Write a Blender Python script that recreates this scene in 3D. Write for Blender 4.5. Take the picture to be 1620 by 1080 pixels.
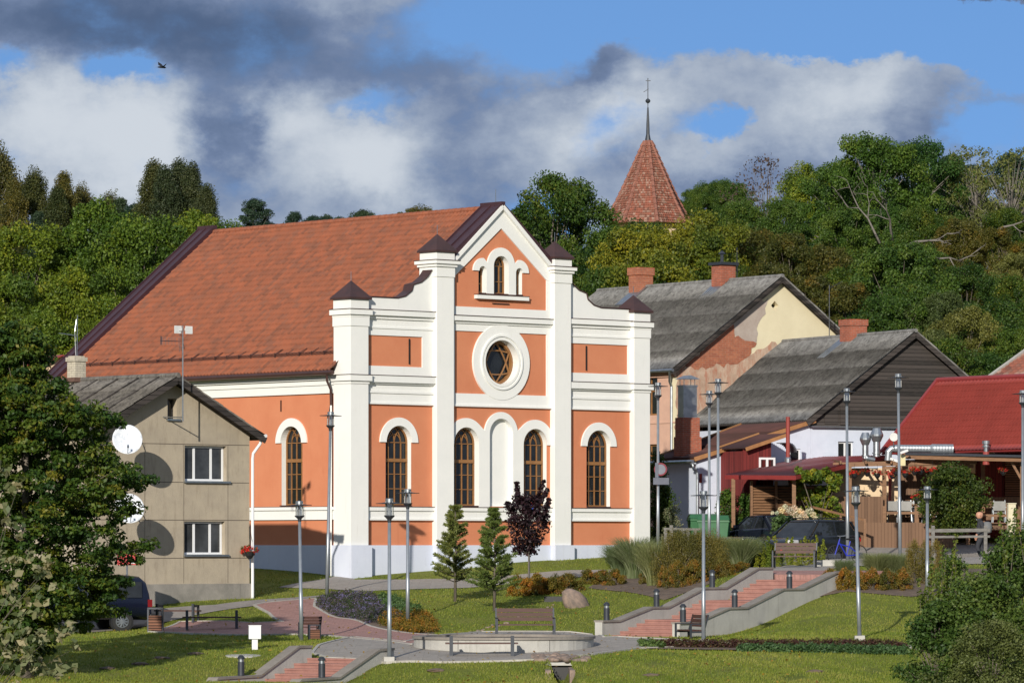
import bpy, bmesh, math, random
import numpy as np
from mathutils import Vector, Matrix
from mathutils.geometry import tessellate_polygon, delaunay_2d_cdt
for o in list(bpy.data.objects): bpy.data.objects.remove(o)
rng = np.random.default_rng(7); random.seed(7)
SC = bpy.context.scene; COL = SC.collection
R = math.radians
# ------------------------------------------------------------ camera, sky, sun, exposure
FPX = 7000.0; HZ = 861.0
cd = bpy.data.cameras.new('camera'); cam = bpy.data.objects.new('camera', cd); COL.objects.link(cam)
cam.location = (0, 0, 0); cam.rotation_euler = (R(90), 0, 0)
cd.sensor_width = 36; cd.lens = FPX/1620*36; cd.shift_y = (HZ-540)/1620; cd.clip_start = 1; cd.clip_end = 6000
SC.camera = cam
SUN = Vector((-0.225, -0.974, 0)).normalized(); EL = R(18.7)
SUNV = Vector((SUN.x*math.cos(EL), SUN.y*math.cos(EL), math.sin(EL)))
sd = bpy.data.lights.new('sun', 'SUN'); sd.energy = 4.7; sd.angle = R(0.5); sd.color = (1.0, 0.93, 0.82)
so = bpy.data.objects.new('sun', sd); COL.objects.link(so); so.rotation_euler = SUNV.to_track_quat('Z', 'Y').to_euler()
so.location = (-30, 60, 60)
SC.view_settings.view_transform = 'Standard'; SC.view_settings.look = 'None'; SC.view_settings.exposure = 0.04; SC.view_settings.gamma = 1

W = bpy.data.worlds.new('World'); SC.world = W; W.use_nodes = True
def build_world():
    nt = W.node_tree; N = nt.nodes; L = nt.links; N.clear()
    def m(op, a, b=None, c=None):
        n = N.new('ShaderNodeMath'); n.operation = op
        for i, v in enumerate((a, b, c)):
            if v is None: continue
            if isinstance(v, (int, float)): n.inputs[i].default_value = v
            else: L.new(v, n.inputs[i])
        return n.outputs[0]
    def mixc(f, a, b):
        n = N.new('ShaderNodeMix'); n.data_type = 'RGBA'
        if isinstance(f, (int, float)): n.inputs[0].default_value = f
        else: L.new(f, n.inputs[0])
        for k, v in ((6, a), (7, b)):
            if isinstance(v, tuple): n.inputs[k].default_value = (*v, 1)
            else: L.new(v, n.inputs[k])
        return n.outputs[2]
    def mr(v, a, b):
        n = N.new('ShaderNodeMapRange'); n.interpolation_type = 'SMOOTHSTEP'; L.new(v, n.inputs[0]); n.inputs[1].default_value = a; n.inputs[2].default_value = b
        return n.outputs[0]
    tc = N.new('ShaderNodeTexCoord'); sx = N.new('ShaderNodeSeparateXYZ'); L.new(tc.outputs['Generated'], sx.inputs[0])
    az = m('ARCTAN2', sx.outputs[0], sx.outputs[1]); el = m('ARCSINE', sx.outputs[2])
    K = FPX/1620
    u = m('ADD', m('MULTIPLY', az, K), 0.5); v = m('MULTIPLY', el, K)
    cb = N.new('ShaderNodeCombineXYZ'); L.new(u, cb.inputs[0]); L.new(v, cb.inputs[1])
    def noise(scale, det, rough=.55, off=0):
        n = N.new('ShaderNodeTexNoise'); n.inputs['Scale'].default_value = scale; n.inputs['Detail'].default_value = det; n.inputs['Roughness'].default_value = rough
        mp = N.new('ShaderNodeMapping'); mp.inputs['Location'].default_value = (off, off*.7, off*1.3); mp.inputs['Scale'].default_value = (1, 1.35, 1)
        L.new(cb.outputs[0], mp.inputs[0]); L.new(mp.outputs[0], n.inputs['Vector']); return n
    nw = noise(5.5, 10, .62, 3.1)
    sub = N.new('ShaderNodeVectorMath'); sub.operation = 'SUBTRACT'; L.new(nw.outputs['Color'], sub.inputs[0]); sub.inputs[1].default_value = (.5, .5, .5)
    sc = N.new('ShaderNodeVectorMath'); sc.operation = 'MULTIPLY'; L.new(sub.outputs[0], sc.inputs[0]); sc.inputs[1].default_value = (.20, .15, 0)
    ad = N.new('ShaderNodeVectorMath'); L.new(cb.outputs[0], ad.inputs[0]); L.new(sc.outputs[0], ad.inputs[1])
    P = ad.outputs[0]
    def blob(px, py, rx, ry, w):
        a = N.new('ShaderNodeVectorMath'); a.operation = 'SUBTRACT'; L.new(P, a.inputs[0]); a.inputs[1].default_value = (px/1620, (861-py)/1620, 0)
        b = N.new('ShaderNodeVectorMath'); b.operation = 'MULTIPLY'; L.new(a.outputs[0], b.inputs[0]); b.inputs[1].default_value = (1620/rx, 1620/ry, 0)
        d = N.new('ShaderNodeVectorMath'); d.operation = 'DOT_PRODUCT'; L.new(b.outputs[0], d.inputs[0]); L.new(b.outputs[0], d.inputs[1])
        return m('MULTIPLY', m('POWER', 2.718, m('MULTIPLY', d.outputs[1], -1)), w)
    def total(bl, base):
        s = base
        for b in bl: s = m('ADD', blob(*b), s)
        return s
    f1 = noise(7, 9, .6, 11); f2 = noise(16, 8, .6, 5)
    fn = m('ADD', m('MULTIPLY', m('SUBTRACT', f1.outputs[0], .5), 1.2), m('MULTIPLY', m('SUBTRACT', f2.outputs[0], .5), .8))
    # coverage: where cloud is
    cov = total([(1200, 35, 420, 75, -1.25), (1560, 110, 130, 120, -.85), (1350, 60, 260, 50, -.5), (800, 15, 120, 40, -.35), (1160, 195, 50, 22, -.8), (1115, 215, 60, 16, -.3), (190, 128, 55, 22, -.6), (10, 118, 40, 26, -.5), (600, 165, 90, 18, -.3), (940, 195, 45, 35, -.25), (1560, 10, 130, 16, 1.3),
                 (870, 345, 60, 30, -.6), (1330, 170, 120, 75, .7), (1150, 125, 260, 40, .35), (1560, 150, 120, 22, .62), (1480, 190, 60, 60, .2), (1290, 245, 200, 60, .3), (940, 75, 60, 40, .7), (1450, 310, 120, 40, -.5)], .62)
    cov = mr(m('ADD', cov, m('MULTIPLY', fn, .6)), .16, .62)
    br = total([(240, 45, 430, 62, -.75), (560, 110, 260, 50, -.16), (700, 150, 120, 70, -.15), (90, 215, 190, 85, .62), (240, 250, 70, 90, .45), (360, 225, 50, 70, -.55), (600, 235, 130, 70, .62), (440, 190, 60, 40, .35), (760, 270, 70, 80, -.28), (560, 60, 90, 30, .22),
                (950, 200, 90, 60, .45), (1020, 160, 120, 50, .3), (1340, 165, 100, 62, .62), (1150, 240, 90, 35, .3), (1120, 265, 170, 40, -.3), (1430, 215, 50, 50, -.2), (910, 90, 60, 32, -.28), (880, 300, 200, 45, .1), (1560, 150, 90, 25, .0), (1560, 8, 120, 18, -.5), (620, 320, 260, 26, -.12), (150, 290, 240, 60, .1), (560, 280, 200, 40, .12)], .46)
    br = mr(m('ADD', br, m('MULTIPLY', fn, .8)), -.3, 1.22)
    rp = N.new('ShaderNodeValToRGB'); L.new(br, rp.inputs[0]); cr = rp.color_ramp
    st = [(0, (.082, .128, .23)), (.3, (.165, .225, .36)), (.55, (.30, .365, .485)), (.8, (.45, .51, .60)), (1, (.60, .65, .715))]
    cr.elements[0].position = 0; cr.elements[0].color = (*st[0][1], 1); cr.elements[1].position = 1; cr.elements[1].color = (*st[-1][1], 1)
    for p, c in st[1:-1]: e = cr.elements.new(p); e.color = (*c, 1)
    STR = .1
    sky = N.new('ShaderNodeTexSky'); sky.sky_type = 'NISHITA'; sky.sun_disc = False; sky.sun_elevation = EL; sky.sun_rotation = math.atan2(SUN.x, SUN.y)
    # look a little higher up in the clear sky than the horizon haze
    sk = N.new('ShaderNodeCombineXYZ'); L.new(sx.outputs[0], sk.inputs[0]); L.new(sx.outputs[1], sk.inputs[1]); L.new(m('ADD', sx.outputs[2], .22), sk.inputs[2])
    vn = N.new('ShaderNodeVectorMath'); vn.operation = 'NORMALIZE'; L.new(sk.outputs[0], vn.inputs[0]); L.new(vn.outputs[0], sky.inputs[0])
    skm = N.new('ShaderNodeVectorMath'); skm.operation = 'MULTIPLY'; L.new(sky.outputs[0], skm.inputs[0]); skm.inputs[1].default_value = (.70, .98, 1.36)
    cl = N.new('ShaderNodeVectorMath'); cl.operation = 'SCALE'; L.new(rp.outputs[0], cl.inputs[0]); cl.inputs[3].default_value = 1/STR
    out = mixc(cov, skm.outputs[0], cl.outputs[0])
    bg = N.new('ShaderNodeBackground'); L.new(out, bg.inputs[0]); bg.inputs[1].default_value = STR
    wo = N.new('ShaderNodeOutputWorld'); L.new(bg.outputs[0], wo.inputs[0])
build_world()

# ------------------------------------------------------------ helpers
def PT(px, py, D): return Vector(((px-810)/FPX*D, D, (HZ-py)/FPX*D))
def XD(px, D): return (px-810)/FPX*D
def ZD(py, D): return (HZ-py)/FPX*D
class MB:
    def __init__(s): s.v = []; s.f = []; s.m = []
    def add(s, vs, fs, m=0):
        o = len(s.v); s.v += [tuple(v) for v in vs]; s.f += [tuple(i+o for i in f) for f in fs]; s.m += [m]*len(fs); return s
    def bx(s, x0, x1, y0, y1, z0, z1, m=0):
        return s.add([(x0,y0,z0),(x1,y0,z0),(x1,y1,z0),(x0,y1,z0),(x0,y0,z1),(x1,y0,z1),(x1,y1,z1),(x0,y1,z1)],
                     [(0,3,2,1),(4,5,6,7),(0,1,5,4),(1,2,6,5),(2,3,7,6),(3,0,4,7)], m)
    def beam(s, a, b, w, h, m=0, up=(0,0,1)):
        a = Vector(a); b = Vector(b); d = (b-a).normalized(); up = Vector(up)
        if abs(d.dot(up)) > .98: up = Vector((0,1,0))
        x = d.cross(up).normalized()*(w/2); y = x.cross(d).normalized()*(h/2)
        vs = [p+i*x+j*y for p in (a, b) for i, j in ((-1,-1),(1,-1),(1,1),(-1,1))]
        return s.add(vs, [(0,1,2,3),(7,6,5,4),(0,4,5,1),(1,5,6,2),(2,6,7,3),(3,7,4,0)], m)
    def tube(s, path, r, n=8, m=0, cap=True):
        path = [Vector(p) for p in path]; k = len(path); rs = r if isinstance(r, (list, tuple)) else [r]*k
        vs = []; ref = None
        for i, p in enumerate(path):
            d = (path[min(i+1, k-1)]-path[max(i-1, 0)]).normalized()
            if ref is None: ref = Vector((0,0,1)) if abs(d.z) < .9 else Vector((1,0,0))
            x = d.cross(ref).normalized(); y = x.cross(d).normalized(); ref = y
            for j in range(n):
                a = 2*math.pi*j/n; vs.append(p+x*(math.cos(a)*rs[i])+y*(math.sin(a)*rs[i]))
        fs = [(i*n+j, i*n+(j+1)%n, (i+1)*n+(j+1)%n, (i+1)*n+j) for i in range(k-1) for j in range(n)]
        if cap: fs += [tuple(range(n-1, -1, -1)), tuple((k-1)*n+j for j in range(n))]
        return s.add(vs, fs, m)
    def lathe(s, prof, c=(0,0,0), n=16, m=0, rot=0):
        vs = []
        for r, z in prof:
            for j in range(n):
                a = 2*math.pi*j/n+rot; vs.append((c[0]+r*math.cos(a), c[1]+r*math.sin(a), c[2]+z))
        k = len(prof)
        fs = [(i*n+j, i*n+(j+1)%n, (i+1)*n+(j+1)%n, (i+1)*n+j) for i in range(k-1) for j in range(n)]
        fs += [tuple(range(n-1, -1, -1)), tuple((k-1)*n+j for j in range(n))]
        return s.add(vs, fs, m)
    def plate(s, outer, holes, y0, y1, m=0, mside=None, mhole=None, ax='xz'):
        """flat slab in the XZ plane from y0 (front) to y1 (back), with holes"""
        mside = m if mside is None else mside; mhole = mside if mhole is None else mhole
        def co(p, y): return (p[0], y, p[1]) if ax == 'xz' else ((y, p[0], p[1]) if ax == 'yz' else (p[0], p[1], y))
        loops = [outer]+list(holes); flat = [p for l in loops for p in l]
        tri = tessellate_polygon([[Vector((p[0], p[1], 0)) for p in l] for l in loops])
        s.add([co(p, y0) for p in flat], tri, m); s.add([co(p, y1) for p in flat], [t[::-1] for t in tri], m)
        for i, l in enumerate(loops):
            k = len(l); vs = [co(p, y0) for p in l]+[co(p, y1) for p in l]
            s.add(vs, [(j, (j+1)%k, (j+1)%k+k, j+k) for j in range(k)], mside if i == 0 else mhole)
        return s
    def prism(s, poly, thick, m=0):
        """polygon in space, extruded down along its normal"""
        P = [Vector(p) for p in poly]; n = (P[1]-P[0]).cross(P[2]-P[0]).normalized()
        if n.z < 0: n = -n
        k = len(P); vs = P+[p-n*thick for p in P]
        return s.add(vs, [tuple(range(k)), tuple(range(2*k-1, k-1, -1))]+[(j, (j+1)%k, (j+1)%k+k, j+k) for j in range(k)], m)
    def build(s, name, mats, parent=None, smooth=False, bevel=0):
        me = bpy.data.meshes.new(name); me.from_pydata(s.v, [], s.f)
        for mt in (mats if isinstance(mats, (list, tuple)) else [mats]): me.materials.append(mt)
        me.polygons.foreach_set('material_index', s.m)
        bm = bmesh.new(); bm.from_mesh(me); bmesh.ops.recalc_face_normals(bm, faces=bm.faces); bm.to_mesh(me); bm.free()
        if smooth: me.shade_smooth()
        o = bpy.data.objects.new(name, me); COL.objects.link(o); o.parent = parent
        if bevel:
            b = o.modifiers.new('bevel', 'BEVEL'); b.width = bevel; b.segments = 2; b.limit_method = 'ANGLE'
        return o
def tag(o, label=None, cat=None, group=None, kind=None):
    if label: o['label'] = label
    if cat: o['category'] = cat
    if group: o['group'] = group
    if kind: o['kind'] = kind
    return o
def thing(name, loc, rz, label, cat, group=None):
    o = bpy.data.objects.new(name, None); COL.objects.link(o); o.location = loc; o.rotation_euler = (0, 0, rz)
    o.empty_display_size = .2
    return tag(o, label, cat, group)
def kids(o): return [c for c in bpy.data.objects if c.parent == o]
def dup(o, loc=None, rz=None, label=None, scale=None, parent=None, group=None):
    c = o.copy(); COL.objects.link(c)
    if parent: c.parent = parent
    if loc is not None: c.location = loc
    if rz is not None: c.rotation_euler = (0, 0, rz)
    if scale is not None: c.scale = scale if isinstance(scale, tuple) else (scale,)*3
    if label: c['label'] = label
    if group: c['group'] = group
    for k in kids(o): dup(k, parent=c)
    return c
def arc(cx, cz, r, a0, a1, n=20):
    return [(cx+r*math.cos(R(a0+(a1-a0)*i/n)), cz+r*math.sin(R(a0+(a1-a0)*i/n))) for i in range(n+1)]

# ------------------------------------------------------------ materials
def _new(name):
    m = bpy.data.materials.new(name); m.use_nodes = True; nt = m.node_tree
    return m, nt, nt.nodes['Principled BSDF']
def _noise(nt, scale, det=5, rough=.6, vec=None, stretch=None):
    n = nt.nodes.new('ShaderNodeTexNoise'); n.inputs['Scale'].default_value = scale; n.inputs['Detail'].default_value = det; n.inputs['Roughness'].default_value = rough
    tc = nt.nodes.new('ShaderNodeTexCoord'); src = tc.outputs['Object']
    if vec is not None: src = vec
    if stretch:
        mp = nt.nodes.new('ShaderNodeMapping'); mp.inputs['Scale'].default_value = stretch; nt.links.new(src, mp.inputs[0]); src = mp.outputs[0]
    nt.links.new(src, n.inputs['Vector']); return n.outputs[0]
def _ramp(nt, fac, stops):
    r = nt.nodes.new('ShaderNodeValToRGB'); nt.links.new(fac, r.inputs[0]); c = r.color_ramp
    c.elements[0].position = stops[0][0]; c.elements[0].color = (*stops[0][1], 1)
    c.elements[1].position = stops[-1][0]; c.elements[1].color = (*stops[-1][1], 1)
    for p, k in stops[1:-1]: c.elements.new(p).color = (*k, 1)
    return r.outputs[0]
def _mix(nt, f, a, b, mode='MIX'):
    n = nt.nodes.new('ShaderNodeMix'); n.data_type = 'RGBA'; n.blend_type = mode
    for k, v in ((0, f), (6, a), (7, b)):
        if isinstance(v, (int, float)): n.inputs[k].default_value = v
        elif isinstance(v, tuple): n.inputs[k].default_value = (*v, 1)
        else: nt.links.new(v, n.inputs[k])
    return n.outputs[2]
def _bump(nt, b, h, s=.3, dist=.02):
    n = nt.nodes.new('ShaderNodeBump'); n.inputs['Strength'].default_value = s; n.inputs['Distance'].default_value = dist
    nt.links.new(h, n.inputs['Height']); nt.links.new(n.outputs[0], b.inputs['Normal'])
def mat(name, c, c2=None, scale=3, rough=.8, metal=0, bump=0, bscale=40, stretch=None, spec=.5, lo=.35, hi=.65):
    m, nt, b = _new(name); b.inputs['Roughness'].default_value = rough; b.inputs['Metallic'].default_value = metal; b.inputs['Specular IOR Level'].default_value = spec
    if c2 is None: c2 = tuple(x*.82 for x in c)
    nt.links.new(_ramp(nt, _noise(nt, scale, 6, .65, stretch=stretch), [(lo, c2), (hi, c)]), b.inputs['Base Color'])
    if bump: _bump(nt, b, _noise(nt, bscale, 4), bump)
    return m
def stained(name, c, c2, stain, amount=.5, zs=.25, bump=.25, rough=.9, sc=1.3, thr=.58):
    """plaster with soft patches and vertical dirt runs"""
    m, nt, b = _new(name); b.inputs['Roughness'].default_value = rough; b.inputs['Specular IOR Level'].default_value = .2
    base = _ramp(nt, _noise(nt, sc, 7, .7), [(.35, c2), (.62, c)])
    run = _ramp(nt, _noise(nt, 2.2, 8, .7, stretch=(2.4, 2.4, zs)), [(thr, (0,)*3), (thr+.17, (amount,)*3)])
    col = _mix(nt, run, base, stain)
    nt.links.new(col, b.inputs['Base Color']); _bump(nt, b, _noise(nt, 30, 5), bump, .02); return m
def brick(name, c1, c2, mortar, s=1, rough=.9, bw=.26, bh=.075, ax='XZ'):
    m, nt, b = _new(name); b.inputs['Roughness'].default_value = rough
    t = nt.nodes.new('ShaderNodeTexBrick'); tc = nt.nodes.new('ShaderNodeTexCoord'); sp = nt.nodes.new('ShaderNodeSeparateXYZ'); nt.links.new(tc.outputs['Object'], sp.inputs[0])
    a = nt.nodes.new('ShaderNodeMath'); nt.links.new(sp.outputs[0], a.inputs[0]); nt.links.new(sp.outputs[1], a.inputs[1])
    cb = nt.nodes.new('ShaderNodeCombineXYZ')
    if ax == 'XZ': nt.links.new(a.outputs[0], cb.inputs[0]); nt.links.new(sp.outputs[2], cb.inputs[1])
    else: nt.links.new(sp.outputs[0], cb.inputs[0]); nt.links.new(sp.outputs[1], cb.inputs[1])
    nt.links.new(cb.outputs[0], t.inputs[0])
    t.inputs['Scale'].default_value = s; t.inputs['Brick Width'].default_value = bw; t.inputs['Row Height'].default_value = bh; t.inputs['Mortar Size'].default_value = .008
    t.inputs['Color1'].default_value = (*c1, 1); t.inputs['Color2'].default_value = (*c2, 1); t.inputs['Mortar'].default_value = (*mortar, 1)
    n = _ramp(nt, _noise(nt, 5, 6, .7), [(.3, (.7,)*3), (.7, (1.1,)*3)])
    nt.links.new(_mix(nt, 1.0, t.outputs[0], n, 'MULTIPLY'), b.inputs['Base Color'])
    _bump(nt, b, t.outputs[1], -.4, .01); return m
def planks(name, c, c2, width=.14, axis=2, dark=(.01,.008,.006), rough=.8, grain=(1,1,1), gap=.1):
    """boards whose joints repeat along one object axis"""
    m, nt, b = _new(name); b.inputs['Roughness'].default_value = rough; b.inputs['Specular IOR Level'].default_value = .25
    tc = nt.nodes.new('ShaderNodeTexCoord'); sp = nt.nodes.new('ShaderNodeSeparateXYZ'); nt.links.new(tc.outputs['Object'], sp.inputs[0])
    if axis == 0:
        ad = nt.nodes.new('ShaderNodeMath'); nt.links.new(sp.outputs[0], ad.inputs[0]); nt.links.new(sp.outputs[1], ad.inputs[1]); src = ad.outputs[0]
    else: src = sp.outputs[axis]
    d = nt.nodes.new('ShaderNodeMath'); d.operation = 'DIVIDE'; nt.links.new(src, d.inputs[0]); d.inputs[1].default_value = width
    fl = nt.nodes.new('ShaderNodeMath'); fl.operation = 'FLOOR'; nt.links.new(d.outputs[0], fl.inputs[0])
    fr = nt.nodes.new('ShaderNodeMath'); fr.operation = 'FRACT'; nt.links.new(d.outputs[0], fr.inputs[0])
    wn = nt.nodes.new('ShaderNodeTexWhiteNoise'); wn.noise_dimensions = '1D'; nt.links.new(fl.outputs[0], wn.inputs['W'])
    g = _noise(nt, 6, 6, .7, stretch=grain)
    ad2 = nt.nodes.new('ShaderNodeMath'); nt.links.new(wn.outputs[0], ad2.inputs[0]); nt.links.new(g, ad2.inputs[1])
    base = _ramp(nt, ad2.outputs[0], [(.45, c2), (1.3 if False else 1.0, c)])
    lt = nt.nodes.new('ShaderNodeMath'); lt.operation = 'LESS_THAN'; nt.links.new(fr.outputs[0], lt.inputs[0]); lt.inputs[1].default_value = gap
    nt.links.new(_mix(nt, lt.outputs[0], base, dark), b.inputs['Base Color']); return m
def tiles(name, cs, s=.22, rough=.75, dirt=(.1,.07,.05), damt=.7):
    """fired roof tiles: a tint per tile from uv, plus lichen and soot in soft streaks"""
    m, nt, b = _new(name); b.inputs['Roughness'].default_value = rough; b.inputs['Specular IOR Level'].default_value = .3
    at = nt.nodes.new('ShaderNodeAttribute'); at.attribute_name = 'tint'
    base = _ramp(nt, at.outputs['Fac'], [(i/(len(cs)-1), c) for i, c in enumerate(cs)])
    d = _ramp(nt, _noise(nt, 2.2, 9, .8), [(.44, (0,)*3), (.75, (damt,)*3)])
    nt.links.new(_mix(nt, d, base, dirt), b.inputs['Base Color']); return m
def leafmat(name, cs, trans=.3, rough=.55):
    m, nt, b = _new(name); b.inputs['Roughness'].default_value = rough; b.inputs['Specular IOR Level'].default_value = .35
    at = nt.nodes.new('ShaderNodeAttribute'); at.attribute_name = 'tint'
    col = _ramp(nt, at.outputs['Fac'], [(i/(len(cs)-1), c) for i, c in enumerate(cs)])
    oi = nt.nodes.new('ShaderNodeObjectInfo'); col = _mix(nt, 1.0, col, _ramp(nt, oi.outputs['Random'], [(0, (.55, .70, .75)), (.35, (.88, .92, .95)), (.7, (1.05, 1.0, .9)), (1, (1.25, 1.08, .8))]), 'MULTIPLY')
    nt.links.new(col, b.inputs['Base Color'])
    tr = nt.nodes.new('ShaderNodeBsdfTranslucent'); nt.links.new(_mix(nt, 1.0, col, (1.25, 1.2, .55), 'MULTIPLY'), tr.inputs[0])
    mx = nt.nodes.new('ShaderNodeMixShader'); mx.inputs[0].default_value = trans
    nt.links.new(b.outputs[0], mx.inputs[1]); nt.links.new(tr.outputs[0], mx.inputs[2]); nt.links.new(mx.outputs[0], nt.nodes['Material Output'].inputs[0]); return m
def glass(name, c=(.012,.014,.016), rough=.08):
    m, nt, b = _new(name); b.inputs['Base Color'].default_value = (*c, 1); b.inputs['Roughness'].default_value = rough; b.inputs['Specular IOR Level'].default_value = .45
    nt.links.new(_ramp(nt, _noise(nt, 1.7, 3), [(.3, tuple(x*.6 for x in c)), (.75, tuple(x*1.6 for x in c))]), b.inputs['Base Color']); return m
def clear(name):
    m, nt, b = _new(name); b.inputs['Roughness'].default_value = .1
    g = nt.nodes.new('ShaderNodeBsdfGlossy'); g.inputs['Roughness'].default_value = .1
    t = nt.nodes.new('ShaderNodeBsdfTransparent'); t.inputs[0].default_value = (.78, .8, .82, 1)
    mx = nt.nodes.new('ShaderNodeMixShader'); mx.inputs[0].default_value = .3
    nt.links.new(t.outputs[0], mx.inputs[1]); nt.links.new(g.outputs[0], mx.inputs[2]); nt.links.new(mx.outputs[0], nt.nodes['Material Output'].inputs[0]); return m
M = {}
M['white'] = stained('white_plaster', (.80,.80,.77), (.755,.76,.735), (.50,.47,.41), .24, bump=.12, sc=.7)
M['lilac'] = stained('plinth_plaster', (.62,.66,.76), (.57,.61,.72), (.42,.42,.44), .3, bump=.15, sc=.8)
M['orange'] = stained('orange_plaster', (.60,.232,.122), (.565,.205,.106), (.44,.13,.065), .32, bump=.12, sc=.8)
M['purple'] = mat('purple_sheet_metal', (.062,.026,.032), (.045,.02,.026), 2, .42, .1)
M['brown_metal'] = mat('brown_sheet_metal', (.075,.035,.03), (.05,.026,.024), 2, .45, .1)
M['tile'] = tiles('orange_clay_tiles', [(.17,.062,.036),(.235,.076,.038),(.27,.085,.041),(.285,.09,.044),(.25,.08,.04),(.21,.082,.05)], damt=.75, dirt=(.12,.06,.042))
M['oldtile'] = tiles('weathered_clay_tiles', [(.14,.06,.045),(.25,.085,.055),(.30,.10,.065),(.20,.075,.052),(.36,.24,.19),(.27,.095,.062)], dirt=(.13,.085,.06), damt=.8)
M['ridget'] = mat('ridge_tiles', (.33,.105,.05), (.22,.075,.04), 4, .8)
M['winbrown'] = mat('brown_window_wood', (.30,.145,.05), (.23,.105,.036), 4, .5)
M['glass'] = glass('dark_window_glass')
M['glass2'] = glass('curtained_window_glass', (.045,.048,.052), .1)
M['beige'] = stained('grey_beige_render', (.43,.37,.28), (.36,.31,.24), (.22,.175,.13), .5, zs=.45, bump=.5, thr=.52)
M['beigeb'] = stained('cement_plinth', (.30,.28,.25), (.20,.19,.17), (.10,.095,.085), .6, bump=.5)
M['joint'] = mat('dark_panel_joint', (.10,.08,.06), None, 3, .9)
M['pvc'] = mat('white_window_plastic', (.78,.79,.80), (.74,.75,.77), 2, .4)
M['asb'] = stained('grey_corrugated_sheet', (.26,.255,.245), (.16,.158,.152), (.055,.052,.05), .6, zs=1.0, bump=.8, sc=1.6, thr=.46)
M['asb2'] = stained('mossy_corrugated_sheet', (.20,.185,.165), (.12,.11,.10), (.045,.042,.04), .75, zs=1.0, bump=.8, sc=2.2, thr=.46)
M['darkwood'] = planks('weathered_black_boards', (.065,.055,.05), (.016,.015,.014), .155, 2, (.006,.005,.005), grain=(.6,.6,9), gap=.12)
M['redwood'] = planks('dark_red_boards', (.17,.028,.026), (.10,.018,.018), .14, 0, (.03,.008,.008), grain=(5,5,.6))
M['deckwood'] = planks('brown_deck_boards', (.175,.102,.063), (.125,.073,.046), .12, 0, (.06,.032,.02), grain=(5,5,.6), gap=.09)
M['slat'] = planks('brown_louvre_slats', (.22,.105,.065), (.14,.065,.042), .09, 2, (.02,.011,.008), grain=(.6,.6,5), gap=.33)
M['timber'] = mat('brown_timber', (.23,.12,.058), (.15,.075,.036), 3, .7, stretch=(1,1,4))
M['timber2'] = mat('orange_timber', (.38,.185,.075), (.28,.13,.05), 3, .7)
M['redmetal'] = mat('red_sheet_metal', (.29,.052,.042), (.235,.044,.036), .8, .42, 0, spec=.4)
M['redmetal2'] = mat('dark_red_sheet_metal', (.27,.04,.038), (.21,.032,.032), .8, .4, 0)
M['onduline'] = mat('brown_corrugated_sheet', (.115,.048,.04), (.08,.036,.032), 1.5, .75)
M['bluew'] = stained('blue_white_plaster', (.60,.65,.76), (.54,.59,.70), (.38,.39,.42), .35, bump=.3)
M['pink'] = stained('pink_plaster', (.62,.39,.29), (.54,.34,.26), (.36,.25,.19), .45, bump=.4)
M['yellow'] = stained('yellow_plaster', (.70,.63,.44), (.65,.58,.40), (.50,.42,.30), .25, bump=.3)
M['dirty'] = stained('peeling_plaster', (.55,.42,.32), (.38,.26,.19), (.40,.15,.09), .8, zs=.8, bump=.8, sc=1.1, thr=.47)
M['greypl'] = stained('grey_bare_plaster', (.44,.38,.33), (.36,.29,.25), (.44,.27,.2), .6, zs=.9, bump=.6, sc=1.5)
M['cream'] = stained('cream_plaster', (.68,.52,.34), (.62,.48,.32), (.5,.38,.26), .3, bump=.2)
M['brick'] = brick('red_brick', (.40,.10,.05), (.30,.075,.04), (.30,.20,.15))
M['brick2'] = brick('old_soft_brick', (.42,.14,.07), (.33,.10,.055), (.36,.22,.15), bw=.3, bh=.09)
M['wbrick'] = brick('cream_brick', (.60,.54,.42), (.50,.45,.36), (.30,.27,.22))
M['galv'] = mat('galvanised_steel', (.42,.45,.48), (.30,.33,.36), 5, .35, .85)
M['lampgrey'] = mat('grey_lamp_metal', (.36,.39,.42), (.29,.32,.35), 4, .4, .6)
M['anthr'] = mat('anthracite_metal', (.045,.052,.065), (.035,.04,.05), 3, .45, .3)
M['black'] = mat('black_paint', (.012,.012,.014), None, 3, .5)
M['clear'] = clear('clear_lamp_glass')
M['lampin'] = mat('frosted_lamp_inner', (.62,.62,.60), None, 3, .4)
M['benchwood'] = mat('reddish_bench_wood', (.085,.034,.025), (.05,.022,.017), 5, .55, stretch=(1,8,8))
M['greyplastic'] = mat('grey_plastic', (.26,.26,.25), (.2,.2,.19), 3, .5)
M['greywood'] = mat('weathered_grey_wood', (.20,.19,.175), (.12,.115,.105), 5, .9, stretch=(1,1,3))
M['conc'] = stained('pale_concrete', (.46,.45,.415), (.38,.37,.345), (.20,.19,.165), .5, zs=.2, bump=.4, thr=.55)
M['coping'] = stained('dark_coping_stone', (.27,.245,.215), (.20,.18,.16), (.10,.09,.08), .5, bump=.5)
M['redstep'] = mat('red_concrete_steps', (.33,.165,.135), (.26,.125,.105), 4, .85, bump=.3)
M['green_plastic'] = mat('green_bin_plastic', (.03,.13,.05), None, 3, .45)
M['white_metal'] = mat('white_painted_metal', (.75,.76,.76), (.62,.62,.60), 6, .45)
M['skin'] = mat('skin', (.50,.26,.17), None, 5, .5)
M['stone'] = mat('field_stone', (.29,.21,.165), (.13,.105,.09), 4, .85, bump=.6, bscale=12)
M['redplastic'] = mat('red_plastic', (.50,.02,.02), None, 3, .35)
M['carblue'] = mat('dark_blue_car_paint', (.018,.024,.04), (.016,.021,.036), 2, .16, .4)
M['cargrey'] = mat('dark_grey_car_paint', (.022,.025,.03), (.018,.021,.026), 2, .16, .4)
M['navy'] = mat('navy_van_paint', (.008,.012,.03), None, 2, .2, .2)
M['carglass'] = glass('car_glass', (.02,.023,.027), .04)
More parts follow.
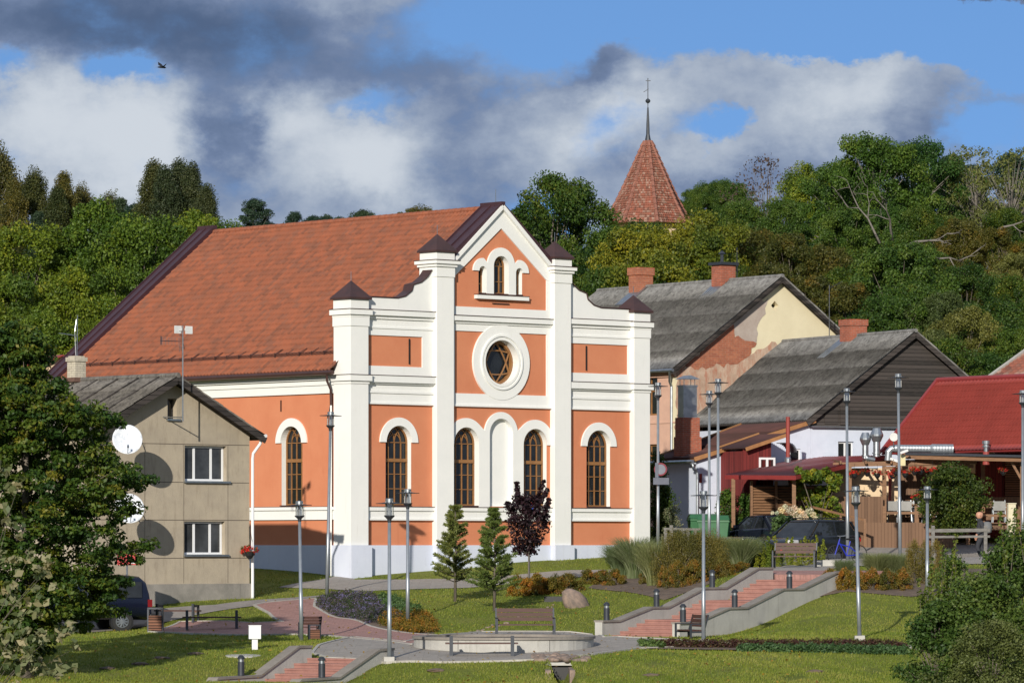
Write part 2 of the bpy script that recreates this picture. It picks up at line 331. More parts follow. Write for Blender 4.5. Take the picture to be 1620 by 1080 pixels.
M['rubber'] = mat('tyre_rubber', (.018,.018,.018), None, 4, .8)
M['tail'] = mat('red_lamp_lens', (.55,.015,.02), None, 3, .2)
M['soil'] = mat('bare_soil', (.17,.12,.085), (.09,.065,.048), 3, .95, bump=.6)
M['bark'] = mat('tree_bark', (.17,.145,.115), (.085,.07,.055), 6, .9, bump=.7, bscale=14, stretch=(3,3,.6))
M['deadbark'] = mat('pale_dead_wood', (.20,.18,.155), (.12,.108,.094), 6, .9)
M['birchbark'] = mat('pale_birch_bark', (.50,.47,.42), (.16,.14,.12), 5, .8, stretch=(1,1,3))

def ground_mat():
    m, nt, b = _new('lawn_ground'); b.inputs['Roughness'].default_value = .95; b.inputs['Specular IOR Level'].default_value = .15
    big = _ramp(nt, _noise(nt, .22, 6, .65), [(.3, (.125,.16,.024)), (.5, (.17,.20,.034)), (.7, (.225,.235,.055))])
    fine = _ramp(nt, _noise(nt, 9, 6, .7), [(.3, (.6,.62,.6)), (.7, (1.25,1.2,1.2))])
    c = _mix(nt, 1.0, big, fine, 'MULTIPLY')
    bare = _ramp(nt, _noise(nt, .8, 8, .72), [(.63, (0,)*3), (.72, (.75,)*3)])
    nt.links.new(_mix(nt, bare, c, (.15,.115,.06)), b.inputs['Base Color'])
    _bump(nt, b, _noise(nt, 25, 5), .9, .06); return m
M['lawn'] = ground_mat()
M['asphalt'] = mat('worn_grey_paving', (.29,.265,.245), (.215,.195,.18), 1.2, .9, bump=.3)
def paver(name, c1, c2, mo):
    m = brick(name, c1, c2, mo, 1, .85, .21, .11, 'XY'); return m
M['plaza'] = brick('warm_grey_paving', (.35,.315,.275), (.31,.28,.245), (.22,.20,.175), 1, .9, .8, .4, 'XY')
M['redpave'] = paver('red_block_paving', (.40,.215,.185), (.34,.18,.155), (.26,.15,.125))
M['kerb'] = mat('pale_kerb_stone', (.45,.43,.385), (.34,.32,.29), 4, .9, bump=.3)
LM = {}
LM['maple'] = leafmat('dark_maple_leaves', [(.022,.055,.010),(.040,.088,.012),(.065,.115,.014),(.10,.14,.016),(.19,.18,.02)])
LM['bright'] = leafmat('bright_green_leaves', [(.06,.105,.012),(.105,.165,.014),(.165,.22,.018),(.25,.265,.022)])
LM['mid'] = leafmat('mid_green_leaves', [(.036,.078,.012),(.06,.115,.014),(.095,.15,.018),(.15,.19,.025)])
LM['oak'] = leafmat('deep_green_oak_leaves', [(.026,.070,.012),(.046,.108,.016),(.075,.145,.02),(.12,.18,.03)])
LM['yellow'] = leafmat('yellow_green_leaves', [(.065,.095,.012),(.115,.145,.014),(.19,.20,.016),(.32,.28,.02)])
LM['rust'] = leafmat('brown_green_leaves', [(.052,.060,.010),(.085,.088,.013),(.125,.108,.016),(.20,.125,.018)])
LM['olive'] = leafmat('olive_leaves', [(.075,.09,.024),(.12,.14,.034),(.17,.185,.05),(.23,.235,.08)])
LM['birch'] = leafmat('birch_leaves', [(.045,.055,.018),(.075,.085,.024),(.115,.11,.026),(.17,.14,.03)])
LM['poplar'] = leafmat('grey_green_poplar_leaves', [(.035,.05,.022),(.05,.07,.028),(.075,.09,.034),(.10,.105,.04)])
LM['pine'] = leafmat('blue_green_needles', [(.018,.038,.020),(.03,.058,.03),(.05,.085,.042)], .1)
LM['ypine'] = leafmat('young_pine_needles', [(.065,.09,.025),(.12,.15,.035),(.19,.205,.05),(.27,.25,.08)], .1)
LM['gpine'] = leafmat('green_pine_needles', [(.05,.085,.022),(.095,.145,.035),(.15,.20,.05)], .1)
LM['purple'] = leafmat('purple_maple_leaves', [(.010,.005,.008),(.022,.009,.014),(.045,.014,.02)], .15)
LM['ochre'] = leafmat('ochre_shrub_leaves', [(.09,.09,.014),(.16,.125,.016),(.25,.155,.02),(.33,.13,.022)])
LM['brownb'] = leafmat('brown_green_shrub_leaves', [(.10,.09,.018),(.155,.13,.024),(.22,.175,.035)])
LM['grasst'] = leafmat('tall_grass_blades', [(.11,.14,.045),(.17,.20,.075),(.25,.27,.13),(.31,.30,.18)], .3)
LM['yelsh'] = leafmat('lime_green_leaves', [(.13,.17,.02),(.21,.25,.025),(.32,.33,.04)])
LM['lawnb'] = leafmat('lawn_blades', [(.10,.155,.018),(.15,.205,.025),(.22,.26,.038),(.29,.28,.08)], .25)
LM['aster'] = leafmat('aster_flowers', [(.05,.075,.02),(.08,.10,.03),(.16,.10,.08),(.26,.17,.30),(.38,.28,.52)])
LM['burg'] = leafmat('burgundy_leaves', [(.06,.02,.018),(.11,.035,.03),(.12,.08,.03),(.10,.10,.03)])
LM['green'] = leafmat('green_bed_leaves', [(.05,.10,.03),(.09,.16,.05),(.13,.20,.07)])
LM['rbush'] = leafmat('willow_bush_leaves', [(.04,.08,.014),(.075,.125,.02),(.12,.17,.028),(.19,.22,.06)])
LM['pale'] = leafmat('pale_grey_leaves', [(.08,.12,.055),(.15,.18,.095),(.25,.255,.17),(.32,.30,.20)])
LM['redf'] = leafmat('red_geranium_flowers', [(.04,.09,.02),(.06,.11,.02),(.55,.02,.02),(.65,.03,.03),(.6,.04,.03)])
LM['hyd'] = leafmat('cream_hydrangea_flowers', [(.74,.66,.44),(.80,.68,.50),(.76,.52,.40)], .2)
LM['vine'] = leafmat('vine_leaves', [(.05,.10,.012),(.10,.16,.016),(.20,.24,.02),(.34,.30,.03)])
LM['terr'] = leafmat('olive_terrace_tree_leaves', [(.05,.075,.012),(.09,.115,.015),(.14,.155,.018),(.20,.15,.02)])
LM['fallen'] = leafmat('fallen_leaf_litter', [(.20,.10,.03),(.34,.20,.03),(.45,.33,.05)])
LM['bare'] = leafmat('purple_brown_leaves', [(.06,.04,.035),(.09,.06,.05),(.12,.085,.07)], .2)
# ------------------------------------------------------------ terrain: heights fitted to where things stand
ctrl = []
for px in (-250, 100, 400, 650, 850, 1100, 1400, 1750): ctrl.append((px, 1083, 112))
ctrl += [(630,1047,118.5),(760,1043,119.5),(900,1048,117.5),(1100,1038,120),(1400,1034,121.5),(1700,1034,121.5),
 (660,1030,122),(800,1031,122),(950,1026,123),(1100,1023,124),(1250,1019,124.2),(1361,1011,124.6),(1600,1011,124.6),
 (403,1027,124.5),(250,1042,121.5),(50,1045,122),(-200,1045,122),(500,1012,129.5),(560,1012,129),(647,1002,133),
 (380,1002,134),(300,1002,134.5),(240,998,137),(100,1003,138),(-150,1003,138),(200,985,141.5),(60,985,142),
 (220,966,142.5),(218,948,145),(100,950,146),(391,936,149),(400,952,144.5),(520,941,148),(589,934,148.5),(480,922,152),(555,915,155),
 (640,918,154.5),(740,915,157),(588,911,155.6),(690,902.5,157.6),(818,890.5,160),(882,885.5,161.5),(958,880,164),(1028,872,165),(820,912,156.5),(900,903,157.5),(965,901,157.5),
 (740,930,149.5),(900,916,152),(1000,902,156),
 (720,950,143),(783,966,139.5),(690,965,140),(645,990,136),(640,975,138),(590,975,140),(530,975,141),(440,985,138),(830,1003,131),(900,1003,130),(760,1003,131),(880,942,146),(910,967,141),(960,960,141),(1000,950,142),
 (920,985,136.5),(965,1006,134.3),(1010,1010,134),(940,1010,131),
 (1000,925,148),(1060,918,149),(1120,910,149.5),(980,905,153),(1050,896,155),(1130,895,155),(1190,893,155),
 (1127,1008,133.3),(1180,1000,134.8),(1223,984,136.5),(1257,963,138),(1293,940,139.8),(1310,921,141.5),
 (1200,1003,130),(1300,1000,130),(1300,975,134),(1400,985,132.5),(1350,938,139.5),(1420,938,139.5),(1600,940,139.5),(1380,915,143.5),(1320,905,145),(1450,912,144),(1650,912,144),
 (1230,899,147.5),(1290,899,147.5),(1260,903,145),(1340,893,150),(1250,888,155),(1350,885,155),(1150,886,158),(1100,880,160),(1450,884,155),(1600,880,158),
 (1200,875,167),(1110,870,167),(1300,868,166),(1400,863,168),(1500,863,168),(1560,862,168),(1650,858,168),(1040,868,170),(1000,866,174),
 (1150,864,174),(1350,858,174),(1550,850,174),(1700,848,174),(700,862,180),(300,880,175),(0,890,175),(-200,900,170),(-200,960,150)]
ctrl += [(1551,890,160.5),(1480,888,158.5),(1276,890,159.5),(1166,889,155),(1215,876,166.5),(1150,878,163),(1330,884,159),(545,1092,116.8),(592,1064,118.0),(490,1108,114.0),(575,1100,114)]
CX = np.array([[XD(a, d), d] for a, b, d in ctrl]); CZ = np.array([ZD(b, d) for a, b, d in ctrl])
# stair frames (origin, width, up direction)
SD = Vector((.56, .83)).normalized(); SW = Vector((.83, -.56)).normalized(); WID = 2.5
UO = Vector((2.73, 134.0)); LO = Vector((-5.47, 120.9))      # left wall line: foot of the upper stair, head of the lower stair
def spt(o, s, w): return o+SD*s+SW*w
def _k(r2): return np.where(r2 > 1e-9, .5*r2*np.log(np.maximum(r2, 1e-12)), 0)
def _fit():
    n = len(CX); K = _k(((CX[:, None]-CX[None])**2).sum(-1))+np.eye(n)*.6
    P = np.c_[np.ones(n), CX]; A = np.block([[K, P], [P.T, np.zeros((3, 3))]])
    return np.linalg.solve(A, np.r_[CZ, 0, 0, 0])
TP = _fit()
def ss(a, b, x): t = np.clip((x-a)/(b-a), 0, 1); return t*t*(3-2*t)
def tps(X, Y):
    q = np.c_[np.clip(X, -21, 21), np.clip(Y, 110, 176)]; out = np.empty(len(q))
    for i in range(0, len(q), 4000):
        c = q[i:i+4000]; out[i:i+4000] = _k(((c[:, None]-CX[None])**2).sum(-1))@TP[:-3]+TP[-3]+c@TP[-2:]
    return out
def H(X, Y, raw=False):
    X = np.atleast_1d(np.asarray(X, float)).ravel(); Y = np.atleast_1d(np.asarray(Y, float)).ravel()
    z = tps(X, Y)
    hill = .3+15*ss(174, 262, Y)+4*ss(262, 600, Y)
    z = z*(1-ss(172, 184, Y))+hill*ss(172, 184, Y)
    z = z*(1-ss(0, 1, (112-Y)/22))+(-6.0)*ss(0, 1, (112-Y)/22)
    if not raw:
        for o, s0, s1, zf in ((UO, .2, 10.3, lambda s: np.interp(s, [0, .5, 2.9, 4, 6, 7.5, 9.5, 10.5], [-3.1, -3.15, -2.6, -2.55, -2.05, -2.0, -1.4, -1.35])), (LO, -9, 0, lambda s: np.interp(s, [-9, -5, -2.9, -.3, 0], [-4.9, -4.5, -4.4, -3.5, -3.5]))):
            dx = X-o.x; dy = Y-o.y; s = dx*SD.x+dy*SD.y; w = dx*SW.x+dy*SW.y
            m = (s > s0) & (s < s1) & (w > -.12) & (w < WID+.12); z = np.where(m, np.minimum(z, zf(s)), z)
        # small brook bed running out from under the paving
        dx = X-XD(888, 117.0); m = (Y < 119.2) & (np.abs(dx+(Y-117)*.03) < .27); z = np.where(m, z-.55, z)
    return z
def h1(x, y): return float(H(x, y)[0])
def G(px, py, dz=0, lo=108, hi=176):
    """where the ray through a photo point meets the ground"""
    D = np.arange(lo, hi, .1); X = XD(px, D); z = H(X, D, raw=True)+dz-ZD(py, D)
    i = np.argmax(z > 0) if (z > 0).any() else int(np.argmax(z))
    if i > 0 and z[i] > 0: D0 = D[i-1]+.1*(-z[i-1])/(z[i]-z[i-1])
    else: D0 = D[i]
    return Vector((XD(px, D0), D0, float(H(XD(px, D0), D0, raw=True)[0])))
def grid_axis(a, b, st, far, neg=True):
    core = list(np.arange(a, b+1e-6, st)); g = [b]; d = st
    while g[-1] < far: d *= 1.35; g.append(g[-1]+d)
    l = [a]; d = st
    while neg and l[-1] > -far: d *= 1.35; l.append(l[-1]-d)
    return np.array(sorted(set(l[1:]+core+g[1:])))
gx = grid_axis(-21, 21, .28, 2500); gy = grid_axis(110, 176, .3, 4000)
XX, YY = np.meshgrid(gx, gy); ZZ = H(XX, YY).reshape(XX.shape)
def np_mesh(name, V, F, mats, parent=None, tint=None, smooth=False, midx=None):
    me = bpy.data.meshes.new(name); k = F.shape[1]
    me.vertices.add(len(V)); me.vertices.foreach_set('co', np.ascontiguousarray(V, np.float32).ravel())
    me.loops.add(F.size); me.loops.foreach_set('vertex_index', np.ascontiguousarray(F, np.int32).ravel())
    me.polygons.add(len(F)); me.polygons.foreach_set('loop_start', np.arange(0, F.size, k, dtype=np.int32)); me.polygons.foreach_set('loop_total', np.full(len(F), k, np.int32))
    for mt in (mats if isinstance(mats, (list, tuple)) else [mats]): me.materials.append(mt)
    if midx is not None: me.polygons.foreach_set('material_index', np.asarray(midx, np.int32))
    me.update(calc_edges=True)
    if tint is not None:
        a = me.attributes.new('tint', 'FLOAT', 'FACE'); a.data.foreach_set('value', np.asarray(tint, np.float32))
    if smooth: me.shade_smooth()
    o = bpy.data.objects.new(name, me); COL.objects.link(o); o.parent = parent; return o
ny, nx = XX.shape; idx = np.arange(nx*ny).reshape(ny, nx)
F = np.stack([idx[:-1, :-1], idx[:-1, 1:], idx[1:, 1:], idx[1:, :-1]], -1).reshape(-1, 4)
tag(np_mesh('ground', np.c_[XX.ravel(), YY.ravel(), ZZ.ravel()], F, M['lawn'], smooth=True), kind='structure')

def inpoly(x, y, poly):
    r = np.zeros(len(x), bool); n = len(poly)
    for i in range(n):
        x1, y1 = poly[i]; x2, y2 = poly[(i+1) % n]
        if y1 == y2: continue
        c = ((y1 > y) != (y2 > y)) & (x < (x2-x1)*(y-y1)/(y2-y1)+x1); r ^= c
    return r
PAVED = []
def drape(name, pxpoly, m, off=.03, kerb=False, st=.3, kind='structure', xy=False):
    poly = [(p[0], p[1]) for p in (pxpoly if xy else [G(*q) for q in pxpoly])]
    PAVED.append(poly); pts = []
    for i in range(len(poly)):
        a = Vector(poly[i]); b = Vector(poly[(i+1) % len(poly)]); k = max(1, int((b-a).length/st))
        pts += [a.lerp(b, j/k) for j in range(k)]
    nb = len(pts); P = np.array(poly); x, y = np.meshgrid(np.arange(P[:, 0].min(), P[:, 0].max(), st), np.arange(P[:, 1].min(), P[:, 1].max(), st))
    x = x.ravel(); y = y.ravel(); k = inpoly(x, y, poly); x = x[k]; y = y[k]
    allp = pts+[Vector((a, b)) for a, b in zip(x, y)]
    vs, es, fs, *_ = delaunay_2d_cdt(allp, [], [list(range(nb))], 1, 1e-4)
    vx = np.array([v.x for v in vs]); vy = np.array([v.y for v in vs]); vz = H(vx, vy, raw=True)+off
    mb = MB(); mb.add(list(zip(vx, vy, vz)), [tuple(f) for f in fs])
    o = mb.build(name, m, smooth=True)
    me = o.data
    if me.polygons and sum(p.normal.z for p in me.polygons) < 0: me.flip_normals()
    if kind: o['kind'] = kind
    if kerb:
        kb = MB(); n = len(pts); bz = H(np.array([p.x for p in pts]), np.array([p.y for p in pts]), raw=True)
        for i in range(n):
            a = pts[i]; b = pts[(i+1) % n]; kb.beam((a.x, a.y, bz[i]-.02), (b.x, b.y, bz[(i+1) % n]-.02), .09, .14)
        tag(kb.build('kerb', M['kerb']), kind='structure')
    return o
drape('road', [(-260,1002),(60,1004),(150,1000),(235,990),(400,959),(497,945),(589,935),(506,942),(340,957),(220,968),(60,972),(-260,975)], M['asphalt'], .022)
drape('path', [(440,929),(520,932),(589,935),(740,930),(830,921),(900,915),(1000,903),(1000,894),(965,901),(900,902),(740,915.5),(640,917),(562,917),(556,914),(528,912),(480,921)], M['plaza'], .02)
drape('footpath', [(236,1000),(300,1003),(380,1005),(470,1004),(520,1006),(560,1010),(650,1020),(690,1012),(705,1006),(655,1003),(585,991),(520,973),(497,960),(500,947),(420,954),(402,958),(425,970),(447,984),(400,986),(360,983),(285,984)], M['redpave'], .034, kerb=True)
drape('pavement', [(494,1034),(520,1041),(565,1043),(612,1049),(700,1048),(850,1044),(935,1036),(1010,1026),(1100,1023),(1440,1026),(1440,1022),(1110,1017),(1066,1012),(978,1008),(955,1008.5),(935,1004),(900,1000),(760,1000),(690,1006),(640,1016),(560,1008),(535,1013),(505,1021)], M['plaza'], .028, kerb=True)
UPOLY = [spt(UO, 10.15, .1), spt(UO, 10.15, 2.4), spt(UO, 12.0, 2.6)]
drape('plaza', [(1218,907),(1310,907),(1325,898),(1360,896),(1440,893),(1640,893),(1700,862),(1500,858),(1380,860),(1290,863),(1160,868),(1100,872),(1130,888),(1200,896)], M['plaza'], .03)
drape('soil_bed', [(930,930),(985,936),(1050,950),(1120,925),(1195,897),(1180,888),(1040,893),(970,905)], M['soil'], .02)
drape('soil_bed', [(1296,944),(1340,936),(1440,944),(1600,940),(1600,900),(1440,900),(1330,903),(1318,910)], M['soil'], .02)
drape('soil_bed', [(1010,1026.5),(1440,1034),(1440,1026),(1100,1023)], M['soil'], .035)
drape('soil_bed', [(497,958),(520,975),(585,993),(655,1004),(690,1003),(670,985),(625,962),(590,942),(520,940)], M['soil'], .03)

# ------------------------------------------------------------ foliage
def leaf_quads(C, S, N, aspect=.62, rng=rng):
    n = len(C); N = N/np.maximum(np.linalg.norm(N, axis=1, keepdims=True), 1e-6)
    T = rng.normal(size=(n, 3)); T -= (T*N).sum(1, keepdims=True)*N; T /= np.linalg.norm(T, axis=1, keepdims=True); B = np.cross(N, T)
    S = S[:, None]
    V = np.stack([C-T*S*.5, C+B*S*aspect*.5+N*S*.10, C+T*S*.5, C-B*S*aspect*.5+N*S*.10], 1).reshape(-1, 3)
    return V, np.arange(4*n).reshape(n, 4)
def blob_leaves(centers, rad, per, size, flat=.7, up=.5, out=.4, rng=rng, tv=.2):
    """clumps of leaves; tint varies clump to clump and leaf to leaf"""
    k = len(centers); c0 = centers.mean(0)
    C = np.repeat(centers, per, 0); r = np.repeat(np.asarray(rad)*np.ones(k), per)
    d = rng.normal(size=(k*per, 3)); d /= np.linalg.norm(d, axis=1, keepdims=True)
    q = r[:, None]*(rng.random((k*per, 1))**.45); off = d*q*np.array([1, 1, flat])
    P = C+off
    N = d*out+np.array([0, 0, up])+rng.normal(size=d.shape)*.55
    ct = np.clip(rng.normal(.42, tv, k), 0, 1); t = np.clip(np.repeat(ct, per)+rng.normal(0, .16, k*per), 0, 1)
    S = size*(.65+.7*rng.random(k*per))
    return P, S, N, t
def env_points(n, kind, H_, Wd, z0, rng, lob=5):
    """clump centres inside a crown outline"""
    out = []; ph = rng.random(8)*6.28
    while len(out) < n:
        u = rng.random(); a = rng.random()*6.2832
        if kind == 'broad': prof = math.sqrt(max(0, 1-(2*u**.9-1)**2))**.75
        elif kind == 'cone': prof = (1-u)**.85*.95+.05
        elif kind == 'column': prof = (math.sin(math.pi*min(1, u*.93+.06)))**.55*(1-.35*u)
        elif kind == 'round': prof = math.sqrt(max(0, 1-(2*u-1)**2))
        elif kind == 'dome': prof = math.sqrt(max(0, 1-u**2))
        lobe = 1+.20*math.sin(lob*a+ph[0]+4*u)+.14*math.sin((lob+3)*a+ph[1]-7*u)+.10*math.sin(9*u*3+ph[2]+a)
        r = Wd/2*prof*lobe*(rng.random()**.28)*(.92)
        out.append((r*math.cos(a), r*math.sin(a), z0+(H_-z0)*u*.97))
    return np.array(out)
def limbs(mb, H_, trunk_r, tips, rng, z0, m=0, lean=0, nt=26):
    top = Vector((lean*H_*.12, 0, H_*.82)); n = 7
    path = [Vector((math.sin(i*1.3+lean)*trunk_r*.6*(i/n)+top.x*(i/n)**2, math.cos(i*1.7)*trunk_r*.6*(i/n), top.z*i/n)) for i in range(n+1)]
    mb.tube(path, [trunk_r*(1.25 if i == 0 else 1-.86*i/n) for i in range(n+1)], 8, m)
    sel = tips[rng.choice(len(tips), min(nt, len(tips)), replace=False)]
    for t in sel:
        t = Vector(t); zz = max(z0*.8, min(H_*.75, t.z*.55+z0*.25)); f = zz/top.z*n; i = min(int(f), n-1); a = path[i].lerp(path[i+1], f-i)
        mid = a.lerp(t, .5)+Vector((0, 0, .08*H_*(rng.random()-.3))); r = trunk_r*.38*(1-zz/H_*.6)
        mb.tube([a, a.lerp(mid, .5)+Vector(rng.normal(size=3)*.06), mid, t], [r, r*.75, r*.5, r*.15], 5, m)
def make_tree(name, kind, H_, Wd, z0, lm, nclus, per, leaf, clr, loc, label=None, cat='tree', group=None, seed=1, trunk_r=None, bark='bark', flat=.7, up=.5, lob=5, nt=26, parts=True, tv=.2, lean=0, shift=(0, 0)):
    g = np.random.default_rng(seed); t = thing(name, loc, 0, label, cat, group)
    cen = env_points(nclus, kind, H_, Wd, z0, g, lob); cen[:, 0] += shift[0]; cen[:, 1] += shift[1]
    P, S, N, ti = blob_leaves(cen, clr*(.6+.8*g.random(nclus)), per, leaf, flat, up, rng=g, tv=tv)
    V, F = leaf_quads(P, S, N, rng=g); np_mesh('crown', V, F, LM[lm], t, ti)
    mb = MB(); limbs(mb, H_, trunk_r or H_*.022, cen, g, z0, nt=nt, lean=lean); mb.build('trunk', M[bark], t, smooth=True)
    return t
def place(t, px, D, top=None, dz=0, sx=None, rz=None, label=None):
    """set a tree on the ground under a photo column, its height scaled so that its top reaches the row top"""
    pass
# ------------------------------------------------------------ the church-like hall: local x along the front, y back, z up
CR = math.atan2(.6632, .7485)
hall = thing('hall', (-5.65, 155, 0), CR, 'large orange and white hall with stepped gable front, round star window and orange tiled roof', 'hall')
Wc = 14.41; PX = [(0, .81), (3.97, 4.78), (9.63, 10.44), (13.6, 14.41)]
CXm = 7.205; WO = .59; WR = 1.66; side_c = [2.39, 12.02]; mid_c = [CXm-WR, CXm+WR]
def archhole(cx, z0, zs, r, n=18): return [(cx-r, z0), (cx+r, z0)]+arc(cx, zs, r, 0, 180, n)
def band(cx, zs, ri, ro, n=22): return arc(cx, zs, ro, 0, 180, n)+arc(cx, zs, ri, 180, 0, n)
sil = [(.3, -1.6), (14.1, -1.6), (14.1, 8.7), (12.1, 8.7), (11.75, 8.78), (11.45, 8.98), (11.38, 9.2), (11.0, 9.3), (10.7, 9.5), (10.5, 9.75), (10.3, 10.1), (10.2, 9.65), (CXm, 12.3), (4.2, 9.65), (4.1, 10.1), (3.9, 9.75), (3.7, 9.5), (3.4, 9.3), (3.03, 9.2), (2.96, 8.98), (2.66, 8.78), (2.3, 8.7), (.3, 8.7)]
holes = [archhole(c, 1.38, 3.62, WO) for c in side_c+mid_c]
holes += [archhole(CXm, 9.04, 10.06, .36), archhole(CXm-.88, 9.04, 9.85, .17, 10), archhole(CXm+.88, 9.04, 9.85, .17, 10), [(CXm+.8*math.cos(R(a)), 6.58+.8*math.sin(R(a))) for a in range(0, 360, 9)]]
niche = archhole(CXm, 1.38, 3.99, .56)
w = MB()
w.plate(sil, holes+[niche], .25, .62, 0, 1, 1)
w.bx(6.5, 7.9, .40, .6, 1.3, 4.7, 1)
# side walls and rear
for x0, x1, hs in ((.1, .45, [archhole(y, 1.38, 3.62, WO) for y in (3.41, 7.9, 12.4)]), (13.95, 14.3, [])):
    w.plate([(.62, -1.9), (17.8, -1.9), (17.8, 6.2), (.62, 6.2)], hs, x0, x1, 0, 1, 1, ax='yz')
w.plate([(.1, -1.9), (14.3, -1.9), (14.3, 6.1), (CXm, 11.9), (.1, 6.1)], [], 17.4, 17.8, 0)
w.build('wall', [M['orange'], M['white']], hall)
# white raised trim on the front
t = MB()
def fbox(x0, x1, z0, z1, y=.2, y1=.252): t.bx(x0, x1, y, y1, z0, z1)
bays = [(.81, 3.97), (4.78, 9.63), (10.44, 13.6)]
for i, (a, b) in enumerate(bays):
    fbox(a, b, .88, 1.26, .17); fbox(a, b, 1.2, 1.33, .11, .26); fbox(a, b, .86, .93, .13, .25)
    if i != 1:
        fbox(a, b, 4.98, 5.42, .19); fbox(a, b, 4.95, 5.02, .15, .25); fbox(a, b, 5.34, 5.42, .15, .25); fbox(a, b, 5.42, 5.72, .2); fbox(a, b, 5.66, 5.93, .12, .26); fbox(a, b, 5.72, 5.96, .04, .26)
        fbox(a, b, 5.96, 6.3, .2); fbox(a, a+.13, 6.3, 7.38, .2); fbox(b-.5, b, 6.3, 7.38, .2) if i == 0 else fbox(b-.13, b, 6.3, 7.38, .2)
        if i == 2: fbox(a+.13, a+.14, 6.3, 7.38, .2)
        fbox(a, b, 7.38, 7.68, .2); fbox(a, b, 7.62, 7.69, .17, .25); fbox(a, b, 7.69, 8.0, .21); fbox(a, b, 7.96, 8.08, .15, .26); fbox(a, b, 8.08, 8.27, .05, .26)
    else:
        fbox(a, b, 4.98, 5.42, .19); fbox(a, b, 4.95, 5.02, .15, .25)
        fbox(a, b, 7.66, 7.93, .2); fbox(a, b, 7.93, 8.02, .15, .26); fbox(a, b, 8.02, 8.2, .06, .26); fbox(a, b, 8.2, 8.53, .2)
        fbox(9.42, 9.63, 5.42, 7.66, .2); fbox(4.78, 4.99, 5.42, 7.66, .2); fbox(9.42, 9.63, 8.53, 9.62, .2); fbox(4.78, 4.99, 8.53, 9.62, .2)
# parapet faces above the upper cornice on the outer bays
for s in (0, 1):
    f = (lambda x: x) if s == 0 else (lambda x: Wc-x)
    pts = [(f(.81), 8.27), (f(3.97), 8.27), (f(3.97), 9.9), (f(3.9), 9.75), (f(3.7), 9.5), (f(3.4), 9.3), (f(3.03), 9.2), (f(2.96), 8.98), (f(2.66), 8.78), (f(2.3), 8.7), (f(.81), 8.7)]
    t.plate(pts, [], .2, .252)
# rake bands of the gable
t.plate([(4.78, 9.62), (4.99, 9.62), (CXm, 11.42), (9.42, 9.62), (9.63, 9.62), (9.63, 10.18), (CXm, 12.3), (4.78, 10.18)], [], .19, .252)
for s in (-1, 1): t.beam((CXm+s*2.44, .17, 10.06), (CXm, .17, 12.2), .2, .14, up=(0, 0, 1))
# arch bands, fills round the middle windows, round window ring, blind niche
for c in side_c: t.plate(band(c, 3.62, WO, .88), [], .19, .252)
fill = [(5.54+WO, 1.33), (CXm-.56, 1.33), (CXm-.56, 3.99)]+arc(CXm, 3.99, .56, 180, 0, 20)[1:-1]+[(CXm+.56, 3.99), (CXm+.56, 1.33), (8.87-WO, 1.33), (8.87-WO, 3.62)]+arc(8.87, 3.62, WO, 180, 0, 18)[1:]+[(9.63, 3.62), (9.63, 3.9)]+[p for p in arc(8.87, 3.62, .92, 24, 128, 16)]
fill += [p for p in arc(CXm, 3.99, .80, 8, 172, 22)]+[p for p in arc(5.54, 3.62, .92, 52, 156, 16)]+[(4.78, 3.9), (4.78, 3.62)]+arc(5.54, 3.62, WO, 180, 0, 18)
t.plate(fill, [], .185, .252)
ring = [(CXm+1.36*math.cos(R(a)), 6.58+1.36*math.sin(R(a))) for a in range(0, 360, 6)]; rin = [(CXm+.8*math.cos(R(a)), 6.58+.8*math.sin(R(a))) for a in range(0, 360, 6)]
t.plate(ring, [rin], .17, .2525)
for ro, ri, y in ((1.0, .93, .12), (.88, .8, .14)):
    t.plate([(CXm+ro*math.cos(R(a)), 6.58+ro*math.sin(R(a))) for a in range(0, 360, 6)], [[(CXm+ri*math.cos(R(a)), 6.58+ri*math.sin(R(a))) for a in range(0, 360, 6)]], y, .168)
up = [(CXm-.71, 9.04), (CXm-.36, 9.04), (CXm-.36, 10.06)]+arc(CXm, 10.06, .36, 180, 0, 16)[1:-1]+[(CXm+.36, 10.06), (CXm+.36, 9.04), (CXm+.71, 9.04), (CXm+.71, 9.85)]+arc(CXm+.88, 9.85, .17, 180, 0, 10)[1:]+arc(CXm+.88, 9.85, .46, 0, 95, 10)+arc(CXm, 10.06, .66, 8, 172, 20)+arc(CXm-.88, 9.85, .46, 85, 180, 10)+arc(CXm-.88, 9.85, .17, 180, 0, 10)
t.plate(up, [], .19, .252)
t.bx(CXm-1.25, CXm+1.25, .08, .25, 8.84, 8.98)
# side wall bands
for x0, x1, s in ((.02, .1, 0), (14.3, 14.38, 0)):
    t.bx(x0, x1, .9, 17.8, .88, 1.26); t.bx(x0-.06, x1, .9, 17.8, 1.22, 1.33)
    t.bx(x0, x1, .9, 17.8, 5.33, 5.75); t.bx(x0-.05, x1, .9, 17.8, 5.62, 5.8); t.bx(x0-.14, x1, .9, 17.8, 5.8, 6.0)
    if x0 < 1:
        for y in (3.41, 7.9, 12.4): t.plate(band(y, 3.62, WO, .88), [], .035, .1, ax='yz')
t.build('trim', M['white'], hall)
